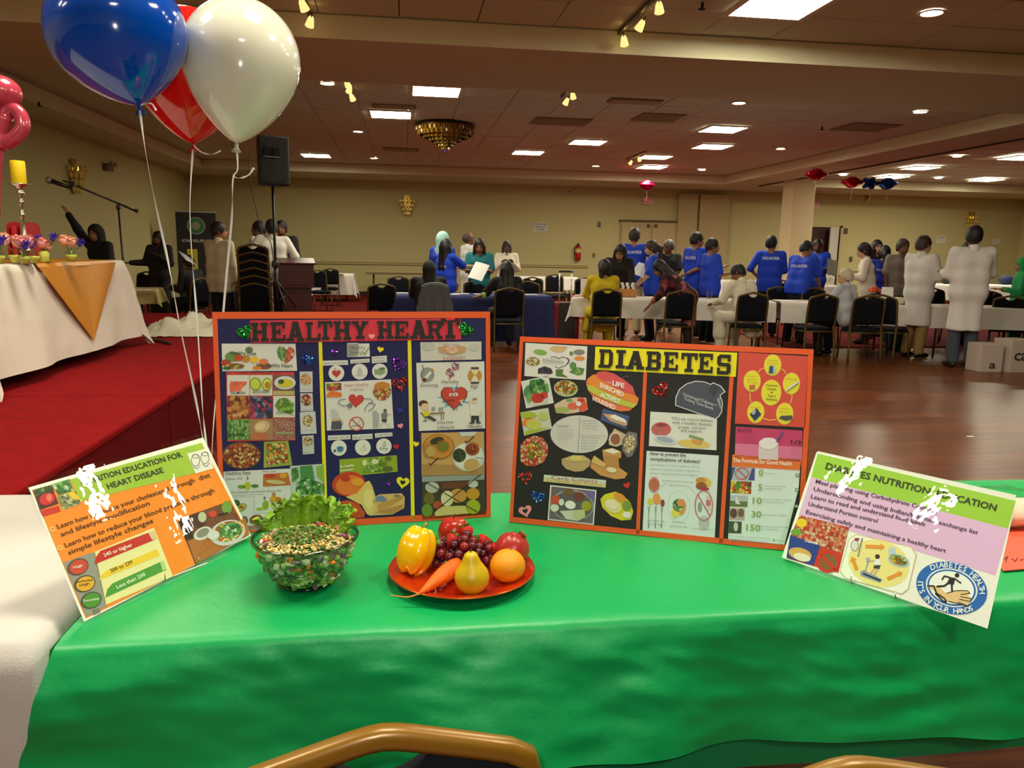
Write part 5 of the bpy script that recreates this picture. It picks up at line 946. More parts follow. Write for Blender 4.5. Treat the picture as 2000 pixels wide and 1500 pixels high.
for q, c, t, a, b_, tc in (([(605, 1000), (615, 945), (650, 895), (1045, 745), (1068, 810)], (200, 36, 30), '240 or higher', (680, 942), (900, 858), (250, 240, 220)), ([(640, 1120), (660, 1080), (700, 1045), (1085, 880), (1110, 930)], (240, 200, 50), '200 to 239', (732, 1062), (902, 990), (110, 80, 20)), ([(690, 1255), (705, 1190), (745, 1145), (1135, 970), (1160, 1040)], (76, 150, 56), 'Less than 200', (780, 1188), (1000, 1085), (236, 246, 220))):
    s.poly(q, c, 3).text(t, a, b_, 28, tc, 5, .015)
s.poly([(1020, 756), (1068, 735), (1085, 800), (1050, 812)], (226, 190, 150), 4).poly([(1110, 980), (1140, 968), (1160, 1035), (1130, 1050)], (180, 206, 140), 4)
s.poly([(1245, 652), (1650, 508), (1800, 770), (1385, 1000)], (110, 62, 34), 2).poly([(1250, 655), (1340, 622), (1370, 790), (1310, 815)], (30, 20, 18), 3).poly([(1325, 820), (1770, 640), (1800, 765), (1390, 995)], (170, 100, 36), 3)
s.ell(1440, 760, 75, 46, (206, 204, 200), 4, -28).ell(1440, 755, 52, 30, (130, 130, 116), 5, -28).ell(1395, 660, 66, 56, (74, 40, 40), 4).ell(1435, 635, 32, 40, (190, 190, 160), 5).ell(1630, 755, 140, 96, (196, 196, 200), 5, -16).ell(1635, 745, 118, 76, C_SALAD, 6, -16).ell(1650, 735, 85, 55, C_VEG, 7, -16).ell(1520, 775, 46, 36, (206, 206, 206), 7, -10).ell(1515, 610, 32, 26, (206, 50, 40), 5).ell(1625, 560, 40, 50, (110, 150, 50), 5).line([(1555, 620), (1635, 600)], 14, (40, 30, 24), 5)
s.line([(1212, 1088), (1475, 985)], 9, (226, 220, 206), 5).done('sign_print')

RB = sign('laminated_sign', 0.835, 1.528, -1.016, 0.404, 0.408, 0.256, 'laminated green and lilac sign on diabetes nutrition education')
ZR = (1500, 860, 3.846)
s = Sheet(RB, ZR, 0.0008)
s.poly([(365, 90), (1865, 450), (1650, 1415), (105, 880)], (248, 246, 244), 0)
s.poly([(375, 100), (1862, 456), (1805, 665), (325, 275)], (160, 206, 64), 1).poly([(325, 275), (1805, 665), (1710, 1015), (1110, 830), (232, 565)], (232, 186, 236), 1)
s.text('DIABETES NUTRITION  EDUCATION', (432, 215), (1712, 532), 48, (40, 56, 28), 4, .022)
for a, b_, t in [((358, 322), (1270, 545), 'Meal planning using Carbohydrate Counting'), ((342, 378), (1575, 708), 'Understanding and using Indian/Pakistani exchange list'), ((322, 435), (1180, 645), 'Learn to read and understand food labels'), ((303, 490), (822, 620), 'Understand Portion control'), ((285, 550), (1335, 845), 'Exercising safely and maintaining a healthy heart')]:
    s.text(t, a, b_, 30, (70, 40, 76), 4, .012)
s.poly([(240, 562), (612, 655), (530, 995), (345, 945), (140, 885), (170, 720)], (206, 56, 26), 2).poly([(240, 562), (612, 655), (560, 850), (400, 800), (190, 720)], C_RED, 3).ell(255, 622, 40, 34, (240, 200, 30), 4).ell(215, 690, 40, 26, (110, 160, 50), 4).poly([(170, 712), (395, 790), (345, 940), (142, 880)], (30, 60, 150), 4).ell(245, 855, 88, 46, (222, 170, 90), 5, 14).ell(260, 880, 66, 30, (236, 226, 206), 6, 14).ell(450, 915, 80, 74, (140, 90, 50), 4).ring(455, 915, 88, 82, 20, (220, 44, 34), 5).line([(400, 860), (505, 970)], 20, (220, 44, 34), 5).text('Diabetes Diet', (282, 762), (438, 800), 22, (246, 240, 240), 6, .02)
s.poly([(610, 740), (665, 705), (1080, 800), (1120, 860), (1060, 1120), (1010, 1160), (580, 1040), (540, 985)], (214, 190, 150), 2).poly([(615, 745), (668, 712), (1076, 806), (1112, 862), (1054, 1115), (1006, 1152), (584, 1034), (547, 983)], (252, 250, 244), 3).ell(835, 925, 235, 175, (246, 228, 150), 4, 16)
def arrow(p0, p1, c, wd=26):
    s.line([p0, p1], wd, c, 6); d = np.array(p1)-np.array(p0); d = d/np.linalg.norm(d); n = np.array([-d[1], d[0]]); q = np.array(p1)
    s.poly([tuple(q+n*26), tuple(q-n*26), tuple(q+d*32)], c, 6)
arrow((735, 798), (850, 802), (240, 150, 50)); arrow((900, 1042), (985, 1005), (240, 150, 50)); arrow((672, 975), (645, 905), (240, 150, 50))
s.ell(655, 792, 28, 40, (226, 226, 226), 5, 8).ring(655, 792, 30, 42, 4, (120, 120, 120), 6).rect(655, 735, 688, 755, (160, 50, 50), 6).line([(712, 735), (680, 875)], 12, (150, 150, 154), 6).ell(985, 905, 84, 46, (170, 200, 214), 5, 18).ell(985, 902, 66, 34, C_SALAD, 6, 18).ell(935, 835, 28, 34, (190, 214, 224), 5)
s.poly([(695, 990), (720, 975), (862, 1045), (845, 1072), (700, 1020)], (150, 160, 190), 5).poly([(720, 995), (855, 1050), (845, 1062), (715, 1008)], (40, 44, 60), 6).poly([(735, 885), (765, 880), (780, 910), (745, 920)], (170, 180, 190), 5).line([(760, 905), (735, 985)], 10, (150, 160, 170), 5).ell(826, 875, 18, 18, (60, 40, 36), 6).poly([(800, 900), (845, 890), (850, 940), (805, 942)], (240, 240, 240), 6).poly([(800, 940), (850, 938), (840, 968), (795, 962)], (50, 60, 50), 6).line([(805, 960), (775, 1000)], 14, (220, 180, 150), 6).line([(830, 965), (800, 1010)], 14, (220, 180, 150), 6).line([(805, 905), (760, 905)], 10, (220, 180, 150), 6)
# round emblem
s.ell(1382, 1110, 272, 192, (24, 104, 196), 2, 16, 40).ell(1382, 1108, 198, 142, (240, 246, 250), 3, 16, 36).ell(1382, 1108, 186, 132, (24, 104, 196), 4, 16, 36).ell(1382, 1108, 172, 120, (250, 250, 250), 5, 16, 36)
def arc_text(t, a0, a1, rx, ry, h, flip):
    n = len(t)
    for i, ch in enumerate(t):
        if ch == ' ': continue
        a = R(a0+(a1-a0)*(i+0.5)/n); th = R(16)
        ex, ey = rx*math.cos(a), ry*math.sin(a); x = 1382+ex*math.cos(th)-ey*math.sin(th); y = 1109+ex*math.sin(th)+ey*math.cos(th)
        tx, ty = -rx*math.sin(a), ry*math.cos(a); tx, ty = tx*math.cos(th)-ty*math.sin(th), tx*math.sin(th)+ty*math.cos(th)
        if flip: tx, ty = -tx, -ty
        l = math.hypot(tx, ty); tx, ty = tx/l, ty/l; nx, ny = ty, -tx
        vs, fs = text_mesh(ch, .02); W = max(vs[:, 0].max(), .01); cw = W*h
        pts = []
        for vx, vy in vs:
            qx = x+tx*(vx*h-cw/2)+nx*(vy-0.5)*h; qy = y+ty*(vx*h-cw/2)+ny*(vy-0.5)*h
            uu, vv = RB.uv(*s.P((qx, qy))); pts.append((uu, vv, s.off+6*LAY))
        s.b.add(pts, fs, mat((240, 246, 250), .55))
arc_text('DIABETES HEALTH', 217, 352, 236, 167, 40, False)
arc_text("IT'S IN YOUR HANDS", 176, 36, 238, 168, 40, True)
SK = (240, 200, 150)
s.poly([(1195, 1095), (1250, 1090), (1300, 1110), (1340, 1150), (1420, 1130), (1500, 1130), (1525, 1150), (1500, 1165), (1535, 1190), (1520, 1215), (1500, 1245), (1440, 1230), (1360, 1215), (1300, 1170), (1250, 1130)], SK, 6)
s.line([(1200, 1095), (1250, 1095), (1270, 1150), (1330, 1190), (1345, 1215), (1320, 1210), (1260, 1150)], 12, BLK, 7).line([(1345, 1150), (1420, 1130), (1500, 1130), (1522, 1150), (1450, 1160)], 6, BLK, 7).line([(1450, 1175), (1530, 1190), (1525, 1212), (1440, 1195)], 6, BLK, 7).line([(1430, 1215), (1500, 1245), (1360, 1210)], 6, BLK, 7)
s.ell(1424, 1015, 17, 17, BLK, 7).poly([(1370, 1030), (1410, 1035), (1400, 1085), (1345, 1080)], BLK, 7).line([(1375, 1035), (1330, 1020), (1310, 1050)], 12, BLK, 7).line([(1405, 1040), (1455, 1075)], 11, BLK, 7).line([(1355, 1075), (1330, 1095), (1270, 1100)], 15, BLK, 7).line([(1385, 1080), (1385, 1110), (1388, 1140)], 14, BLK, 7)
s.done('sign_print')
# ------------------------------------------------------------------ salad bowl
random.seed(11)
BC = (-0.202, 1.512, ZT+0.010)
bw = empty('salad_bowl', BC, 0, 'clear glass bowl on the green table in front of the heart board', 'bowl')
ZR_ = 0.095
prof = [(0.0, 0.0), (0.050, 0.0), (0.056, 0.004), (0.070, 0.020), (0.084, 0.045), (0.094, 0.075), (0.100, ZR_-0.004), (0.104, ZR_), (0.1045, ZR_+0.004), (0.099, ZR_+0.004), (0.096, ZR_-0.004), (0.090, 0.075), (0.080, 0.047), (0.066, 0.024), (0.050, 0.008), (0.0, 0.007)]
MB().lathe(prof, 44, glass((226, 238, 230), 0.0, 1.62, 'bowlglass'), capb=False, capt=False).build('glass_wall', parent=bw, smooth=True)
MB().lathe([(0.1005, ZR_-0.003), (0.1050, ZR_-0.001), (0.1062, ZR_+0.003), (0.1045, ZR_+0.006), (0.0995, ZR_+0.005)], 44, glass((150, 168, 150), 0.05, 2.2, 'rimglass'), capb=False, capt=False).build('rolled_rim', parent=bw, smooth=True)
MB().lathe([(0.0, 0.0005), (0.052, 0.0005), (0.060, 0.006), (0.058, 0.008)], 36, glass((120, 150, 124), 0.05, 1.8, 'footglass'), capb=False, capt=False).build('foot', parent=bw, smooth=True)
# tossed salad below: a ragged mass of small cut pieces nobody could count
sal = MB()
pal = [((120, 158, 56), 5), ((166, 190, 100), 5), ((84, 116, 44), 3), ((216, 216, 176), 3), ((240, 136, 34), 1.5), ((130, 74, 108), 1.5), ((240, 232, 200), 2.5), ((100, 90, 96), .7)]
pm_ = [mat(c, 0.4, name='cut_vegetable') for c, w_ in pal]; pw = [w_ for c, w_ in pal]
def chunk(p, r, m, flat=0.4):
    M = Matrix.Rotation(random.random()*6, 3, 'X') @ Matrix.Rotation(random.random()*6, 3, 'Z')
    sx, sy, sz = r*(0.7+random.random()*0.8), r*(0.6+random.random()*0.6), r*flat*(0.6+random.random())
    sal.ell(p, (sx, sy, sz), m, 6, 4, M, lambda d: 1+0.35*math.sin(d.x*5+p[0]*90)*math.cos(d.y*6))
for i in range(620):
    z = 0.012+0.070*random.random(); rmax = 0.060+0.030*min(1, (z-0.012)/0.06); a = random.random()*6.283
    r = rmax*(1-0.22*random.random()**2); chunk((r*math.cos(a), r*math.sin(a), z), 0.0085, random.choices(pm_, pw)[0])
for i in range(140):
    a = random.random()*6.283; r = 0.055*random.random()**.5; chunk((r*math.cos(a), r*math.sin(a), 0.010+0.012*random.random()), 0.009, random.choices(pm_, pw)[0])
so = sal.build('tossed_salad', smooth=True, loc=BC); tag(so, 'tossed salad of chopped vegetables filling the glass bowl', 'salad', kind='stuff')
# sprout layer on top
sp = MB(); m_sp = [mat(c, 0.45, name='sprout') for c in ((232, 208, 120), (216, 184, 90), (238, 224, 170), (186, 150, 70))]
for i in range(760):
    a = random.random()*6.283; r = 0.090*math.sqrt(random.random()); z = 0.086+0.010*random.random()+0.012*max(0, 1-r/0.08)
    p = (r*math.cos(a), r*math.sin(a), z)
    if random.random() < 0.6: sp.ell(p, (0.0036, 0.0028, 0.0026), random.choice(m_sp), 6, 4, Matrix.Rotation(random.random()*6, 3, 'Z'))
    else:
        d = np.array([random.uniform(-1, 1), random.uniform(-1, 1), random.uniform(-.2, .5)])*0.008; q = np.array(p)
        sp.tube([q, q+d, q+d*1.5+np.array([0.002, 0.002, -0.001])], 0.0008, 4, m_sp[2])
for i in range(22):
    a = random.uniform(-0.6, 3.7); r = 0.070+0.018*random.random(); chx = random.choice([mat((96, 34, 48), .4), mat((150, 90, 120), .4), mat((196, 90, 40), .4), mat((240, 226, 196), .5)])
    sp.ell((r*math.cos(a), r*math.sin(a), 0.096), (0.008, 0.004, 0.004), chx, 7, 5, Matrix.Rotation(random.random()*6, 3, 'Z'))
tag(sp.build('bean_sprouts', smooth=True, loc=BC), 'pale bean sprouts strewn over the top of the salad', 'sprouts', kind='stuff')
hb = MB(); m_hb = [mat(c, 0.5, name='chopped_herb') for c in ((92, 132, 44), (118, 156, 62), (70, 108, 34))]
for i in range(420):
    a = random.random()*6.283; r = 0.052*math.sqrt(random.random()); p = np.array([r*math.cos(a)*1.1-0.006, r*math.sin(a)*0.8-0.005, 0.100+0.014*(1-r/0.052)+0.004*random.random()])
    d = np.array([random.uniform(-1, 1), random.uniform(-1, 1), random.uniform(-.3, .6)])*0.006; n = np.array([random.uniform(-1, 1), random.uniform(-1, 1), random.uniform(-.3, .6)])*0.004
    hb.add([p-d, p+n, p+d, p-n+np.array([0, 0, .002])], [(0, 1, 2, 3)], random.choice(m_hb))
tag(hb.build('chopped_herbs', loc=BC), 'heap of chopped green herbs in the middle of the salad', 'herbs', kind='stuff')
# lettuce leaves standing up at the back of the bowl
def lettuce(a0, wid, hgt, lean, seed, label, cx=0.0, roll=0.0):
    c1 = (124, 172, 40)
    m = mat(c1, 0.4, bump=0.35, bscale=120, var=0.28, vscale=26, sss=0.0, name='lettuce_leaf')
    def fn(u, v):
        x = (u-0.5)*2; t = v
        half = wid*(0.28+0.72*math.sin(min(1, t*1.15)*1.45))*(1.0)
        edge = max(abs(x), t)**5
        ruff = edge*(0.012*math.sin(9*x+4*t+seed)+0.007*math.sin(17*(x+t)+seed*2)+0.003*math.sin(31*x-12*t))
        X = x*half+0.006*edge*math.sin(40*t+seed); 
        Z = hgt*t*(1-0.24*abs(x)**2)+0.006*edge*math.sin(13*x+seed*3)+0.003*edge*math.sin(27*x+seed)
        Y = lean*t*t*hgt+ruff+0.022*x*x*(1-t)-0.006*math.cos(9*x)*t
        X, Z = X*math.cos(roll)-Z*math.sin(roll), X*math.sin(roll)+Z*math.cos(roll)
        ca, sa = math.cos(a0), math.sin(a0); r0 = 0.070
        px = (r0+Y)*ca-X*sa; py = (r0+Y)*sa+X*ca
        return (px+cx, py, 0.080+Z)
    o = MB().grid(fn, 44, 22, m).build('lettuce_leaf', smooth=True, loc=BC); tag(o, label, 'lettuce', 'lettuce leaves in the bowl'); return o
lettuce(R(95), 0.056, 0.076, 0.20, 1.0, 'tall ruffled lettuce leaf standing in the middle of the bowl back')
lettuce(R(140), 0.046, 0.048, 0.45, 2.4, 'ruffled lettuce leaf leaning over the left rim of the bowl', roll=0.12)
lettuce(R(52), 0.056, 0.066, 0.32, 4.1, 'ruffled lettuce leaf right of the tallest one', roll=-0.12)
lettuce(R(22), 0.046, 0.046, 0.30, 5.3, 'small lettuce leaf drooping at the right rim of the bowl', roll=-0.3)
lettuce(R(118), 0.052, 0.074, 0.02, 6.6, 'inner lettuce leaf behind the chopped herbs', roll=0.22)

# ------------------------------------------------------------------ fruit plate
PC = np.array([0.114, 1.512, ZT+0.010])
pl = empty('charger_plate', PC, 0, 'round glossy orange-red charger plate holding fruit', 'plate')
m_pl = mat((206, 52, 18), 0.22, 0.45, coat=0.4, name='copper_lacquer'); m_rim = mat((230, 130, 50), 0.2, 0.7)
MB().lathe([(0.0, 0.0), (0.095, 0.0), (0.110, 0.004), (0.148, 0.016), (0.1515, 0.0175), (0.1515, 0.0195), (0.148, 0.019), (0.110, 0.008), (0.095, 0.0045), (0.0, 0.004)], 64, m_pl, capb=False, capt=False).build('dish', parent=pl, smooth=True)
MB().lathe([(0.1500, 0.0165), (0.1525, 0.0178), (0.1500, 0.0200)], 64, m_rim, capb=False, capt=False).build('rim', parent=pl, smooth=True)
def onplate(px, py, z): return atz(px, py, z)
ZP = PC[2]+0.0045
# pear
def pear():
    c = atz(1652/6.25+740-0*1, 0, 0) if False else None
    x, y, _ = atz(740+1155/6.25, 1000+960/6.25, ZP+0.012); y += 0.02
    prof = [(0.0, 0.002), (0.012, 0.0), (0.024, 0.006), (0.032, 0.018), (0.0345, 0.030), (0.032, 0.043), (0.025, 0.054), (0.019, 0.063), (0.0155, 0.072), (0.0125, 0.079), (0.007, 0.083), (0.0, 0.0835)]
    P = []
    for (r0, z0), (r1, z1) in zip(prof, prof[1:]):
        P += [(r0, z0), ((r0+r1)/2, (z0+z1)/2)]
    P.append(prof[-1])
    t = empty('pear', (x, y, ZP), 0, 'yellow pear standing upright at the front of the plate', 'pear')
    MB().lathe(P, 32, mat((206, 170, 14), 0.38, var=0.16, vscale=28, name='pear_skin'), capb=False, capt=False, M=Matrix.Rotation(R(-3), 3, 'Y')).build('flesh', parent=t, smooth=True)
    MB().tube([(-0.004, 0, 0.080), (-0.0045, 0, 0.087), (-0.003, 0, 0.090)], [0.0016, 0.0013, 0.0018], 6, mat((60, 36, 16), 0.7)).build('stem', parent=t, smooth=True)
pear()
# orange-yellow round fruit
x, y, _ = atz(740+1590/6.25, 1000+850/6.25, ZP+0.01); y += 0.025
t = empty('orange', (x, y, ZP), 0, 'round orange at the right of the plate', 'orange')
MB().ell((0, 0, 0.0335), (0.0362, 0.036, 0.0335), mat((248, 158, 8), 0.36, bump=0.25, bscale=700, var=0.08, vscale=18, name='orange_peel'), 32, 20).build('peel', parent=t, smooth=True)
MB().ell((0.006, 0.004, 0.0672), (0.0026, 0.0026, 0.001), mat((110, 110, 40), 0.7), 8, 5).build('stem_scar', parent=t, smooth=True)
# pomegranate behind
t = empty('pomegranate', (x+0.018, y+0.070, ZP+0.002), 0, 'red pomegranate with crown and sticker behind the orange', 'pomegranate')
m_pom = mat((176, 44, 36), 0.32, var=0.16, vscale=22, name='pomegranate_skin')
MB().ell((0, 0, 0.037), (0.037, 0.037, 0.037), m_pom, 28, 18, fn=lambda d: 1+0.025*math.cos(5*math.atan2(d.y, d.x))).build('body', parent=t, smooth=True)
cr = MB(); Mc = Matrix.Rotation(R(34), 3, 'Y')
for k in range(6):
    a = k*math.pi/3; p0 = Mc @ Vector((0.008*math.cos(a), 0.008*math.sin(a), 0.034)); p1 = Mc @ Vector((0.0085*math.cos(a+0.5), 0.0085*math.sin(a+0.5), 0.034)); p2 = Mc @ Vector((0.011*math.cos(a+0.25), 0.011*math.sin(a+0.25), 0.047))
    cr.add([p0, p1, p2], [(0, 1, 2)], m_pom)
cr.lathe([(0.010, 0.032), (0.008, 0.038), (0.009, 0.042)], 14, mat((150, 50, 40), 0.5), M=Mc, capt=True)
cr.v = [(a, b, c_+0.037) for a, b, c_ in cr.v]; cr.build('crown', parent=t, smooth=False)
MB().ell((-0.006, -0.0355, 0.046), (0.0055, 0.0012, 0.0055), mat((236, 190, 196), 0.4), 14, 8).build('sticker', parent=t, smooth=True)
# yellow bell pepper lying on its side, lobes toward us
t = empty('bell_pepper', (atz(815, 1105, ZP)[0]-0.002, 1.526, ZP+0.048), 0, 'yellow bell pepper leaning at the left of the plate', 'bell pepper')
m_pep = mat((246, 190, 6), 0.16, var=0.12, vscale=24, coat=0.5, name='pepper_skin')
Mp = Matrix.Rotation(R(14), 3, 'Z') @ Matrix.Rotation(R(24), 3, 'Y') @ Matrix.Rotation(R(-16), 3, 'X')
def pepfn(d):
    a = math.atan2(d.y, d.x); return 1+0.085*math.cos(4*a+0.6)*(0.5+0.5*abs(math.sin(math.acos(max(-1, min(1, d.z))))))-0.13*math.exp(-((d.z-1)/0.10)**2)-0.16*math.exp(-((d.z+1)/0.05)**2)
MB().ell((0, 0, 0), (0.037, 0.036, 0.053), m_pep, 40, 26, Mp, pepfn).build('body', parent=t, smooth=True)
pt = Mp @ Vector((0, 0, 0.044)); pq = Mp @ Vector((0.004, 0.0, 0.060))
MB().tube([tuple(pt), tuple((pt+pq)/2), tuple(pq)], [0.006, 0.0042, 0.0048], 8, mat((120, 130, 50), 0.5)).build('stem', parent=t, smooth=True)
# carrot
a = atz(740+960/6.25, 1000+640/6.25, ZP+0.026); b_ = atz(740+490/6.25, 1000+1000/6.25, ZP+0.016); tip = atz(760, 1162, ZP+0.012)
t = empty('carrot', tuple((a+b_)/2), 0, 'orange carrot with a long thin root lying across the plate', 'carrot')
ca = a-(a+b_)/2; cb = b_-(a+b_)/2; ct = tip-(a+b_)/2
pts = [ca+(cb-ca)*k/8 for k in range(9)]
MB().tube([tuple(p) for p in pts], [0.0145, 0.0175, 0.018, 0.0172, 0.0152, 0.0124, 0.0092, 0.006, 0.0026], 18, mat((244, 106, 10), 0.42, bump=0.4, bscale=260, var=0.12, vscale=60, name='carrot_skin')).build('root', parent=t, smooth=True)
MB().tube([tuple(q) for q in smooth_path([cb, cb+(ct-cb)*0.4+np.array([0, -0.004, -0.004]), ct], 5)], [0.0018]*6+[0.0012]*4+[0.0006], 6, mat((214, 130, 60), 0.6)).build('root_tail', parent=t, smooth=True)
for k, off in ((3, 0.0), (5, 0.003)):
    p = pts[k]+np.array([0, -0.010, -0.006]); MB().tube([tuple(q) for q in smooth_path([p, p+np.array([0.003, -0.006, -0.006]), p+np.array([-0.006, -0.010, -0.009]), p+np.array([-0.012, -0.009, -0.004])], 4)], 0.0005, 4, mat((240, 200, 150), 0.6)).build('rootlet', parent=t)
MB().tube([tuple(ca+np.array([-0.004, 0.0, -0.004])), tuple(ca+np.array([-0.018, 0.006, 0.001])), tuple(ca+np.array([-0.026, 0.004, 0.004]))], [0.004, 0.003, 0.0034], 8, mat((84, 120, 40), 0.5)).build('green_top', parent=t, smooth=True)
# grapes: one bunch
random.seed(5)
gr = empty('grape_bunch', (0.118, 1.560, ZP), 0, 'bunch of dark red grapes heaped in the middle of the plate', 'grapes')
gm = [MB().ell((0, 0, 0), (0.0098, 0.0098, 0.0106), mat(c, 0.28, var=0.2, vscale=60, name='grape_skin'), 14, 9).mesh('grape', smooth=True) for c in ((94, 26, 38), (72, 18, 34), (120, 32, 40), (150, 40, 38))]
for m__ in gm: m__.polygons.foreach_set('use_smooth', [True]*len(m__.polygons))
placed = []
tries = 0
while len(placed) < 84 and tries < 9000:
    tries += 1
    u, v = random.uniform(-1, 1), random.uniform(-1, 1)
    if u*u+v*v > 1: continue
    px, py = u*0.066, v*0.050; top = 0.054*(1-0.55*(u*u+v*v)); pz = 0.011+random.random()*top
    if all((px-q[0])**2+(py-q[1])**2+(pz-q[2])**2 > 0.0168**2 for q in placed): placed.append((px, py, pz))
for q in placed:
    o = obj('grape', random.choices(gm, [4, 4, 3, 1])[0], gr, q); o.rotation_euler = (random.random()*2, random.random()*2, 0)
MB().tube([(0, 0, 0.01), (0.002, 0.004, 0.04), (0.006, 0.010, 0.070)], 0.0018, 6, mat((120, 110, 50), 0.6)).build('stalk', parent=gr, smooth=True)
for k in range(8):
    a = k*0.8; MB().tube([(0, 0, 0.03+0.004*k), (0.03*math.cos(a), 0.024*math.sin(a), 0.028+0.003*k)], 0.0009, 5, mat((120, 110, 50), 0.6)).build('stalk_twig', parent=gr, smooth=True)
# strawberries with leafy caps
def straw(px, py, z, s, tilt, yaw, label):
    p = atz(px, py, z); t = empty('strawberry', tuple(p), yaw, label, 'strawberry', 'strawberries on the plate'); M = Matrix.Rotation(tilt, 3, 'X')
    MB().lathe([(0, -0.020*s), (0.005*s, -0.018*s), (0.010*s, -0.010*s), (0.0135*s, 0.000), (0.014*s, 0.005*s), (0.010*s, 0.0105*s), (0.0, 0.012*s)], 18, mat((206, 30, 22), 0.25, bump=0.5, bscale=420, var=0.15, vscale=50, name='strawberry_skin'), M=M, capb=False, capt=False).build('berry', parent=t, smooth=True)
    cp = MB()
    for k in range(9):
        a = k*0.698; d = Vector((math.cos(a), math.sin(a), 0)); n = Vector((-d.y, d.x, 0)); r = (0.013+0.003*math.sin(k*2.1))*s
        cp.add([M @ (d*0.002+n*0.003*s+Vector((0, 0, 0.0125*s))), M @ (d*0.002-n*0.003*s+Vector((0, 0, 0.0125*s))), M @ (d*r*0.6-n*0.003*s+Vector((0, 0, 0.0155*s))), M @ (d*r+Vector((0, 0, 0.013*s+0.004*math.sin(k)))), M @ (d*r*0.6+n*0.003*s+Vector((0, 0, 0.0155*s)))], [(0, 1, 2, 3, 4)], mat((108, 150, 50), 0.5))
    cp.build('leaf_cap', parent=t)
    e_ = M @ Vector((0, 0, 0.012*s)); f_ = M @ Vector((0.002, 0, 0.024*s))
    MB().tube([tuple(e_), tuple(f_)], 0.0009, 5, mat((130, 160, 70), 0.5)).build('stem', parent=t)
straw(912, 1039, ZP+0.062, 1.05, R(-28), 0.2, 'strawberry with a pale tip on top of the fruit heap'); straw(883, 1053, ZP+0.060, 0.95, R(35), 2.4, 'strawberry with green cap left of the heap top')
straw(845, 1060, ZP+0.056, 0.9, R(60), 1.2, 'strawberry beside the bell pepper'); straw(943, 1055, ZP+0.050, 0.95, R(70), -1.3, 'strawberry lying at the right of the grapes'); straw(964, 1071, ZP+0.036, 0.85, R(95), -1.0, 'small strawberry next to the pomegranate')
# red apple behind the strawberries
p = atz(893, 1062, ZP+0.030)
t = empty('apple', (p[0]-0.004, p[1]+0.062, ZP-0.001), 0, 'red streaked apple behind the strawberries', 'apple')
MB().ell((0, 0, 0.036), (0.036, 0.036, 0.036), mat((170, 36, 22), 0.25, var=0.4, vscale=34, name='apple_skin'), 26, 18, fn=lambda d: 1-0.12*math.exp(-((d.z-1)/0.12)**2)-0.05*math.exp(-((d.z+1)/0.1)**2)).build('body', parent=t, smooth=True)
MB().tube([(0, 0, 0.066), (0.003, 0, 0.078)], 0.0014, 6, mat((80, 60, 30), 0.7)).build('stem', parent=t, smooth=True)
# ------------------------------------------------------------------ balloons over the front table
def balloon(px, py, D, rw, tie_px, lean_h, c, label, knots, ribbon_c=(238, 234, 232)):
    """px,py centre of the bulb; rw radius; tie_px the knot; strings run down to the weight on the table"""
    C0 = atd(px, py, D); T = atd(*tie_px, D-0.005); ax = C0-T; L = np.linalg.norm(ax); ax /= L
    z = Vector(ax); q = Vector((0, 0, 1)).rotation_difference(z).to_matrix()
    t = empty('balloon', tuple(T), 0, label, 'balloon', 'latex balloons over the poster boards')
    top = L+rw*1.04; prof = []
    n = 40
    for i in range(n+1):
        s = i/n
        if s < 0.5:
            k = s/0.5; zz = L*k; r = rw*math.sin(min(1, (0.02+0.98*k))*math.pi/2)**1.0; r = rw*(1-(1-k)**1.75)**0.82
        else:
            k = (s-0.5)/0.5; w = k*math.pi/2; zz = L+rw*1.04*math.sin(w); r = rw*math.cos(w)
        prof.append((max(r, 0.0004), zz+0.004))
    m = mat(c, 0.12, coat=0.6, spec=0.5, sss=0.0, name='latex')
    MB().lathe(prof, 48, m, M=q, capb=True, capt=True).build('latex_skin', parent=t, smooth=True)
    kn = MB().lathe([(0.003, 0.006), (0.005, 0.001), (0.004, -0.004), (0.008, -0.010), (0.012, -0.014)], 12, mat(tuple(int(v*0.8) for v in c), 0.3), M=q, capt=False); kn.build('knot', parent=t, smooth=True)
    return t, T
def ribbon(t, T, pts, wd, label='ribbon', twist=0.0):
    """flat curling ribbon as a strip"""
    P = smooth_path([np.array(p)-T for p in pts], 10); b = MB(); n = len(P); vs = []
    for i, p in enumerate(P):
        d = P[min(i+1, n-1)]-P[max(i-1, 0)]; d /= np.linalg.norm(d)
        w = np.array([math.cos(twist*i/n*6.28+0.6*math.sin(i*0.23)), math.sin(twist*i/n*6.28+0.6*math.sin(i*0.23)), 0.0]); w = w-d*(w@d); w /= np.linalg.norm(w)
        vs += [p-w*wd/2, p+w*wd/2]
    b.add(vs, [(2*i, 2*i+1, 2*i+3, 2*i+2) for i in range(n-1)], mat((240, 236, 236), 0.45, name='satin_ribbon'))
    b.build('ribbon', parent=t, smooth=True, solid=0.0004)
W0 = np.array(atz(414, 985, ZT+0.02)); W0[2] = ZT+0.05
t, T = balloon(232, 72, 1.62, 0.139, (272, 208), 0, (0, 70, 176), 'blue latex balloon at the top left', None)
ribbon(t, T, [T, atd(285, 300, 1.64), atd(303, 395, 1.67), atd(330, 520, 1.72), atd(352, 640, 1.78), atd(378, 760, 1.84), atd(395, 850, 1.90), W0], 0.0052, twist=1.5)
ribbon(t, T, [T, T+np.array([0.012, 0, 0.006]), atd(296, 203, 1.61), atd(305, 216, 1.61)], 0.004)
t, T = balloon(368, 138, 1.98, 0.145, (377, 284), 0, (214, 18, 14), 'red latex balloon behind the blue and white ones', None)
ribbon(t, T, [T, atd(371, 400, 1.98), atd(375, 500, 1.97), atd(383, 600, 1.97), atd(390, 700, 1.97), atd(396, 800, 1.97), atd(404, 880, 1.97), W0], 0.005, twist=1.2)
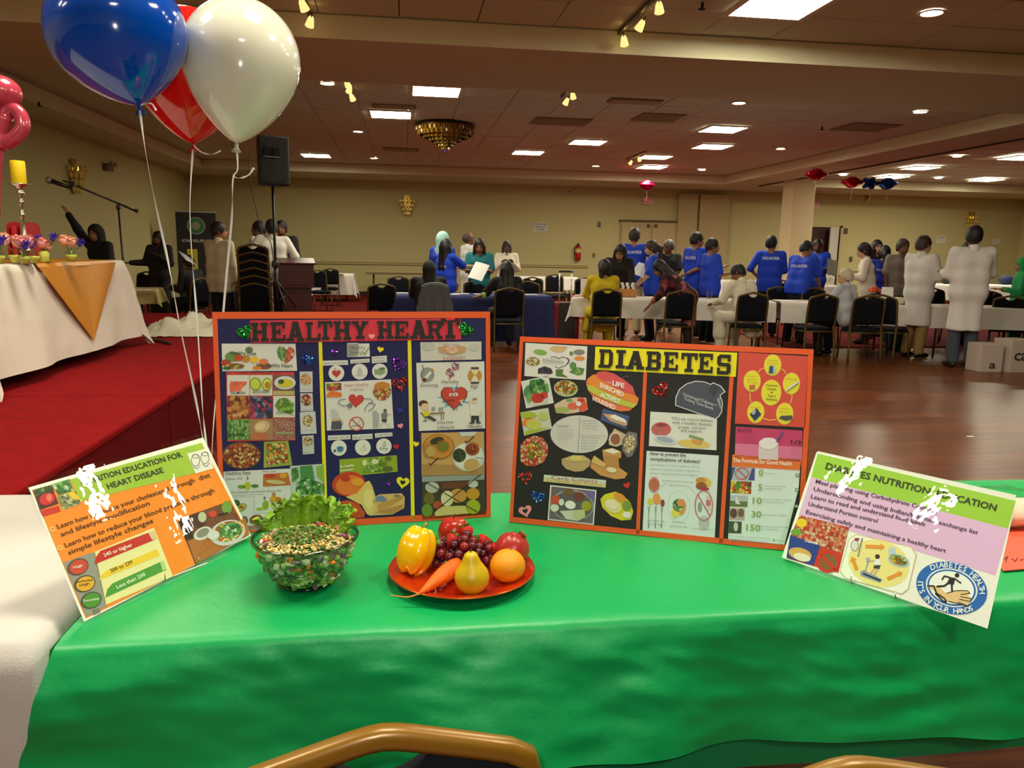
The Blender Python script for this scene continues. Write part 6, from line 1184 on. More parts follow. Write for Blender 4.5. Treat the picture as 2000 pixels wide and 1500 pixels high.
ribbon(t, T, [T, atd(395, 298, 1.97), atd(415, 301, 1.97), atd(432, 294, 1.97)], 0.004)
t, T = balloon(471, 122, 1.80, 0.134, (462, 284), 0, (226, 222, 206), 'white latex balloon right of the blue one', None)
ribbon(t, T, [T, atd(464, 330, 1.80), atd(455, 350, 1.80), atd(453, 420, 1.82), atd(446, 500, 1.85), atd(437, 600, 1.89), atd(424, 750, 1.95), atd(415, 860, 1.97), W0], 0.0052, twist=1.0)
ribbon(t, T, [atd(455, 345, 1.80), atd(468, 348, 1.79), atd(485, 342, 1.79), atd(496, 328, 1.79)], 0.005)
wt = MB().lathe([(0.028, 0.0), (0.030, 0.006), (0.022, 0.036), (0.006, 0.044), (0.010, 0.052)], 18, mat((200, 30, 60), 0.3, 0.5)).build('balloon_weight', smooth=True, loc=(W0[0], W0[1], ZT+0.010)); tag(wt, 'small foil balloon weight behind the left sign', 'balloon weight')
# ------------------------------------------------------------------ people: a body grown as one skin around a posed skeleton
def _seg(P, a, b, r1, r2):
    ab = b-a; l2 = float(ab@ab)+1e-12
    t = np.clip(((P[0]-a[0])*ab[0]+(P[1]-a[1])*ab[1]+(P[2]-a[2])*ab[2])/l2, 0, 1)
    return np.sqrt((P[0]-a[0]-t*ab[0])**2+(P[1]-a[1]-t*ab[1])**2+(P[2]-a[2]-t*ab[2])**2)-(r1+(r2-r1)*t)
def _ell(P, c, rad, Rm):
    q = [sum(Rm[j][i]*(P[j]-c[j]) for j in range(3))/rad[i] for i in range(3)]
    k0 = np.sqrt(q[0]**2+q[1]**2+q[2]**2)+1e-9; k1 = np.sqrt((q[0]/rad[0])**2+(q[1]/rad[1])**2+(q[2]/rad[2])**2)+1e-9
    return k0*(k0-1)/k1
def _apply(F, P, p, grow):
    k = p[-1]
    if p[0] == 'c': d = _seg(P, p[1], p[2], p[3]+grow, p[4]+grow)
    elif p[0] == 'e' or p[0] == 's': d = _ell(P, p[1], [x*1.09+(grow if p[0] == 'e' else 0) for x in p[2]], p[3])
    elif p[0] == 'p': return np.maximum(F, sum((P[i]-p[1][i])*p[2][i] for i in range(3)))
    if p[0] == 's': return np.maximum(F, -d)
    h = np.clip(0.5+0.5*(F-d)/k, 0, 1)
    return F*(1-h)+d*h-k*h*(1-h)
def _bbox(prims, pad):
    lo = np.full(3, 9.0); hi = np.full(3, -9.0)
    for p in prims:
        if p[0] == 'c': r = max(p[3], p[4]); pts = [p[1], p[2]]
        elif p[0] == 'e': r = max(p[2]); pts = [p[1]]
        else: continue
        for q in pts: lo = np.minimum(lo, q-r); hi = np.maximum(hi, q+r)
    return lo-pad, hi+pad
def sdf_points(prims, V, grow=0.0):
    P = [V[:, 0], V[:, 1], V[:, 2]]; F = np.full(len(V), 1.0)
    for p in prims: F = _apply(F, P, p, grow)
    return F
def polygonise(prims, h, grow=0.0, wr=0.0, wf=18.0):
    lo, hi = _bbox(prims, grow+0.03+h*2); n = np.ceil((hi-lo)/h).astype(int)+1
    ax = [(lo[i]+h*np.arange(n[i])).astype(np.float32) for i in range(3)]
    F = np.full(tuple(n), 1.0, np.float32)
    for p in prims:
        if p[0] in 'ce':
            if p[0] == 'c': r = max(p[3], p[4]); a = np.minimum(p[1], p[2])-r; b = np.maximum(p[1], p[2])+r
            else: a = p[1]-max(p[2]); b = p[1]+max(p[2])
            m = grow+2*p[-1]+2*h; i0 = np.clip(((a-m-lo)/h).astype(int), 0, n-1); i1 = np.clip(((b+m-lo)/h).astype(int)+2, 1, n)
        else: i0 = np.zeros(3, int); i1 = n
        sl = tuple(slice(i0[i], i1[i]) for i in range(3))
        P = [ax[0][sl[0]][:, None, None], ax[1][sl[1]][None, :, None], ax[2][sl[2]][None, None, :]]
        F[sl] = _apply(F[sl], P, p, grow)
    if wr: F = F+wr*np.sin(wf*1.6*ax[0][:, None, None]+1.2*ax[2][None, None, :]+0.5*np.sin(4*ax[2])[None, None, :])*np.cos(wf*0.5*ax[1][None, :, None]-0.6*ax[2][None, None, :])
    S = F < 0
    c = np.zeros(tuple(n-1), np.int8)
    for dx in (0, 1):
        for dy in (0, 1):
            for dz in (0, 1): c += S[dx:n[0]-1+dx, dy:n[1]-1+dy, dz:n[2]-1+dz]
    I = np.argwhere((c > 0) & (c < 8))
    if not len(I): return np.zeros((0, 3)), np.zeros((0, 4), int)
    acc = np.zeros((len(I), 3)); cnt = np.zeros(len(I))
    cr = [(0, 0, 0), (1, 0, 0), (0, 1, 0), (1, 1, 0), (0, 0, 1), (1, 0, 1), (0, 1, 1), (1, 1, 1)]
    fv = [F[I[:, 0]+a, I[:, 1]+b, I[:, 2]+d] for a, b, d in cr]
    for e0, e1 in ((0, 1), (2, 3), (4, 5), (6, 7), (0, 2), (1, 3), (4, 6), (5, 7), (0, 4), (1, 5), (2, 6), (3, 7)):
        a, b = fv[e0], fv[e1]; m = (a < 0) != (b < 0)
        t = np.where(m, a/(a-b+1e-12), 0); p = np.array(cr[e0])[None]+(np.array(cr[e1])-np.array(cr[e0]))[None]*t[:, None]
        acc[m] += p[m]; cnt[m] += 1
    V = lo+h*(I+acc/cnt[:, None])
    idx = np.full(tuple(n-1), -1, np.int64); idx[I[:, 0], I[:, 1], I[:, 2]] = np.arange(len(I))
    Q = []
    for d in range(3):
        e = [0, 0, 0]; e[d] = 1; o = [(d+1) % 3, (d+2) % 3]
        A = S[:n[0]-e[0], :n[1]-e[1], :n[2]-e[2]]; B = S[e[0]:, e[1]:, e[2]:]
        X = np.argwhere(A != B); X = X[(X[:, o[0]] > 0) & (X[:, o[1]] > 0) & (X[:, o[0]] < n[o[0]]-1) & (X[:, o[1]] < n[o[1]]-1)]
        u = np.zeros(3, int); u[o[0]] = 1; v = np.zeros(3, int); v[o[1]] = 1
        g = lambda Y: idx[Y[:, 0], Y[:, 1], Y[:, 2]]
        q = np.stack([g(X-u-v), g(X-v), g(X), g(X-u)], 1)
        inside = S[X[:, 0], X[:, 1], X[:, 2]]; q[~inside] = q[~inside][:, ::-1]; Q.append(q)
    Q = np.concatenate(Q); Q = Q[(Q >= 0).all(1)]
    return V, Q
def npmesh(name, V, Q, m):
    me = bpy.data.meshes.new(name); me.vertices.add(len(V)); me.vertices.foreach_set('co', np.asarray(V, np.float32).ravel())
    me.loops.add(Q.size); me.loops.foreach_set('vertex_index', Q.astype(np.int32).ravel())
    me.polygons.add(len(Q)); me.polygons.foreach_set('loop_start', np.arange(0, Q.size, 4, dtype=np.int32)); me.polygons.foreach_set('loop_total', np.full(len(Q), 4, np.int32))
    me.polygons.foreach_set('use_smooth', np.ones(len(Q), bool)); me.materials.append(m); me.update(calc_edges=True); return me
def nv(v): v = np.array(v, float); return v/(np.linalg.norm(v)+1e-12)
ARM = {'down': ((.14, .02, -1), (.03, .22, -1)), 'front': ((.12, .15, -1), (-.15, 1, .12)), 'cross': ((.2, .3, -1), (-1, .6, .12)), 'reach': ((.1, .8, -.5), (0, 1, -.2)), 'up': ((.35, .35, .85), (0, .25, 1)),
       'table': ((.18, .5, -.85), (-.3, 1, -.25)), 'back': ((.2, -.4, -1), (-.8, -.25, -.35)), 'hip': ((.5, -.1, -.9), (-.5, .4, -.55)), 'write': ((.1, .35, -.95), (-.35, .9, -.3)), 'side': ((.5, .25, -.8), (.6, .8, .1)), 'low': ((.1, .3, -1), (-.1, .7, -.75)), 'chest': ((.2, .2, -1), (-.55, .7, .6))}
SKIN = {'tan': (166, 112, 76), 'brown': (128, 80, 52), 'light': (206, 156, 120), 'dark': (86, 54, 38)}
m_eye = mat((24, 18, 16), 0.3); m_lip = mat((136, 66, 58), 0.5); m_hairblk = mat((20, 15, 13), 0.5, sheen=0.1, name='black_hair'); 
def person(px, py, D, yaw, label, top=('tee', (30, 70, 190)), bottom=(24, 24, 28), skin='brown', hair=('short', (20, 15, 13)), armR='down', armL='down', lean=0.0, hy=0.0, hp=0.0, sit=False, stride=0.0, group=None, text=None, shoes=(24, 20, 20), sleeve=None, wide=1.0, seat_z=0.46, res=0.024, base_z=0.0):
    if not isinstance(D, (int, float)): D = float((np.array([D[0], D[1], 0.5])-_C)@_F)
    H = atd(px, py, D); yw = R(yaw); ln = R(lean)
    # nominal skeleton, 1.72 m
    hipz = 0.92 if not sit else seat_z+0.10
    pel = np.array([0, 0, hipz])
    cl, sl = math.cos(ln), math.sin(ln)
    def T(x, y, z): return pel+np.array([x, y*cl+z*sl, -y*sl+z*cl])      # torso frame, tilted forward
    tl = 1.0
    neck = T(0, 0.0, 0.555); hr = R(lean*0.35+hp); hyw = R(hy)
    up = np.array([0, math.sin(hr), math.cos(hr)]); hc = neck+0.115*up+0.012*np.array([0, 1, 0])
    Rz = np.array([[math.cos(hyw), -math.sin(hyw), 0], [math.sin(hyw), math.cos(hyw), 0], [0, 0, 1]]); Rx = np.array([[1, 0, 0], [0, math.cos(-hr), -math.sin(-hr)], [0, math.sin(-hr), math.cos(-hr)]])
    RH = Rx@Rz
    ht = hc+RH@np.array([0, -0.01, 0.118])
    s = (H[2]-base_z)/ht[2] if not sit else (H[2]-base_z-seat_z)/(ht[2]-seat_z)
    s = min(1.16, max(0.80, s))
    hk_ = 1.09; h_ = lambda x, y, z: hc+RH@np.array([x*hk_, y*hk_, z*hk_])
    I3 = np.eye(3); B = []; w = wide
    def cap(a, b, r1, r2=None, k=0.03): return ('c', np.array(a, float), np.array(b, float), r1, r1 if r2 is None else r2, k)
    torso = [cap(T(-.085*w, 0, .02), T(.085*w, 0, .02), .098*w, None, .05), cap(T(-.072*w, .005, .19), T(.072*w, .005, .19), .096*w, None, .06), cap(T(-.095*w, .0, .38), T(.095*w, 0, .38), .100*w, None, .06), cap(T(-.15*w, -.01, .49), T(.15*w, -.01, .49), .056, None, .05)]
    nk = [cap(T(0, -.012, .50), hc+RH@np.array([0, -.02, -.06]), .052, .050, .03)]
    arms = {}; hands = []
    for sd, a in ((1, armR), (-1, armL)):
        ua, fa = ARM[a] if isinstance(a, str) else a
        sh = T(sd*.185*w, -.01, .49); ua = nv((sd*ua[0], ua[1], ua[2])); fa = nv((sd*fa[0], fa[1], fa[2]))
        if lean > 25 and a in ('down',): pass
        el = sh+ua*.285; wr = el+fa*.245; arms[sd] = (sh, el, wr, fa); hands.append((sd, wr, fa))
    legs = {}
    for sd in (1, -1):
        hip = pel+np.array([sd*.092, 0, -.02])
        if sit:
            kn = hip+np.array([sd*.05, .43, -.02-0.0]); an = np.array([kn[0]+sd*.01, kn[1]-.05-0.10*sd*stride, .09/s if False else .085])
        else:
            f = stride*sd; kn = np.array([sd*.10, .03+.10*f, .49]); an = np.array([sd*.105, -.02+.16*f, .085])
        legs[sd] = (hip, kn, an)
    limb = []
    for sd in (1, -1):
        sh, el, wr, fa = arms[sd]; limb += [cap(sh, el, .050, .040, .03), cap(el, wr, .038, .026, .02)]
    lg = []
    for sd in (1, -1):
        hip, kn, an = legs[sd]; lg += [cap(hip, kn, .082, .056, .04), cap(kn, an, .052, .038, .02)]
    # ---- the body itself
    root = empty('person', (0, 0, 0), yw, label, 'person', group)
    Rw = np.array([[math.cos(yw), -math.sin(yw), 0], [math.sin(yw), math.cos(yw), 0], [0, 0, 1]])
    loc = np.array([H[0], H[1], base_z])-Rw@np.array([ht[0]*s, ht[1]*s, 0]); 
    if sit: zoff = seat_z*(1-s)
    else: zoff = 0.0
    root.location = (loc[0], loc[1], base_z)
    m_skin = mat(SKIN[skin], 0.55, name='skin')
    def put(V):
        V = np.array(V, float)*s
        if sit: V[:, 2] += zoff
        return V
    Vb, Qb = polygonise(torso+nk+limb+lg, res)
    head = [('e', h_(0, -.012, .022), [.076, .094, .096], RH, .02), ('e', h_(0, .022, -.048), [.056, .066, .062], RH, .03), cap(h_(0, .078, .0), h_(0, .098, -.028), .010, .014, .014), ('e', h_(.074, -.012, -.008), [.010, .018, .028], RH, .008), ('e', h_(-.074, -.012, -.008), [.010, .018, .028], RH, .008), cap(T(0, -.012, .52), h_(0, -.02, -.06), .051, .049, .02), ('e', h_(0, .074, -.062), [.022, .016, .010], RH, .012)]
    hres = min(res, 0.0125)
    Vh, Qh = polygonise(head, hres)
    me = npmesh('body', put(np.concatenate([Vb, Vh])), np.concatenate([Qb, Qh+len(Vb)]), m_skin)
    # features and hands joined into the same mesh
    ex = MB()
    ex.mats = [m_skin]
    Mh = Matrix([list(RH[i]) for i in range(3)])
    for sd in (1, -1):
        ex.ell(h_(sd*.031, .079, .012), (.013, .008, .0075), m_eye, 8, 5, Mh); ex.ell(h_(sd*.032, .083, .032), (.019, .007, .0045), mat(hair[1], .6) if hair[0] != 'bald' else m_eye, 8, 4, Mh)
    ex.ell(h_(0, .088, -.066), (.023, .007, .006), m_lip, 8, 5, Mh)
    for sd, wr, fa in hands:
        side = nv(np.cross(fa, (0, 0, 1)) if abs(fa[2]) < .9 else (1, 0, 0)); nrm = nv(np.cross(side, fa)); c = wr+fa*.045
        ex.ell(tuple(wr+fa*.05), (.040, .013, .048), m_skin, 10, 7, Matrix(((side[0], nrm[0], fa[0]), (side[1], nrm[1], fa[1]), (side[2], nrm[2], fa[2]))))
        for q in range(4):
            b0 = wr+fa*.088+side*(.030-.020*q); L = (.060, .070, .066, .052)[q]; crl = -nrm*0.35
            p1 = b0+nv(fa+crl*.5)*L*.5; p2 = p1+nv(fa+crl*1.6)*L*.5
            ex.tube([b0-fa*.02, b0, p1, p2], [.009, .0088, .008, .0062], 6, m_skin)
        tb = wr+fa*.03+side*.035*(1 if sd < 0 else 1); t1 = tb+nv(side+fa*.8-nrm*.3)*.034; ex.tube([wr+fa*.035, tb, t1, t1+nv(fa+side*.2-nrm*.3)*.028], [.012, .011, .0098, .007], 6, m_skin)
    nb = len(me.vertices); vs = put(ex.v)
    bm = bmesh.new(); bm.from_mesh(me); bvs = [bm.verts.new(v) for v in vs]; bm.verts.ensure_lookup_table()
    for m_ in ex.mats[1:]: me.materials.append(m_)
    for f, k in zip(ex.f, ex.m):
        try:
            ff = bm.faces.new([bvs[i] for i in f]); ff.material_index = k; ff.smooth = True
        except ValueError: pass
    bm.to_mesh(me); bm.free(); me.update()
    obj('body', me, root)
    def garment(name, prims, c, grow, wr=0.003, r=None, m=None, lab=None):
        V, Q = polygonise(prims, r or res, grow, wr)
        if len(V) == 0: return None
        o = obj(name, npmesh(name, put(V), Q, m or mat(c, 0.8, bump=0.15, bscale=120, name='fabric')), root)
        if lab: o['label'] = lab
        return o
    kind, tc = top[0], top[1]
    pr = list(torso)
    slv = {'tee': .85, 'shirt': 1.9, 'coat': 1.95, 'dress': 1.0, 'scrub': .8, 'suit': 1.95, 'kurta': 1.9, 'abaya': 1.95, 'polo': .8}[kind] if sleeve is None else sleeve
    for sd in (1, -1):
        sh, el, wr, fa = arms[sd]
        loose = .012 if kind in ('coat', 'suit', 'kurta', 'abaya') else .008
        if slv <= 1: pr.append(cap(sh, sh+(el-sh)*slv, .056+loose, .054+loose+.008, .02))
        else: pr += [cap(sh, el, .056+loose, .046+loose, .018), cap(el, el+(wr-el)*(slv-1), .044+loose, .034+loose, .025)]
    hem = {'tee': -.14, 'shirt': -.18, 'coat': -.46, 'dress': -.5, 'scrub': -.16, 'suit': -.20, 'kurta': -.45, 'abaya': -.8, 'polo': -.13}[kind]
    wst = .116 if kind in ('coat', 'suit', 'kurta', 'abaya', 'shirt', 'tee') else .106
    pr += [cap(T(-.085*w, 0, 0), T(.085*w, 0, 0), .112*w, None, .05), cap(T(-.078*w, .004, .18), T(.078*w, .004, .18), wst*w*.93, None, .06)]
    if hem < -.15 or True:
        if not sit and hem < -.25:
            for sd in (1, -1):
                hip, kn, an = legs[sd]; e = hip+(kn-hip)*min(1.0, -hem/.43)
                pr.append(cap(hip, e, .088, .092, .05))
                if hem < -.6: pr.append(cap(kn, kn+(an-kn)*.9, .105, .12, .07))
            pr += [cap(pel+np.array([-.05, 0, -.05]), pel+np.array([-.06, 0, hem]), .09, .105, .05), cap(pel+np.array([.05, 0, -.05]), pel+np.array([.06, 0, hem]), .09, .105, .05), ('p', pel+np.array([0, 0, hem]), np.array([0, 0, -1.0]), .01)]
        elif sit and kind in ('kurta', 'dress', 'abaya', 'coat'):
            for sd in (1, -1):
                hip, kn, an = legs[sd]; pr.append(cap(hip, kn, .098, .085, .06))
                if kind in ('dress', 'abaya', 'kurta'): pr.append(cap(kn, kn+(an-kn)*.6, .085, .10, .05))
            pr.append(cap(T(-.06, -.02, 0), np.array([-.06, -.10, pel[2]-.22]), .10, .09, .06)); pr.append(cap(T(.06, -.02, 0), np.array([.06, -.10, pel[2]-.22]), .10, .09, .06))
        elif not sit:
            pr += [cap(T(-.075, 0, 0), T(-.078, 0, hem), .105*w, .108*w, .05), cap(T(.075, 0, 0), T(.078, 0, hem), .105*w, .108*w, .05), ('p', T(0, 0, hem), T(0, 0, -1)-T(0, 0, 0), .01)]
    pr = [cap(T(-.082*w, 0, .02), T(-.088*w, 0, .37), .108*w, .104*w, .05), cap(T(.082*w, 0, .02), T(.088*w, 0, .37), .108*w, .104*w, .05)]+pr
    nm = {'tee': 't_shirt', 'shirt': 'shirt', 'coat': 'white_coat', 'dress': 'dress', 'scrub': 'scrub_top', 'suit': 'jacket', 'kurta': 'tunic', 'abaya': 'long_robe', 'polo': 'polo_shirt'}[kind]
    mm = top[2] if len(top) > 2 else None
    garment(nm, pr, tc, .004, .004, m=mm)
    if kind in ('shirt', 'coat', 'suit', 'polo', 'kurta'):
        garment('collar', [cap(T(0, -.02, .515), T(0, -.012, .542), .062, .060, .01), ('s', T(0, .055, .60), [.045, .05, .06], I3, .01)], tc, .004, 0, .014, mm)
    if kind == 'coat' and abs(hy) < 400:
        pass
    if bottom is not None:
        tp = [cap(T(-.085*w, 0, .03), T(.085*w, 0, .03), .100*w, None, .05)]
        for sd in (1, -1):
            hip, kn, an = legs[sd]; tp += [cap(hip, kn, .088, .070, .04), cap(kn, an, .068, .062, .02)]
        if not sit: tp.append(('p', np.array([0, 0, .055]), np.array([0, 0, -1.0]), .01))
        garment('trousers', tp, bottom, .010, .003)
        for sd in (1, -1):
            hip, kn, an = legs[sd]; V, Q = polygonise([cap((an[0], an[1]-.03, .045), (an[0]+sd*.012, an[1]+.15, .038), .040, .036, .03), ('p', np.array([0, 0, .004]), np.array([0, 0, -1.0]), .01)], .016)
            V = np.array(V)*s
            obj('shoe', npmesh('shoe', V, Q, mat(shoes, 0.4)), root)
    # hair or scarf
    hk, hcol = hair[0], hair[1]; m_h = mat(hcol, 0.5 if hk != 'hijab' else 0.8, bump=0.3, bscale=160, name='hair')
    face = ('s', h_(0, .095, -.045), [.072, .075, .098], RH, .01)
    cp = [('e', h_(0, -.018, .028), [.086, .102, .102], RH, .02)]
    if hk == 'short': hp_ = cp+[('e', h_(0, -.05, -.02), [.076, .062, .075], RH, .03), face, ('s', h_(0, .03, -.10), [.12, .13, .075], RH, .01)]
    elif hk == 'balding': hp_ = [('e', h_(0, -.028, .012), [.084, .096, .088], RH, .02), face, ('s', h_(0, .03, -.10), [.12, .13, .075], RH, .01), ('s', h_(0, .06, .09), [.07, .10, .06], RH, .01)]
    elif hk in ('long', 'pony', 'bob', 'bun'):
        hp_ = cp+[('e', h_(0, -.05, -.02), [.082, .068, .085], RH, .03)]
        if hk == 'long': hp_ += [cap(h_(-.04, -.06, -.02), T(-.055, -.085, .30), .058, .050, .04), cap(h_(.04, -.06, -.02), T(.055, -.085, .30), .058, .050, .04), cap(h_(.075, -.01, -.02), T(.10, .03, .42), .032, .034, .03), cap(h_(-.075, -.01, -.02), T(-.10, .03, .42), .032, .034, .03)]
        elif hk == 'pony': hp_ += [cap(h_(0, -.10, .02), h_(0, -.16, -.03), .035, .04, .02), cap(h_(0, -.16, -.03), T(0, -.13, .34), .042, .022, .02)]
        elif hk == 'bun': hp_ += [('e', h_(0, -.135, -.03), [.05, .05, .05], RH, .03), cap(h_(0, -.13, -.05), h_(0, -.15, -.15), .035, .02, .02)]
        else: hp_ += [cap(h_(-.055, -.04, -.02), h_(-.06, -.05, -.12), .045, .04, .03), cap(h_(.055, -.04, -.02), h_(.06, -.05, -.12), .045, .04, .03)]
        hp_ += [face]
    elif hk == 'hijab':
        hp_ = [('e', h_(0, -.014, .020), [.094, .112, .112], RH, .03), cap(h_(0, -.01, -.05), T(0, .0, .52), .085, .075, .05), cap(T(-.10, 0, .47), T(.10, 0, .47), .080, None, .06), cap(T(-.05, .03, .46), T(.05, .03, .30), .080, .075, .05), cap(h_(0, -.05, -.03), T(0, -.07, .34), .085, .075, .05), face]
    else: hp_ = None
    if hp_:
        V, Q = polygonise(hp_, .0125 if hk != 'hijab' else .016)
        obj('hair' if hk != 'hijab' else 'headscarf', npmesh('hair', put(V), Q, m_h), root)
    if text:
        # lettering printed on the back of the shirt, laid onto the cloth
        t_, wd, zc = text; vs, fs = text_mesh(t_, .02); vs = vs.copy(); k = wd/vs[:, 0].max(); 
        X = (wd/2-vs[:, 0]*k); Z = zc+vs[:, 1]*0.045
        V = np.array([T(x, -.28, z) for x, z in zip(-X*-1*-1, Z)]); dr = T(0, 1, 0)-T(0, 0, 0)
        V = np.array([T(-x if False else (wd/2-(wd/2+x)) if False else x, -.28, z) for x, z in zip((vs[:, 0]*k-wd/2), Z)])
        for _ in range(40): V = V+dr[None]*np.clip(sdf_points(pr, V, .004)-.007, -.01, .05)[:, None]*.9
        o = MB().add(put(V), fs, mat((232, 236, 244), .6)).build('printed_word', parent=root)
    return root, s, arms
# ------------------------------------------------------------------ the red stage at the left and what stands on it
def atx(px, py, X):
    d = ray(px, py); return _C+d*((X-_C[0])/d[0])
HS = 0.535; SX = -1.385
seam = atz(331, 772, HS)[1]
for y0, y1, l in [(2.35, seam-0.004, 'near red-carpeted stage platform at the left'), (seam+0.004, 10.75, 'far red-carpeted stage platform under the head table')]:
    st = empty('stage_platform', ((XL+SX)/2, (y0+y1)/2, 0), 0, l, 'stage', 'stage platforms'); w = SX-XL-0.02
    MB().box((0, 0, HS-0.02), (w, y1-y0, 0.04), mat((136, 14, 18), 0.95, bump=0.5, bscale=220, var=0.12, vscale=9, spec=0.1, name='stage_carpet')).build('deck', parent=st, bevel=0.012)
    MB().box((0, 0, (HS-0.04)/2), (w-0.03, y1-y0-0.006, HS-0.04), mat((96, 8, 14), 0.95, bump=0.3, bscale=200, spec=0.1)).build('skirt', parent=st)
# head table
TX0, TX1, TY0, TY1, TZ = -3.2, -2.44, 4.75, 7.2, HS+0.745
tt = empty('folding_table', ((TX0+TX1)/2, (TY0+TY1)/2, HS), 0, 'head table on the stage under a long white cloth', 'table')
MB().box((0, 0, 0.728), (TX1-TX0, TY1-TY0, 0.03), m_tbl).build('tabletop', parent=tt)
for i in (-1, 1):
    for j in (-1, 1): MB().tube([(i*0.3, j*1.0, 0.71), (i*0.3, j*1.02, 0)], 0.015, 8, m_tleg).build('leg', parent=tt)
hc_ = cloth(TX1-TX0, TY1-TY0, 0.746, 0.66, nx=30, wav=0.05, freq=6.5, seed=2.0, drops=(0.68, 0.66, 0.68, 0.66), flare=0.06, wrinkle=0.006)
o = hc_.build('tablecloth', mat((232, 220, 208), 0.75, bump=0.1, bscale=160), smooth=True, loc=((TX0+TX1)/2, (TY0+TY1)/2, HS)); tag(o, 'long white tablecloth with fold creases on the head table', 'tablecloth')
m_gd = mat((208, 134, 2), 0.4, bump=0.15, bscale=40, name='gold_satin')
ru = MB()
xf = TX1+0.075
A, B_, Cc = atx(72, 522, xf-0.05), atx(222, 512, xf-0.05), atx(180, 665, xf+0.03)
def run(u, v):
    p = (np.array(A)*(1-u)+np.array(B_)*u)*(1-v)+np.array(Cc)*v
    return (p[0]+0.012*math.sin(u*9)*(1-v)+0.012, p[1], p[2])
ru.grid(run, 16, 16, m_gd)
ru.grid(lambda u, v: (TX0+0.02+(TX1-TX0)*v, A[1]+(B_[1]-A[1])*u, TZ+0.009+0.003*math.sin(u*14)), 16, 6, m_gd)
ru.grid(lambda u, v: (TX1+0.018+(A[0]-TX1-0.008)*v, A[1]+(B_[1]-A[1])*u, TZ+0.009+(A[2]-TZ-0.012)*v), 16, 3, m_gd)
tag(ru.build('table_runner', smooth=True), 'golden yellow satin runner with a pointed end over the head table', 'table runner')
zt = TZ+0.010
def ontab(px, Y): d = ray(px, 500); return np.array([d[0]/d[1]*Y, Y, zt])
# candlestick and candle
p = ontab(50, 5.45); cs = empty('candlestick', tuple(p), 0, 'tall turned silver candlestick on the head table', 'candlestick')
m_sil = mat((206, 196, 176), 0.18, 0.95, name='polished_silver')
pr_ = [(0.055, 0), (0.057, 0.01), (0.03, 0.03), (0.018, 0.045), (0.030, 0.07), (0.034, 0.085), (0.020, 0.10), (0.014, 0.13), (0.024, 0.15), (0.016, 0.17), (0.013, 0.25), (0.011, 0.29), (0.022, 0.305), (0.012, 0.32), (0.011, 0.37), (0.024, 0.385), (0.012, 0.40), (0.012, 0.425), (0.030, 0.445), (0.016, 0.455), (0.028, 0.485), (0.062, 0.497), (0.062, 0.502)]
MB().lathe(pr_, 20, m_sil).build('shaft', parent=cs, smooth=True)
cd = empty('candle', (p[0], p[1], p[2]+0.503), 0, 'thick yellow candle on the silver candlestick', 'candle')
MB().lathe([(0.042, 0), (0.044, 0.004), (0.0435, 0.135), (0.040, 0.141), (0.030, 0.138)], 22, mat((240, 206, 10), 0.5, sss=0.0)).build('wax', parent=cd, smooth=True)
MB().tube([(0, 0, 0.135), (0.002, 0, 0.150)], 0.0015, 5, m_dark).build('wick', parent=cd)
# posy vases
m_vg = glass((240, 246, 236), 0.0, 1.4, 'vaseglass'); m_rose = mat((244, 176, 150), 0.55); m_rose2 = mat((236, 150, 150), 0.55); m_stem = mat((90, 120, 50), 0.6); m_pur = mat((74, 56, 190), 0.6); m_wat = mat((216, 206, 96), 0.2)
def rose(parent, c, r, m, tilt):
    M = Matrix.Rotation(tilt[0], 3, 'X') @ Matrix.Rotation(tilt[1], 3, 'Y'); b = MB()
    for k in range(9):
        a = k*2.4; rr = r*(0.35+0.065*k); hh = r*(1.5-0.07*k)
        def fn(u, v, a=a, rr=rr, hh=hh):
            w = a+(u-0.5)*2.2; q = Vector((rr*(0.55+0.5*v**1.3)*math.cos(w), rr*(0.55+0.5*v**1.3)*math.sin(w), -r*0.6+hh*math.sin(v*1.5)*(1-0.3*(2*u-1)**2)))
            q = M @ q; return (q.x+c[0], q.y+c[1], q.z+c[2])
        b.grid(fn, 5, 4, m)
    b.ell(c, (r*0.7, r*0.7, r*0.75), m, 10, 7, M)
    b.build('rose', parent=parent, smooth=True)
def aster(parent, c, r):
    b = MB()
    for k in range(26):
        a = k*2.4; e = 0.2+1.2*(k/26); d = np.array([math.cos(a)*math.sin(e+.3), math.sin(a)*math.sin(e+.3)*.8, math.cos(e+.1)]); n = nv(np.cross(d, (0.3, 0.2, 1))); c_ = np.array(c)
        b.add([c_, c_+d*r*.6+n*r*.12, c_+d*r, c_+d*r*.6-n*r*.12], [(0, 1, 2, 3)], m_pur)
    b.ell(c, (r*.35, r*.35, r*.35), m_pur, 8, 5); b.build('purple_flower', parent=parent)
def vase(px, Y, label, fl, sc_=1.0, shape=0):
    p = ontab(px, Y); t = empty('flower_vase', tuple(p), 0, label, 'vase', 'posy vases on the head table')
    pf = [(0.022, 0), (0.026, 0.004), (0.040, 0.03), (0.044, 0.05), (0.036, 0.07), (0.022, 0.082), (0.026, 0.095)] if shape == 0 else [(0.034, 0), (0.036, 0.004), (0.037, 0.06), (0.022, 0.075), (0.021, 0.09), (0.028, 0.10)]
    MB().lathe([(r*sc_, z*sc_) for r, z in pf], 18, m_vg, capt=False).build('glass_body', parent=t, smooth=True)
    MB().lathe([(r*sc_*0.9, z*sc_+0.003) for r, z in pf[:4]], 16, m_wat).build('water', parent=t, smooth=True)
    for k, (kind, dx, dz) in enumerate(fl):
        c = (dx, 0.012*(k-1), 0.10*sc_+dz); MB().tube([(0, 0, 0.02), (dx*.3, 0, 0.08), (c[0]*.9, c[1]*.9, c[2]-0.02)], 0.003, 6, m_stem).build('stem', parent=t)
        if kind == 'p': aster(t, c, 0.052)
        else: rose(t, c, 0.050, m_rose if kind == 'r' else m_rose2, (0.3*(k-1), dx*6))
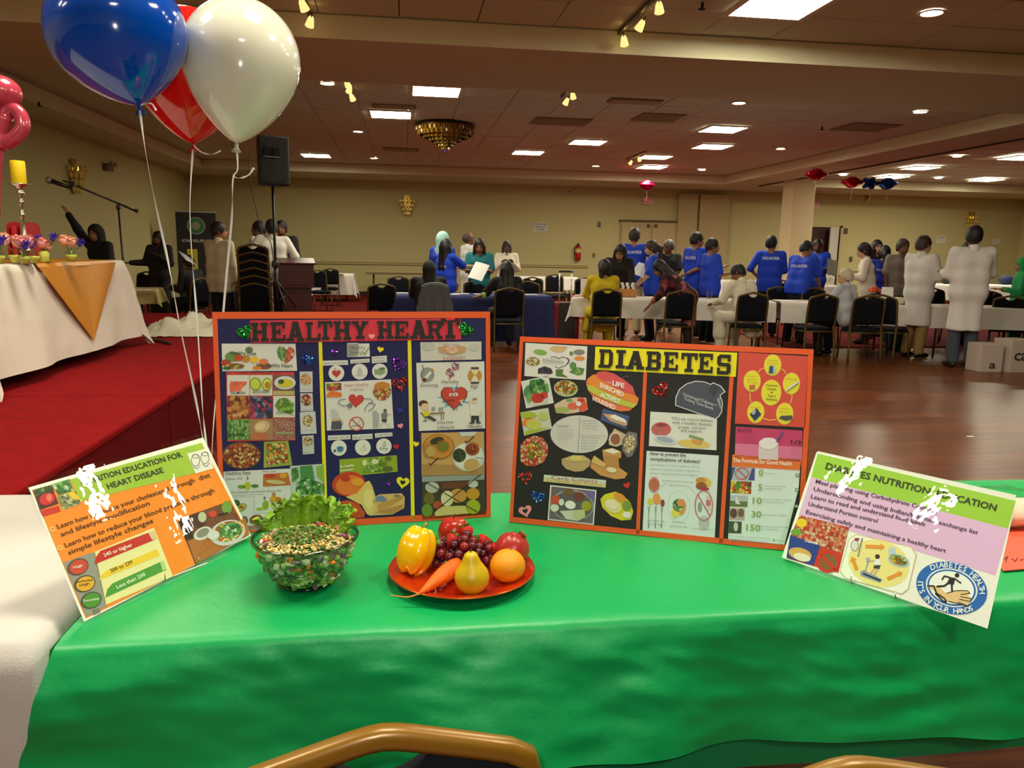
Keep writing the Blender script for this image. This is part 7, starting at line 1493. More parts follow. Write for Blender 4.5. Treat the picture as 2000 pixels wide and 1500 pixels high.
vase(-4, 5.0, 'small glass vase with a purple flower at the left edge', [('p', 0.03, 0.03)])
vase(30, 5.35, 'glass vase with two peach roses left of the candlestick', [('r', -0.05, 0.05), ('r', 0.02, 0.04)], 1.0)
vase(47, 5.15, 'small round glass vase with a purple flower in front of the candlestick', [('p', 0.015, 0.02), ('k', -0.02, 0.05)], .85)
vase(66, 5.35, 'round glass vase with pink and purple flowers right of the candlestick', [('k', -0.02, 0.05), ('p', -0.01, 0.02)], .9)
vase(86, 5.7, 'straight glass vase with pink roses and a purple aster', [('k', 0.0, 0.03), ('p', -0.03, 0.045), ('p', 0.06, 0.06), ('r', 0.01, 0.01)], 1.0, 1)
vase(139, 5.9, 'glass vase with a peach rose and a purple flower standing alone', [('r', -0.035, 0.05), ('r', 0.01, 0.04), ('p', 0.06, 0.025)], 1.0)
# red covered chair behind the head table
q = atd(42, 470, 6.15); rcx = empty('covered_chair', (q[0], q[1], HS), R(-80), 'chair under a bright red fabric cover behind the head table', 'chair')
m_redf = mat((190, 14, 22), 0.7, bump=0.15, bscale=60)
top_z = atd(42, 434, 6.15)[2]-HS
MB().grid(lambda u, v: ((u-0.5)*(0.58+0.14*(1-v))*1.0, 0.05*math.sin(math.pi*u)*0.3-0.02-0.02*math.sin(u*25)*(1-v), 0.02+(top_z-0.02)*v-0.03*(abs(2*u-1)**6)*v), 20, 10, m_redf).grid(lambda u, v: ((u-0.5)*(0.58+0.14*(1-v)), 0.07-0.02*math.sin(u*21)*(1-v), 0.02+(top_z-0.02)*v-0.03*(abs(2*u-1)**6)*v), 20, 10, m_redf).build('fabric_cover', parent=rcx, smooth=True)
MB().box((0, 0.28, 0.24), (0.44, 0.42, 0.46), m_redf).build('seat_cover', parent=rcx, bevel=0.03)
MB().box((0, 0.02, top_z*0.5), (0.54, 0.05, top_z*0.94), m_redf).build('back_panel', parent=rcx, bevel=0.02)
# microphone on a boom stand
g0 = atd(242, 508, 7.9); msd = empty('microphone_stand', (g0[0], g0[1], HS), 0, 'black boom microphone stand on the stage behind the head table', 'microphone stand')
m_blk = mat((18, 17, 18), 0.4); off = np.array([g0[0], g0[1], HS])
jn = atd(231, 405, 7.9)-off; b0 = atd(264, 411, 7.8)-off; b1 = atd(122, 352, 7.4)-off; m0 = atd(140, 367, 7.38)-off; m1 = atd(90, 350, 7.3)-off
MB().tube([(0, 0, 0.02), tuple(jn*np.array([0.4, 0.4, 0.55])), tuple(jn)], [0.012, 0.011, 0.009], 8, m_blk).build('pole', parent=msd, smooth=True)
MB().tube([tuple(b0), tuple(b0+(b1-b0)*0.28), tuple(b1)], [0.014, 0.011, 0.008], 8, m_blk).build('boom', parent=msd, smooth=True)
MB().ell(tuple(jn), (0.024, 0.03, 0.028), mat((60, 58, 56), 0.3, 0.6), 12, 8).build('clutch', parent=msd, smooth=True)
MB().tube([tuple(b0), tuple(b0+(b0-b1)*0.04)], 0.02, 8, m_blk).build('counterweight', parent=msd)
for k in range(3):
    a = k*2.094+0.3; MB().tube([(0, 0, 0.10), (0.3*math.cos(a), 0.3*math.sin(a), 0.012)], 0.009, 6, m_blk).build('leg', parent=msd)
mic = empty('microphone', tuple(off+m0), 0, 'black microphone with silver grille on the boom', 'microphone')
dd = m1-m0; MB().tube([(0, 0, 0), tuple(dd*0.3), tuple(dd*0.78)], [0.017, 0.020, 0.024], 10, m_blk).build('handle', parent=mic, smooth=True)
MB().ell(tuple(dd*0.88), (0.032, 0.032, 0.032), mat((150, 146, 140), 0.35, 0.8, bump=0.6, bscale=300), 12, 9).build('grille', parent=mic, smooth=True)
MB().box(tuple(dd*0.1+np.array([0.03, 0, 0.03])), (0.05, 0.04, 0.05), m_blk).build('clip', parent=mic)
# crumpled white cloth on the stage, dark rod beside it
hp0 = atz(352, 658, HS)
def heap(u, v):
    x = (u-0.5)*2; y = (v-0.5)*2; r = math.sqrt(x*x+y*y); k = max(0, 1-r**2.2)
    z = k**0.7*(0.13+0.16*nz(x*1.9+3, y*1.8, 1)+0.10*abs(nz(x*4, y*4, 7))+0.05*abs(nz(x*9+2, y*7, 3)))+0.012*nz(x*9, y*9, 2)
    return (hp0[0]+x*0.46+0.03*nz(x*3, y*3, 9), hp0[1]+0.17+y*0.20+0.02*nz(x*3, y*3, 4), HS+0.006+max(0, z))
hpb = MB().grid(heap, 44, 26, mat((226, 220, 196), 0.75, bump=0.2, bscale=50)).build('crumpled_cloth', smooth=True); tag(hpb, 'heap of crumpled white cloth lying on the stage', 'cloth')
r0, r1 = atz(292, 661, HS+0.012), atz(331, 671, HS+0.012)
tag(MB().tube([tuple(r0), tuple(r1)], [0.012, 0.016], 8, m_blk).build('black_rod', smooth=True), 'short black rod lying on the red stage beside the head table', 'rod')
# pink balloon figure at the left edge
pk = empty('balloon_figure', (atd(-190, 500, 4.2)[0], atd(-190, 500, 4.2)[1], HS), 0, 'pink twisted balloon decoration at the left edge', 'balloon decoration'); po = np.array(pk.location)
m_pk = mat((186, 62, 84), 0.2, coat=0.4, name='pink_latex')
def pp(x, y, D=4.2): return tuple(atd(x, y, D)-po)
MB().ell(pp(-4, 181), (0.118, 0.11, 0.095), m_pk, 26, 16).build('round_balloon', parent=pk, smooth=True)
MB().tube(smooth_path([pp(5, 292), pp(0, 250), pp(18, 215), pp(38, 222), pp(44, 248), pp(30, 268), pp(8, 282)], 6), 0.038, 14, m_pk).build('looped_balloon', parent=pk, smooth=True)
MB().tube(smooth_path([pp(10, 225), pp(-8, 280), pp(-14, 340), pp(-18, 420)], 6), 0.045, 14, m_pk).build('long_balloon', parent=pk, smooth=True)
MB().tube(smooth_path([(0, 0, 0.02), (0, 0, 0.7), (0.03, 0, 1.1), pp(-45, 330), pp(-30, 200)], 6), 0.012, 8, m_white).build('support_pole', parent=pk, smooth=True)
MB().lathe([(0.16, 0), (0.16, 0.02), (0.03, 0.03)], 20, m_white).build('base', parent=pk, smooth=True)
for k in range(6): MB().ell((-0.02*k, 0, max(0.15, 0.9-0.15*k)), (0.09, 0.09, 0.085), m_pk, 16, 10).build('round_balloon', parent=pk, smooth=True)
# loudspeaker on its tripod (stands on the far stage)
g0 = atz(541, 606, HS); spd = empty('speaker_stand', tuple(g0), 0, 'black tripod stand carrying the loudspeaker', 'speaker stand')
tpz = atd(530, 356, 10.0); hgt = tpz[2]-HS
MB().tube([(0, 0, 0.25), (0, 0, hgt)], 0.018, 10, m_blk).build('pole', parent=spd, smooth=True)
MB().tube([(0, 0, 0.12), (0, 0, 0.62)], 0.026, 10, m_blk).build('outer_tube', parent=spd, smooth=True)
MB().lathe([(0.035, 0.60), (0.05, 0.62), (0.05, 0.68), (0.035, 0.70)], 14, mat((40, 38, 38), 0.4)).build('collar', parent=spd, smooth=True)
for k in range(3):
    a = R(-62)+k*2.094; MB().tube([(0.03*math.cos(a), 0.03*math.sin(a), 0.40), (0.42*math.cos(a), 0.42*math.sin(a), 0.015)], 0.013, 8, m_blk).build('leg', parent=spd, smooth=True)
    MB().tube([(0.02*math.cos(a), 0.02*math.sin(a), 0.14), (0.22*math.cos(a), 0.22*math.sin(a), 0.20)], 0.008, 6, m_blk).build('brace', parent=spd)
spk = empty('loudspeaker', (g0[0], g0[1], HS+hgt+0.002), R(24), 'black loudspeaker box high on the tripod stand', 'loudspeaker')
m_spk = mat((38, 38, 40), 0.55, bump=0.2, bscale=200)
MB().prism([(-0.21, -0.15), (0.21, -0.15), (0.16, 0.17), (-0.16, 0.17)], 0, 0.66, m_spk).build('cabinet', parent=spk, bevel=0.025)
MB().box((-0.02, -0.155, 0.30), (0.34, 0.012, 0.50), mat((24, 24, 25), 0.7, bump=0.4, bscale=500)).build('grille', parent=spk)
for dx in (-0.10, 0.02): MB().box((dx, -0.163, 0.44), (0.085, 0.01, 0.12), mat((8, 8, 8), 0.8)).build('port', parent=spk)
MB().box((-0.05, -0.166, 0.375), (0.22, 0.006, 0.008), mat((150, 150, 150), 0.3, .7)).build('trim_bar', parent=spk)
cbl = MB().tube(smooth_path([atd(487, 300, 9.9), atd(488, 350, 9.8), atd(503, 420, 9.8), atd(512, 455, 9.8), atd(530, 478, 9.75), atd(538, 560, 9.8), tuple(g0+np.array([0.03, 0, 0.03]))], 6), 0.006, 6, m_blk).build('speaker_cable', smooth=True); tag(cbl, 'thin black cable hanging beside the loudspeaker stand', 'cable')
# ------------------------------------------------------------------ tables of the hall
m_navy = mat((24, 34, 92), 0.75, bump=0.12, bscale=160); m_wlin = mat((232, 226, 218), 0.75, bump=0.1, bscale=160); m_paper = mat((240, 238, 234), 0.7)
def dressed(cx, cy, w, d, rz, m, tlabel, clabel, drop=0.42, zt=0.742, nx=34, wav=0.03, drops=None, seed=0.0, freq=9, flare=0.03):
    table_frame(-w/2, w/2, -d/2, d/2, zt, tlabel, rz, (cx, cy), 'cloth-covered tables of the hall')
    o = cloth(w, d, zt, drop, nx=nx, wav=wav, freq=freq, seed=seed, drops=drops, flare=flare, wrinkle=0.004).build('tablecloth', m, smooth=True, loc=(cx, cy, 0), rz=rz); tag(o, clabel, 'tablecloth', 'tablecloths of the hall'); return o
def on(px, py, z): return atz(px, py, z)
NY = 11.75
dressed(0.95, NY+0.38, 2.60, 0.76, 0.0, m_navy, 'long table under the navy cloth', 'navy blue tablecloth hanging to the floor at centre', 0.70, nx=50, drops=(0.70, 0.5, 0.70, 0.70), seed=3.3, freq=6, wav=0.02)
# white row: three tables set a little askew
e0, e1 = np.array([2.62, 11.62]), np.array([8.15, 10.02]); ed = (e1-e0)/np.linalg.norm(e1-e0); en = np.array([-ed[1], ed[0]]); ang = math.atan2(ed[1], ed[0])
def edge_pt(px):       # point of the front edge line seen at image column px
    d = ray(px, 590); k = d[0]/d[1]; t = (k*e0[1]-e0[0])/(ed[0]-k*ed[1]); return e0+ed*t
spans = [(1116, 1518, 'first white table of the row, where the woman in yellow sits'), (1524, 1775, 'second white table of the row, where the grey-haired man sits'), (1800, 2040, 'third white table of the row behind the white-coated men')]
ROW = []
for i, (a, b, l) in enumerate(spans):
    p, q = edge_pt(a), edge_pt(b); w = float(np.linalg.norm(q-p)); c = (p+q)/2+en*0.38
    if i == 2: c = c-en*0.12
    dressed(c[0], c[1], w-0.02, 0.76, ang, m_wlin, l, 'white cloth on the '+l.split(',')[0].split(' behind')[0], 0.30, drops=(0.30, 0.30, 0.32 if i == 0 else 0, 0.32 if i == 2 else 0), seed=1.7*i+1, freq=7, wav=0.02)
    ROW.append((c, w))
# tables farther back
for px, py, w, d, dr, l, cl_, sd in [(1068, 541, 1.7, 0.75, 0.35, 'back table with white cloth behind the navy table', 'white cloth on the back table left of the fire extinguisher', 2.2), (1455, 548, 1.3, 0.75, 0.45, 'back table behind the bowed man', 'white cloth on the back table behind the bowed man', 5.0),
                                 (1596, 558, 1.4, 0.75, 0.35, 'back table near the pillar', 'white cloth on the back table by the pillar', 6.0), (1880, 556, 3.2, 0.75, 0.4, 'long back table at right', 'white cloth on the long back table between the two white coats', 7.0), (652, 535, 1.0, 0.75, 0.55, 'small table by the back wall left', 'white cloth hanging off the small table by the back wall', 8.0)]:
    p = on(px, py, 0.742); dressed(p[0], p[1]+0.3, w, d, 0.0, m_wlin, l, cl_, dr, nx=20, seed=sd, freq=9)
p = on(285, 562, 0.742); dressed(p[0]-0.35, p[1]-0.25, 1.2, 0.7, 0.15, mat((196, 176, 110), 0.8), 'table under an olive cloth behind the stage', 'olive-beige cloth on the table behind the head table', 0.22, nx=20, seed=9.1)
# bare folding table against the back wall
p = on(790, 534, 0.74); bt = table_frame(-1.2, 1.2, -0.38, 0.38, 0.74, 'bare brown folding table near the back wall behind the navy table', 0.0, (p[0]+0.1, p[1]+0.2))
# ------------------------------------------------------------------ chairs of the hall
GB = 'banquet chairs around the hall'
ROWCH = {}
def rowpos(px, f): q = edge_pt(px)+en*f; return (q[0], q[1])
def chp(px, D, yaw, label, dz=0.0, group=GB, top=None):
    p = atd(px, 560, D); return chair(p[0], p[1], R(yaw), label, group, dz)
# front side of the white row (their backs toward us)
for px, dy, rot, l in [(1182, 0.50, 0, 'dark banquet chair of the woman in yellow, back toward us'), (1313, 0.54, 4, 'dark banquet chair beside the woman in the floral dress'), (1450, 0.56, -6, 'dark banquet chair of the bowed man in white'), (1572, 0.58, 2, 'empty dark banquet chair right of the bowed man'),
                        (1660, 0.60, -8, 'dark banquet chair of the grey-haired man'), (1722, 0.42, -52, 'dark banquet chair turned sideways left of the khaki trousers')]:
    q = edge_pt(px)-en*dy; chair(q[0], q[1], ang*0.4+R(rot), l, GB); ROWCH[px] = q
q = atz(1958, 700, 0.0); chair(q[0]+0.08, q[1]+0.10, R(-38), 'dark banquet chair with gold legs at the right edge', GB)
chp(990, 11.05, 1, 'dark banquet chair of the woman at the right end of the navy table'); chp(845, 11.0, 4, 'banquet chair draped with a grey jacket at the navy table')
chp(739, 11.7, 12, 'dark banquet chair at the left end of the navy table'); chp(932, 12.9, 180, 'dark banquet chair behind the navy table under the white paper'); chp(1035, 12.9, 178, 'dark banquet chair behind the right end of the navy table')
chp(779, 14.4, 182, 'dark banquet chair standing behind the navy table at left'); chp(820, 14.4, 176, 'dark banquet chair next to it half hidden by a head'); chp(1040, 15.2, 170, 'dark banquet chair in front of the back white table')
chp(1087, 17.5, 180, 'far dark banquet chair at the back white table'); chp(1145, 15.4, 172, 'dark banquet chair behind the woman in yellow, farther off')
chp(626, 17.6, 200, 'dark banquet chair with white papers right of the lectern'); chp(644, 19.2, 180, 'far dark banquet chair behind the small white table'); chp(268, 14.5, 160, 'dark banquet chair behind the head table end')
chp(1537, 12.5, 178, 'dark banquet chair behind the white row near the pillar'); chp(1540, 16.0, 180, 'far dark chair at the back table by the pillar'); chp(1608, 12.3, 180, 'dark banquet chair behind the table beside the leaning volunteer')
chp(1847, 13.0, 180, 'dark banquet chair between the two white coats'); chp(1968, 12.0, 185, 'dark banquet chair behind the table at the right edge'); chp(1945, 13.0, 180, 'dark chair at the far right back table')
chp(366, 12.3, 60, 'dark banquet chair left of the man in the white shirt'); chp(463, 12.0, 20, 'dark banquet chair right of the man in the white shirt')
# stack of chairs
sp = atd(501, 560, 11.1)
for k in range(6): chair(sp[0], sp[1], R(4), ['lowest', 'second lowest', 'third', 'fourth', 'second highest', 'topmost'][k]+' banquet chair of the tall stack left of the loudspeaker stand', 'stacked banquet chairs', 0.108*k)
# grey jacket over a chair back, dark jacket over another
def draped(px, D, c, label, w=0.27, top=0.95, low=0.42, yaw=0.0):
    p = atd(px, 560, D); b = MB()
    def fn(u, v):
        a = (u-0.5)*2; s = v
        x = a*(w*(0.72+0.28*min(1, s*2)))+0.006*math.sin(s*20); z = top-0.05*abs(a)**2.5-(top-low)*s
        return (x, -0.335-0.03*s-0.026*math.sin(a*11+1)*s-0.012*math.sin(a*23)*s, z)
    b.grid(fn, 30, 16, mat(c, 0.9, bump=0.4, bscale=80)); b.grid(lambda u, v: (fn(u, v*0.6)[0], -0.335+0.10+0.02*math.sin(u*9)*v, fn(u, v*0.6)[2]), 30, 8, mat(c, 0.9, bump=0.4, bscale=80))
    b.grid(lambda u, v: (fn(u, 0)[0], -0.335+0.10*v, fn(u, 0)[2]+0.02*math.sin(math.pi*v)), 30, 4, mat(c, 0.9, bump=0.4, bscale=80))
    o = b.build('jacket', smooth=True, loc=(p[0], p[1], 0), rz=R(yaw), solid=0.008); tag(o, label, 'jacket', 'jackets over chairs')
draped(845, 11.0, (92, 92, 94), 'grey fleece jacket hung over a chair at the navy table', 0.26, 0.955, 0.38, 4)
draped(463, 12.0, (44, 22, 26), 'dark maroon garment hung over the chair beside the white-shirted man', 0.24, 0.97, 0.35, 20)
# ------------------------------------------------------------------ lectern, banner, luggage and other things
g0 = atd(579, 560, 12.6); lc = empty('lectern', (g0[0], g0[1], 0), R(10), 'reddish brown wooden lectern beside the loudspeaker stand', 'lectern')
m_mah = mat((70, 20, 18), 0.35, var=0.15, vscale=9, name='mahogany')
MB().box((0, 0, 0.60), (0.46, 0.40, 1.06), m_mah).build('cabinet', parent=lc, bevel=0.008)
MB().box((0, -0.02, 0.80), (0.54, 0.46, 0.04), m_mah).build('moulding', parent=lc, bevel=0.006)
MB().box((0, 0, 1.0), (0.54, 0.44, 0.36), m_mah).build('upper_case', parent=lc, bevel=0.006)
MB().box((0, 0, 1.20), (0.60, 0.48, 0.03), m_mah, M=Matrix.Rotation(R(9), 3, 'X')).build('slanted_top', parent=lc, bevel=0.006)
MB().box((0, 0, 0.035), (0.56, 0.48, 0.07), m_mah).build('base', parent=lc, bevel=0.008)
bb = aty(386, 500, 20.5); bn = empty('rollup_banner', (bb[0], bb[1], 0), R(12), 'black roll-up banner with a green ring emblem by the left wall', 'banner')
tz = aty(386, 414, 20.5)[2]; bwid = 0.93
MB().box((0, 0, (tz+0.1)/2), (bwid, 0.012, tz-0.1), mat((34, 32, 32), 0.6)).build('printed_sheet', parent=bn)
MB().box((0, 0.02, 0.05), (bwid+0.04, 0.18, 0.1), mat((150, 150, 150), 0.3, .8)).build('base', parent=bn)
MB().box((0, 0, tz), (bwid+0.02, 0.03, 0.03), mat((170, 170, 170), 0.3, .8)).build('top_rail', parent=bn)
def disc_mesh(r0, r1, z, m, y=-0.009): 
    b = MB(); n = 28
    for i in range(n):
        a, c = 2*math.pi*i/n, 2*math.pi*(i+1)/n
        b.add([(r0*math.cos(a), y, z+r0*math.sin(a)), (r0*math.cos(c), y, z+r0*math.sin(c)), (r1*math.cos(c), y, z+r1*math.sin(c)), (r1*math.cos(a), y, z+r1*math.sin(a))], [(0, 1, 2, 3)], m)
    return b
zc_ = tz-0.34
disc_mesh(0.0, 0.12, zc_, mat((150, 150, 130), .6), -0.0088).build('emblem_disc', parent=bn); disc_mesh(0.10, 0.20, zc_, mat((60, 120, 70), .6), -0.0095).build('emblem_ring', parent=bn); disc_mesh(0.195, 0.21, zc_, mat((190, 200, 190), .6), -0.0100).build('emblem_edge', parent=bn)
def flat_text(t, w, h, m, parent, x, y, z, nm='lettering', bold=.015):
    vs, fs = text_mesh(t, bold); k = w/vs[:, 0].max(); return MB().add([(x+vx*k-w/2, y, z+vy*h) for vx, vy in vs], fs, m).build(nm, parent=parent)
flat_text('ICNA RELIEF USA', 0.72, 0.065, mat((220, 220, 214), .6), bn, 0.02, -0.009, zc_-0.40)
MB().box((-0.12, -0.010, zc_-0.85), (0.24, 0.004, 0.55), mat((206, 196, 40), .6)).build('yellow_panel', parent=bn)
# suitcase
g0 = atz(1106, 672, 0.0); su = empty('suitcase', (g0[0]-0.02, g0[1]+0.02, 0), R(0), 'dark trolley suitcase with red sides and raised handle beside the navy table', 'suitcase')
MB().box((0, 0, 0.36), (0.40, 0.26, 0.60), mat((128, 14, 24), 0.6)).build('shell', parent=su, bevel=0.05)
MB().box((-0.01, -0.14, 0.36), (0.26, 0.05, 0.60), mat((48, 40, 38), 0.7)).build('front_pocket', parent=su, bevel=0.02)
for dx in (-0.095, 0.095): MB().tube([(dx, 0.08, 0.60), (dx, 0.08, 1.12)], 0.010, 8, mat((226, 224, 220), 0.25, .7)).build('handle_rod', parent=su, smooth=True)
MB().tube([(-0.11, 0.08, 1.125), (0.11, 0.08, 1.125)], 0.016, 8, m_blk).build('handle_grip', parent=su, smooth=True)
for dx in (-0.15, 0.15): MB().tube([(dx-0.015, 0.1, 0.035), (dx+0.015, 0.1, 0.035)], 0.035, 12, m_blk).build('wheel', parent=su, smooth=True)
# cardboard boxes and bag on the right
def carton(px, py, w, d, h, rz, label, letters):
    g = atz(px, py, 0.0); t = empty('cardboard_box', (g[0], g[1]+d/2, 0), R(rz), label, 'box', 'printed boxes under the table')
    MB().box((0, 0, h/2), (w, d, h), mat((196, 178, 166), 0.8)).build('carton', parent=t, bevel=0.006)
    for tt, x, z, hh, ww in letters: flat_text(tt, ww, hh, mat((50, 42, 50), .7), t, x, -d/2-0.003, z)
carton(1935, 727, 0.30, 0.28, 0.36, -4, 'printed cardboard box with a letter a behind the chair leg', [('a', 0.02, 0.05, 0.10, 0.09)]); carton(1992, 728, 0.34, 0.30, 0.42, 2, 'cardboard box with big letters at the right edge', [('ca', -0.02, 0.16, 0.14, 0.20)])
g0 = atz(1758, 686, 0.0); tb_ = empty('tote_bag', (g0[0], g0[1]+0.1, 0), R(-8), 'teal tote bag on the floor behind the khaki trousers', 'bag')
MB().prism([(-0.15, -0.07), (0.15, -0.07), (0.15, 0.07), (-0.15, 0.07)], 0, 0.34, mat((24, 84, 96), 0.7)).build('bag_body', parent=tb_, bevel=0.02)
for dy in (-0.06, 0.06): MB().tube(smooth_path([(-0.07, dy, 0.33), (-0.06, dy, 0.46), (0.06, dy, 0.46), (0.07, dy, 0.33)], 5), 0.008, 6, mat((24, 84, 96), 0.7)).build('strap', parent=tb_)
# things on the tables
def proj_y(px, Y): d = ray(px, 575); return (d[0]/d[1]*Y, Y)
def flat(px, py, w, d, rz, label, c=(240, 238, 234), z=0.752, cat='paper', nm='paper_sheet', grp='papers on the hall tables'):
    p = rowpos(px, py) if py < 5 else (proj_y(px, NY+0.02+(579-py)*0.06) if 730 < px < 1090 else atz(px, py, z)); tag(MB().box((0, 0, 0), (w, d, 0.006), mat(c, 0.7)).build(nm, loc=(p[0], p[1], z), rz=R(rz)), label, cat, grp)
flat(775, 573, 0.34, 0.14, 3, 'stack of papers at the left end of the navy table'); flat(900, 573.5, 0.26, 0.13, -3, 'white papers in the middle of the navy table'); flat(885, 577, 0.2, 0.10, 2, 'cream paper strip near the front of the navy table'); flat(938, 574.5, 0.2, 0.12, 0, 'white sheet left of the seated woman on the navy table'); flat(1032, 574, 0.28, 0.12, 2, 'papers at the right end of the navy table')
flat(1130, .25, 0.24, 0.18, 0, 'salmon folder at the left end of the white row', (226, 130, 100)); flat(1262, .2, 0.30, 0.2, -12, 'white papers beside the tissue box'); flat(1377, .25, 0.2, 0.18, -14, 'papers left of the plastic cup'); flat(1862, .12, 0.22, 0.14, -14, 'pinkish paper on the table between the white coats', (232, 180, 160))
flat(652, 534.5, 0.5, 0.3, 0, 'white papers on the small far table at left', z=0.755); flat(272, 566, 0.3, 0.2, 10, 'paper lying on the olive table', z=0.755)
p = (*rowpos(1225, .3), 0.752); tx = empty('tissue_box', tuple(p), ang, 'tan cardboard box with tissues on the white table', 'box'); MB().box((0, 0, 0.06), (0.27, 0.14, 0.12), mat((196, 130, 70), 0.7)).build('carton', parent=tx, bevel=0.005)
for k in range(3): MB().grid(lambda u, v: (-0.08+0.08*k+(u-0.5)*0.05+0.01*math.sin(v*5+k), 0.02*math.sin(u*6+k), 0.12+0.10*v), 5, 5, m_paper).build('tissue', parent=tx, smooth=True)
p = (*rowpos(1388, .25), 0.752); cu_ = MB().lathe([(0.032, 0), (0.044, 0.13), (0.046, 0.13), (0.046, 0.135), (0.042, 0.135), (0.030, 0.004)], 18, glass((236, 240, 246), 0.05, 1.4, 'cupplastic'), capt=False).build('plastic_cup', smooth=True, loc=tuple(p)); tag(cu_, 'clear plastic cup on the white table beside the bowed man', 'cup')
p = (*rowpos(1142, .5), 0.752); sg = empty('table_sign', tuple(p), 0, 'small white sign standing beside the woman in yellow', 'sign'); MB().box((0, 0, 0.13), (0.20, 0.01, 0.26), m_paper, M=Matrix.Rotation(R(-8), 3, 'X')).build('panel', parent=sg); MB().box((0, 0.05, 0.02), (0.18, 0.1, 0.01), m_paper).build('foot', parent=sg)
def flowerpot(px, py, label, c):
    p = (*rowpos(px, .5), 0.752); t = empty('flower_arrangement', tuple(p), 0, label, 'flowers'); MB().lathe([(0.06, 0), (0.085, 0.02), (0.10, 0.12), (0.09, 0.13)], 16, mat((40, 30, 34), 0.5)).build('pot', parent=t, smooth=True)
    random.seed(2)
    for k in range(14): a = k*2.4; r = 0.085*math.sqrt(k/14); MB().ell((r*math.cos(a), r*math.sin(a), 0.17+0.05*(1-r/0.085)), (0.034, 0.034, 0.028), mat(c[k % len(c)], .6), 8, 6, fn=lambda d: 1+0.2*math.sin(d.x*9)*math.sin(d.y*9)).build('bloom', parent=t, smooth=True)
flowerpot(1728, 572, 'pot of orange flowers on the white table behind the sideways chair', [(226, 84, 30), (206, 60, 24), (90, 110, 40)])
p = (*rowpos(1748, .35), 0.752); sg = empty('table_sign', tuple(p), R(-20), 'white folded sign next to the orange flowers', 'sign'); MB().box((0, 0, 0.12), (0.16, 0.008, 0.24), m_paper, M=Matrix.Rotation(R(-14), 3, 'X')).build('panel', parent=sg); MB().box((0, 0.06, 0.12), (0.16, 0.008, 0.24), m_paper, M=Matrix.Rotation(R(14), 3, 'X')).build('panel', parent=sg)
p = (*rowpos(1745, .15), 0.752); bk_ = empty('gift_basket', tuple(p), 0, 'cellophane-wrapped cream parcels on the white table', 'parcel'); 
for dx in (-0.14, 0.0, 0.14): MB().box((dx, 0, 0.05), (0.12, 0.12, 0.10), mat((226, 214, 186), 0.5)).build('parcel', parent=bk_, bevel=0.02)
flat(1590, .5, 0.3, 0.2, -10, 'cream papers in front of the leaning volunteer', (230, 214, 180)); flat(1545, .25, 0.3, 0.2, -15, 'white papers in front of the empty chair')
p = (*proj_y(1612, atz(1596, 558, 0.742)[1]+0.25), 0.752); fw_ = empty('white_flowers', tuple(p), 0, 'white bouquet on the table beside the leaning volunteer', 'flowers')
random.seed(8)
for k in range(22):
    a = k*2.4; r = 0.16*math.sqrt(k/22); MB().ell((r*math.cos(a), r*math.sin(a)*.6, 0.14+0.12*(1-r/0.16)), (0.05, 0.05, 0.045), mat((232, 222, 200), .6), 8, 6, fn=lambda d: 1+0.2*math.sin(d.x*9)*math.sin(d.z*9)).build('bloom', parent=fw_, smooth=True)
MB().lathe([(0.06, 0), (0.09, 0.14)], 12, m_white).build('vase', parent=fw_, smooth=True)
# far table goods at the right
for k, (px, l) in enumerate([(1848, 'dark bag on the far right table beside the white coat'), (1962, 'blue bag on the far right table'), (1985, 'dark green bag on the far right table')]):
    p = (*proj_y(px, 19.3), 0.75); t = MB().ell((0, 0, 0.12), (0.22, 0.12, 0.13), mat([(40, 40, 30), (30, 44, 90), (30, 50, 40)][k], 0.7), 14, 9, fn=lambda d: 1+0.15*nz(d.x*3, d.y*3, d.z*3)).build('cloth_bag', smooth=True, loc=tuple(p)); tag(t, l, 'bag', 'bags on the far table')
# ------------------------------------------------------------------ fittings on the walls
def wall_at(px, py, dy=0.02): return aty(px, py, YB-dy)
def exit_sign(px, py, label):
    p = wall_at(px, py, 0.06); t = empty('exit_sign', tuple(p), 0, label, 'exit sign', 'exit signs'); MB().box((0, 0, 0), (0.36, 0.06, 0.24), mat((226, 206, 190), 0.5)).build('housing', parent=t, bevel=0.008)
    flat_text('EXIT', 0.29, 0.15, mat((206, 30, 34), .5, emit=0.25), t, 0.0, -0.034, -0.075, 'lettering', .012)
exit_sign(1265, 392, 'red EXIT sign over the double door'); exit_sign(1590, 401, 'red EXIT sign half behind the pillar')
def sconce(p, rz, label, s=1.0):
    t = empty('wall_sconce', tuple(p), rz, label, 'wall sconce', 'crystal wall sconces'); m_cr = mat((236, 214, 120), 0.08, 0.2, spec=0.9, emit=0.0)
    MB().box((0, 0.02, 0), (0.10*s, 0.03, 0.30*s), mat((196, 160, 60), .2, .8)).build('back_plate', parent=t)
    random.seed(4)
    for r_ in range(4):
        for k in range(7):
            a = math.pi*k/6; rr = (0.12-0.024*r_)*s; MB().ell((rr*math.cos(a), -rr*math.sin(a)*.8, (0.06-0.065*r_)*s), (0.018*s, 0.018*s, 0.034*s), m_cr, 6, 5).build('crystal_drop', parent=t)
    MB().ell((0, -0.05, 0.06*s), (0.022, 0.022, 0.04), emis((255, 206, 110), 2.5), 8, 6).build('bulb', parent=t, smooth=True)
sconce(wall_at(795, 400, 0.06), 0, 'crystal wall sconce glinting on the middle of the back wall', 1.9); sconce(wall_at(1897, 432, 0.06), 0, 'dim golden wall sconce on the right of the back wall', 2.0)
q = atx(147, 342, XL+0.06); sconce(q, R(90), 'crystal wall sconce on the left wall behind the microphone', 2.0)
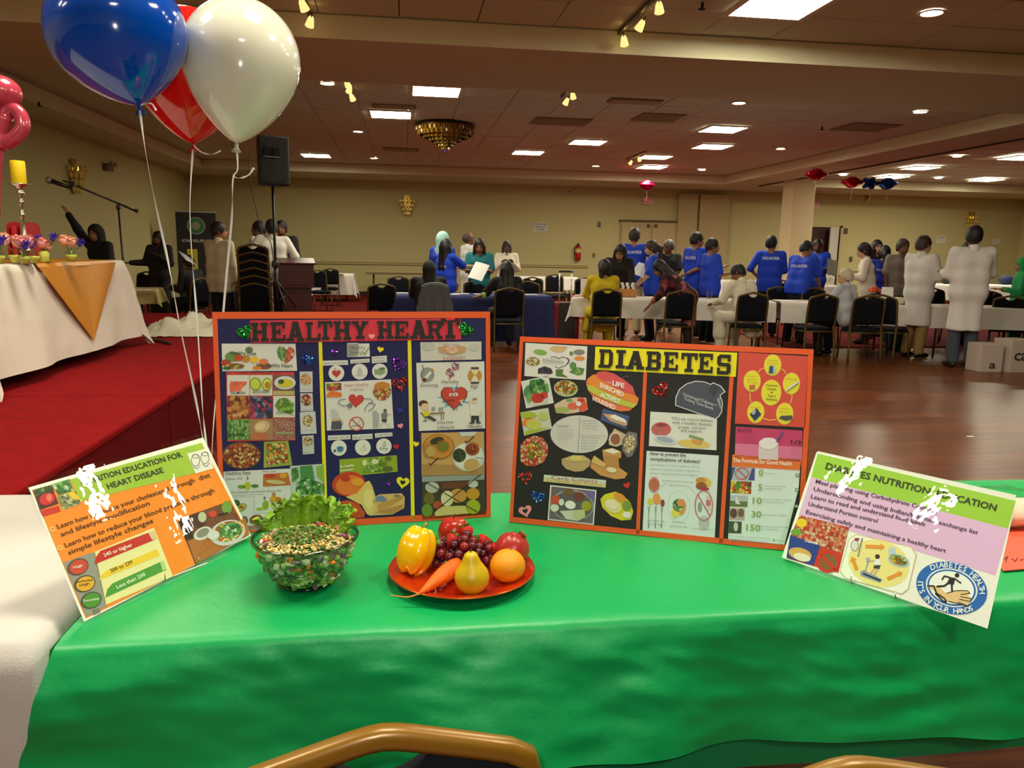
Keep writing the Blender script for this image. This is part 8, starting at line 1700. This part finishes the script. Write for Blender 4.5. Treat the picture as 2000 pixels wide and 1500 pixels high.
q = atx(212, 327, XL+0.06); eb = empty('emergency_light', tuple(q), R(90), 'small dark emergency light on the left wall', 'emergency light'); MB().box((0, 0, 0), (0.34, 0.1, 0.14), mat((120, 104, 76), .5)).build('housing', parent=eb, bevel=0.01)
for dx in (-0.12, 0.12): MB().lathe([(0.03, 0), (0.06, 0.05)], 12, mat((150, 140, 116), .4), c=(dx, -0.07, 0.07), M=Matrix.Rotation(R(90), 3, 'X')).build('lamp', parent=eb)
fe = wall_at(1129, 492, 0.12); fx = empty('fire_extinguisher', tuple(fe), 0, 'red fire extinguisher hanging on the back wall', 'fire extinguisher')
MB().lathe([(0.0, -0.26), (0.085, -0.25), (0.095, -0.2), (0.095, 0.10), (0.07, 0.17), (0.03, 0.2)], 18, mat((186, 24, 22), .3)).build('cylinder', parent=fx, smooth=True); MB().lathe([(0.097, -0.02), (0.097, 0.10)], 18, mat((220, 206, 120), .5), capb=False, capt=False).build('label_band', parent=fx, smooth=True)
MB().box((0, 0, 0.23), (0.06, 0.08, 0.08), m_blk).build('valve', parent=fx); MB().tube(smooth_path([(0.02, -0.03, 0.22), (-0.11, -0.05, 0.16), (-0.12, -0.05, -0.1)], 5), 0.014, 6, m_blk).build('hose', parent=fx)
def notice(px, py, w, h, label, lines):
    p = wall_at(px, py, 0.01); t = empty('paper_notice', tuple(p), 0, label, 'notice', 'paper notices on the wall'); MB().box((0, 0, 0), (w, 0.004, h), mat((222, 216, 206), .7)).build('sheet', parent=t)
    for i, l in enumerate(lines): flat_text(l, w*(0.86 if i < 2 else 0.5), h*0.16, mat((74, 70, 96), .7), t, 0, -0.004, h*(0.22-0.3*i), 'lettering', .02)
notice(1056, 443, 0.44, 0.27, 'white paper notice with three printed lines on the back wall', ['RESTROOMS', '& BREAKOUT', 'ROOM']); notice(1290, 482, 0.42, 0.24, 'white notice on the right door leaf', ['PUSH']); notice(1838, 468, 0.34, 0.24, 'pale notice on the wall behind the white coat', ['v']); notice(1945, 472, 0.3, 0.22, 'pale notice right of the tall white-coated man', [])
def plate(px, py, w, h, label, nm, c=(150, 130, 90), cat='switch', grp='small fittings on the back wall'):
    p = wall_at(px, py, 0.03); t = empty(nm, tuple(p), 0, label, cat, grp); MB().box((0, 0, 0), (w, 0.04, h), mat(c, .5)).build('cover', parent=t, bevel=0.006); MB().box((0, -0.025, 0), (w*0.4, 0.02, h*0.3), mat((90, 74, 50), .5)).build('toggle', parent=t)
plate(1170, 438, 0.11, 0.16, 'small wall fitting left of the double door', 'thermostat', (120, 100, 70), 'thermostat'); plate(1160, 498, 0.09, 0.14, 'light switch beside the fire extinguisher', 'light_switch'); plate(1112, 374, 0.10, 0.24, 'small white sensor high on the back wall', 'wall_sensor', (220, 210, 190), 'sensor'); plate(1652, 451, 0.12, 0.18, 'dark wall fitting right of the open doorway', 'alarm_box', (90, 70, 50), 'alarm'); plate(1662, 506, 0.10, 0.16, 'light switch right of the open doorway', 'light_switch', (110, 88, 60)); plate(1693, 385, 0.14, 0.28, 'wall sensor below the blue foil balloon', 'wall_sensor', (196, 170, 110), 'sensor')
plate(700, 581, 0.22, 0.12, 'white socket box low on the back wall', 'socket_box', (220, 214, 206), 'socket')
# foil balloons that drifted to the ceiling
def foil(px, py, D, w, h, c, label, star=False):
    p = atd(px, py, D); t = empty('foil_balloon', tuple(p), 0, label, 'balloon', 'foil balloons under the ceiling'); m = mat(c, 0.12, 0.75)
    if star:
        MB().ell((0, 0, 0), (w, 0.16, h), m, 30, 14, fn=lambda d: 0.72+0.28*math.cos(5*math.atan2(d.z*h, d.x*w))+0.06*math.cos(20*math.atan2(d.z, d.x))).build('foil_skin', parent=t, smooth=True)
    else: MB().ell((0, 0, 0), (w, 0.2, h), m, 26, 14, fn=lambda d: 1+0.10*math.cos(4*math.atan2(d.z, d.x))+0.04*math.sin(22*math.atan2(d.z, d.x))*(1-abs(d.y))).build('foil_skin', parent=t, smooth=True)
    MB().tube([(0, 0, -h*0.8), (0.02, 0, -h-0.15), (0, 0, -h-0.28)], 0.004, 5, m_white).build('string', parent=t)
foil(1263, 362, 20.5, 0.21, 0.13, (196, 20, 70), 'red foil balloon above the EXIT sign'); foil(1594, 341, 16.5, 0.23, 0.12, (176, 10, 40), 'dark red foil balloon at the top of the pillar'); foil(1664, 356, 17.0, 0.22, 0.11, (190, 14, 50), 'red foil balloon left of the blue ones')
foil(1700, 358, 16.9, 0.24, 0.14, (16, 60, 170), 'blue foil star balloon next to the red one', True); foil(1733, 359, 17.0, 0.20, 0.12, (10, 90, 200), 'light blue foil balloon at the right of the cluster')
# chandelier: tiers of crystal drops
cp_ = atz(870, 243, ZC); ch = empty('chandelier', (cp_[0], cp_[1], ZC), 0, 'large tiered crystal chandelier hanging from the ceiling', 'chandelier')
m_cryst = mat((136, 98, 22), 0.14, 0.3, spec=1.0, name='amber_crystal'); m_cryst2 = mat((250, 240, 200), 0.04, 0.1, spec=1.0)
MB().lathe([(0.53, -0.05), (0.55, -0.03), (0.50, -0.01), (0.1, 0.0)], 36, mat((70, 46, 16), .4, .6)).build('canopy_ring', parent=ch, smooth=True)
tiers = [(0.53, -0.05, 0.10), (0.50, -0.12, 0.08), (0.40, -0.17, 0.08), (0.29, -0.22, 0.08), (0.19, -0.27, 0.08), (0.13, -0.33, 0.07), (0.07, -0.38, 0.07)]
random.seed(6)
dm = MB().ell((0, 0, 0), (0.016, 0.016, 0.05), m_cryst, 6, 5).mesh('crystal_drop'); dm2 = MB().ell((0, 0, 0), (0.018, 0.018, 0.03), m_cryst2, 6, 5).mesh('crystal_drop')
for r_, z_, h_ in tiers:
    tr = MB().lathe([(r_, z_), (r_+0.004, z_-0.008), (r_-0.01, z_-0.012)], 32, mat((150, 110, 30), .25, .8), capb=False, capt=False).build('tier_ring', parent=ch, smooth=True)
    MB().lathe([(r_*0.99, z_), (r_*0.93, z_-h_)], 32, m_cryst, capb=False, capt=False).build('crystal_skirt', parent=tr)
    n_ = max(6, int(r_*72))
    for k in range(n_): 
        a = 6.2832*k/n_; o_ = obj('crystal_drop', dm if random.random() < 0.8 else dm2, tr, (r_*math.cos(a), r_*math.sin(a), z_-h_*0.45))
MB().ell((0, 0, -0.47), (0.03, 0.03, 0.03), mat((90, 60, 200), .05, .1, spec=1.0), 10, 8).build('finial_ball', parent=ch, smooth=True)
# ------------------------------------------------------------------ the people
BLUE = (24, 66, 206); COAT = (232, 226, 224); WHT = (226, 216, 200)
person(185, 440, 11.2, 150, 'person in black reaching up with one arm behind the head table', ('abaya', (20, 12, 14)), (20, 14, 16), 'tan', ('hijab', (12, 9, 10)), ((.35, .2, .6), (.5, .15, .9)), 'front', lean=14, hy=15, base_z=0.0)
person(308, 453, 13.7, 165, 'woman in a long black dress with long dark hair, arm held out', ('abaya', (26, 14, 18)), (20, 14, 16), 'dark', ('long', (22, 14, 14)), ((.2, .3, -1), (.8, .6, .0)), 'chest')
person(365, 500, 12.4, 60, 'seated person in dark clothes left of the man in white, mostly hidden', ('shirt', (30, 26, 30)), (26, 26, 34), 'tan', ('short', (24, 16, 14)), 'reach', 'front', sit=True, lean=24)
person(426, 435, 11.0, -34, 'man in a cream shirt turned right, holding a paper', ('shirt', (222, 206, 172)), (16, 15, 18), 'tan', ('short', (26, 18, 16)), 'down', ((.1, .3, -.9), (.5, 1, .25)), wide=1.08, hy=-42, sleeve=1.85)
person(505, 433, 13.4, 70, 'man in white facing left beside the lectern', ('shirt', (226, 220, 210)), (30, 28, 32), 'brown', ('short', (18, 14, 13)), 'front', 'front', hy=15)
person(530, 430, 12.7, 15, 'man in a white shirt seen from behind at the loudspeaker pole', ('shirt', (228, 220, 210)), (24, 24, 28), 'brown', ('short', (30, 24, 22)), 'hip', 'hip', wide=1.08)
person(549, 432, 14.0, 175, 'man in a black suit facing us behind the lectern', ('suit', (18, 17, 20)), (16, 15, 18), 'brown', ('short', (26, 20, 18)), 'down', 'down', wide=1.05)
person(865, 454, 13.0, -40, 'woman with a pale aqua headscarf and blue shirt', ('tee', (28, 58, 178)), (30, 30, 60), 'tan', ('hijab', (170, 214, 206)), 'down', 'down')
person(872, 468, 12.45, -52, 'woman with long black hair in a blue volunteer shirt handing over papers', ('tee', BLUE), (20, 24, 60), 'light', ('long', (22, 17, 17)), ((.1, .8, -.55), (0, 1, .02)), 'reach', text=('VOLUNTEER', .28, .30))
person(936, 468, 13.0, 170, 'woman in a teal top looking down at papers', ('scrub', (20, 112, 118)), (24, 110, 120), 'tan', ('long', (30, 20, 18)), 'front', 'front', lean=8, hp=18)
person(915, 455, 15.2, -70, 'man in a white coat standing by the back wall', ('coat', COAT), (150, 130, 96), 'brown', ('balding', (70, 56, 50)), 'front', 'front')
person(990, 472, 15.4, 178, 'person in white with dark hair near the back wall', ('shirt', (226, 214, 196)), (60, 50, 44), 'dark', ('bob', (20, 15, 14)), 'chest', 'chest')
person(838, 511, 11.05, 0, 'seated person in dark clothes with black hair at the navy table', ('shirt', (28, 28, 36)), (20, 20, 26), 'tan', ('hijab', (30, 22, 22)), 'table', 'table', sit=True, lean=10, wide=1.15)
person(990, 511, 11.2, 8, 'seated woman with long black hair at the right of the navy table', ('tee', (22, 20, 26)), (20, 20, 26), 'light', ('long', (24, 18, 18)), 'table', ((.5, .35, -.75), (.25, .9, -.2)), sit=True, lean=8)
person(1180, 508, ROWCH[1182]+en*0.12, -4, 'seated woman in a yellow dress seen from behind', ('dress', (214, 184, 10)), (200, 170, 20), 'tan', ('bob', (30, 22, 18)), 'table', 'table', sit=True, lean=8, hy=20, sleeve=1.2)
person(1213, 480, 12.0, 172, 'woman in black with dark hair leaning over the white table', ('suit', (26, 18, 20)), (30, 20, 24), 'tan', ('long', (26, 16, 14)), 'low', 'low', lean=24, hp=22, hy=-20)
person(1240, 447, 13.4, -22, 'tall man in a blue volunteer shirt seen from behind reaching right', ('tee', BLUE), (206, 190, 150), 'tan', ('short', (56, 44, 40)), ((.5, .6, -.6), (.2, 1, -.2)), 'down', text=('VOLUNTEER', .28, .38), lean=6)
person(1270, 471, 12.5, 78, 'young woman in a blue shirt facing left with a long ponytail', ('tee', BLUE), (24, 26, 50), 'light', ('pony', (64, 44, 34)), 'low', 'low', hp=12)
person(1306, 470, 14.0, 150, 'man with greying hair in a dark polo shirt', ('polo', (34, 38, 36)), (40, 38, 40), 'brown', ('short', (110, 104, 98)), 'front', 'low', hy=-30, hp=14)
C_FLOR = cells(['401018', '5C1824', '8C2C38', '300C14', 'B4646C', '701C2C'], 16, 0.8)
person(1281, 512, 11.1, 66, 'woman in a dark red floral dress bending over the white table', ('dress', (90, 24, 34), C_FLOR), (30, 14, 18), 'tan', ('long', (24, 17, 16)), 'low', 'low', lean=52, hp=18, sleeve=1.6)
person(1362, 455, 13.2, -68, 'boy in a blue volunteer shirt facing right, left of the pair', ('tee', BLUE), (28, 28, 40), 'tan', ('short', (28, 20, 18)), 'back', 'down', hy=-20, text=('VOLUNTEER', .26, .36))
person(1392, 467, 12.4, -80, 'boy in a blue shirt pointing with one hand, right of the pair', ('tee', BLUE), (24, 26, 50), 'tan', ('short', (24, 18, 16)), 'front', ((.1, .4, -.9), (0, 1, .4)), hy=-18)
person(1436, 520, ROWCH[1450]+en*0.22, 24, 'seated man in a white tunic with his head bowed', ('kurta', (232, 222, 200)), (220, 210, 190), 'brown', ('short', (24, 17, 16)), 'table', 'table', sit=True, lean=20, hp=26, hy=26, wide=1.05)
person(1508, 462, 13.4, -24, 'volunteer in a blue shirt and dark trousers seen from behind', ('tee', BLUE), (18, 18, 24), 'tan', ('short', (14, 12, 13)), ((.2, .2, -1), (.3, 1, .1)), 'hip', text=('VOLUNTEER', .28, .40), hy=-25, sleeve=1.05)
person(1578, 473, 12.8, -52, 'volunteer in a blue shirt leaning over the table by the pillar', ('tee', BLUE), (22, 22, 28), 'tan', ('short', (18, 14, 14)), 'low', 'low', lean=22, text=('VOLUNTEER', .28, .30), hy=-25, hp=12)
person(1598, 468, 15.4, 150, 'volunteer in a blue shirt half hidden in front of the doorway', ('tee', BLUE), (24, 24, 40), 'dark', ('short', (14, 12, 12)), 'front', 'front')
person(1652, 526, ROWCH[1660]+en*0.16, 30, 'seated elderly man with white hair and pale shirt', ('shirt', (196, 194, 206)), (22, 20, 24), 'light', ('short', (206, 194, 166)), 'table', 'table', sit=True, lean=10, hy=18, wide=1.05)
person(1685, 476, 12.6, 62, 'woman in a white coat with dark hair tied back leaning to the left', ('coat', (232, 218, 206)), (30, 26, 28), 'light', ('bun', (28, 20, 19)), 'front', 'front', lean=10, hp=10)
person(1714, 470, 13.8, 190, 'woman with dark hair in dark clothes behind the white-coated woman', ('tee', (44, 24, 30)), (30, 24, 28), 'light', ('long', (30, 20, 18)), 'front', 'down', hy=-15)
person(1730, 481, 13.3, -30, 'girl in a blue volunteer shirt seen from behind', ('tee', (24, 50, 170)), (24, 26, 44), 'tan', ('pony', (24, 18, 18)), 'down', 'down', text=('VOLUNTEER', .26, .34))
person(1765, 468, 12.6, 178, 'man in a grey shirt facing us behind the white table', ('polo', (138, 126, 120)), (26, 22, 24), 'brown', ('short', (50, 30, 24)), 'down', 'down', wide=1.08)
person(1806, 462, 10.9, -76, 'man in a white coat and khaki trousers with folded arms', ('coat', COAT), (150, 122, 66), 'light', ('short', (60, 38, 28)), 'cross', 'cross', wide=1.05, hy=-8)
person(1905, 443, 9.9, -14, 'tall man in a white coat and grey trousers seen from behind', ('coat', COAT), (62, 66, 76), 'brown', ('short', (24, 18, 17)), ((.3, .35, -.9), (-.2, 1, .1)), 'front', wide=1.08, hy=-24)
person(1893, 474, 12.6, 175, 'dark-haired person hidden behind the tall man in the white coat', ('shirt', (60, 50, 48)), (40, 36, 40), 'light', ('short', (24, 18, 17)), 'chest', 'front')
person(2000, 505, 11.4, 60, 'person in bright green clothes at the right edge', ('dress', (16, 150, 84)), (20, 110, 70), 'tan', ('hijab', (30, 170, 90)), 'front', 'front', sleeve=1.8)
# the papers they hold
def held(px, py, D, w, h, rot, label, c=(238, 234, 230), tilt=(60, 0, 0), cat='paper'):
    p = atd(px, py, D); o = MB().grid(lambda u, v: ((u-0.5)*w, (v-0.5)*h, 0.012*math.sin(u*3.1)), 6, 6, mat(c, .7)).build('paper_sheet', loc=tuple(p), solid=0.002); o.rotation_euler = tuple(R(t_) for t_ in tilt); tag(o, label, cat, 'papers in hand')
held(935, 530, 12.2, 0.26, 0.30, 0, 'white papers passed between the volunteer and the woman in teal', tilt=(58, 12, -35)); held(368, 507, 10.7, 0.22, 0.30, 0, 'white paper held by the man in the cream shirt', tilt=(28, 30, 50)); held(1253, 528, 12.6, 0.24, 0.30, 0, 'white sheet held by the man in blue at the door', tilt=(40, 20, -30)); held(1625, 523, 12.6, 0.24, 0.26, 0, 'grey sheet held up beside the leaning volunteer', (150, 146, 140), (80, 10, 20))
q = atd(945, 566, 11.0); tag(MB().lathe([(0.03, 0), (0.034, 0.075), (0.030, 0.078)], 14, mat((150, 200, 110), .5)).build('green_cup', smooth=True, loc=(q[0], q[1], 0.752)), 'small light green cup by the seated woman\'s hand', 'cup')
# bag under the olive table
q = atd(370, 590, 12.5); tag(MB().ell((0, 0, 0.20), (0.14, 0.1, 0.20), mat((130, 118, 106), .7), 14, 10, fn=lambda d: 1+0.12*nz(d.x*3, d.y*3, d.z*3)).build('plastic_bag', smooth=True, loc=(q[0], q[1], 0.0)), 'greyish plastic bag hanging by the chair behind the stage', 'bag')
q = atz(1894, 853, 0.004); tag(MB().prism([(-0.03, -0.01), (0.03, -0.015), (0.035, 0.012), (-0.02, 0.014)], 0, 0.004, m_paper).build('paper_scrap', loc=tuple(q)), 'tiny white paper scrap on the wooden floor at right', 'paper scrap')
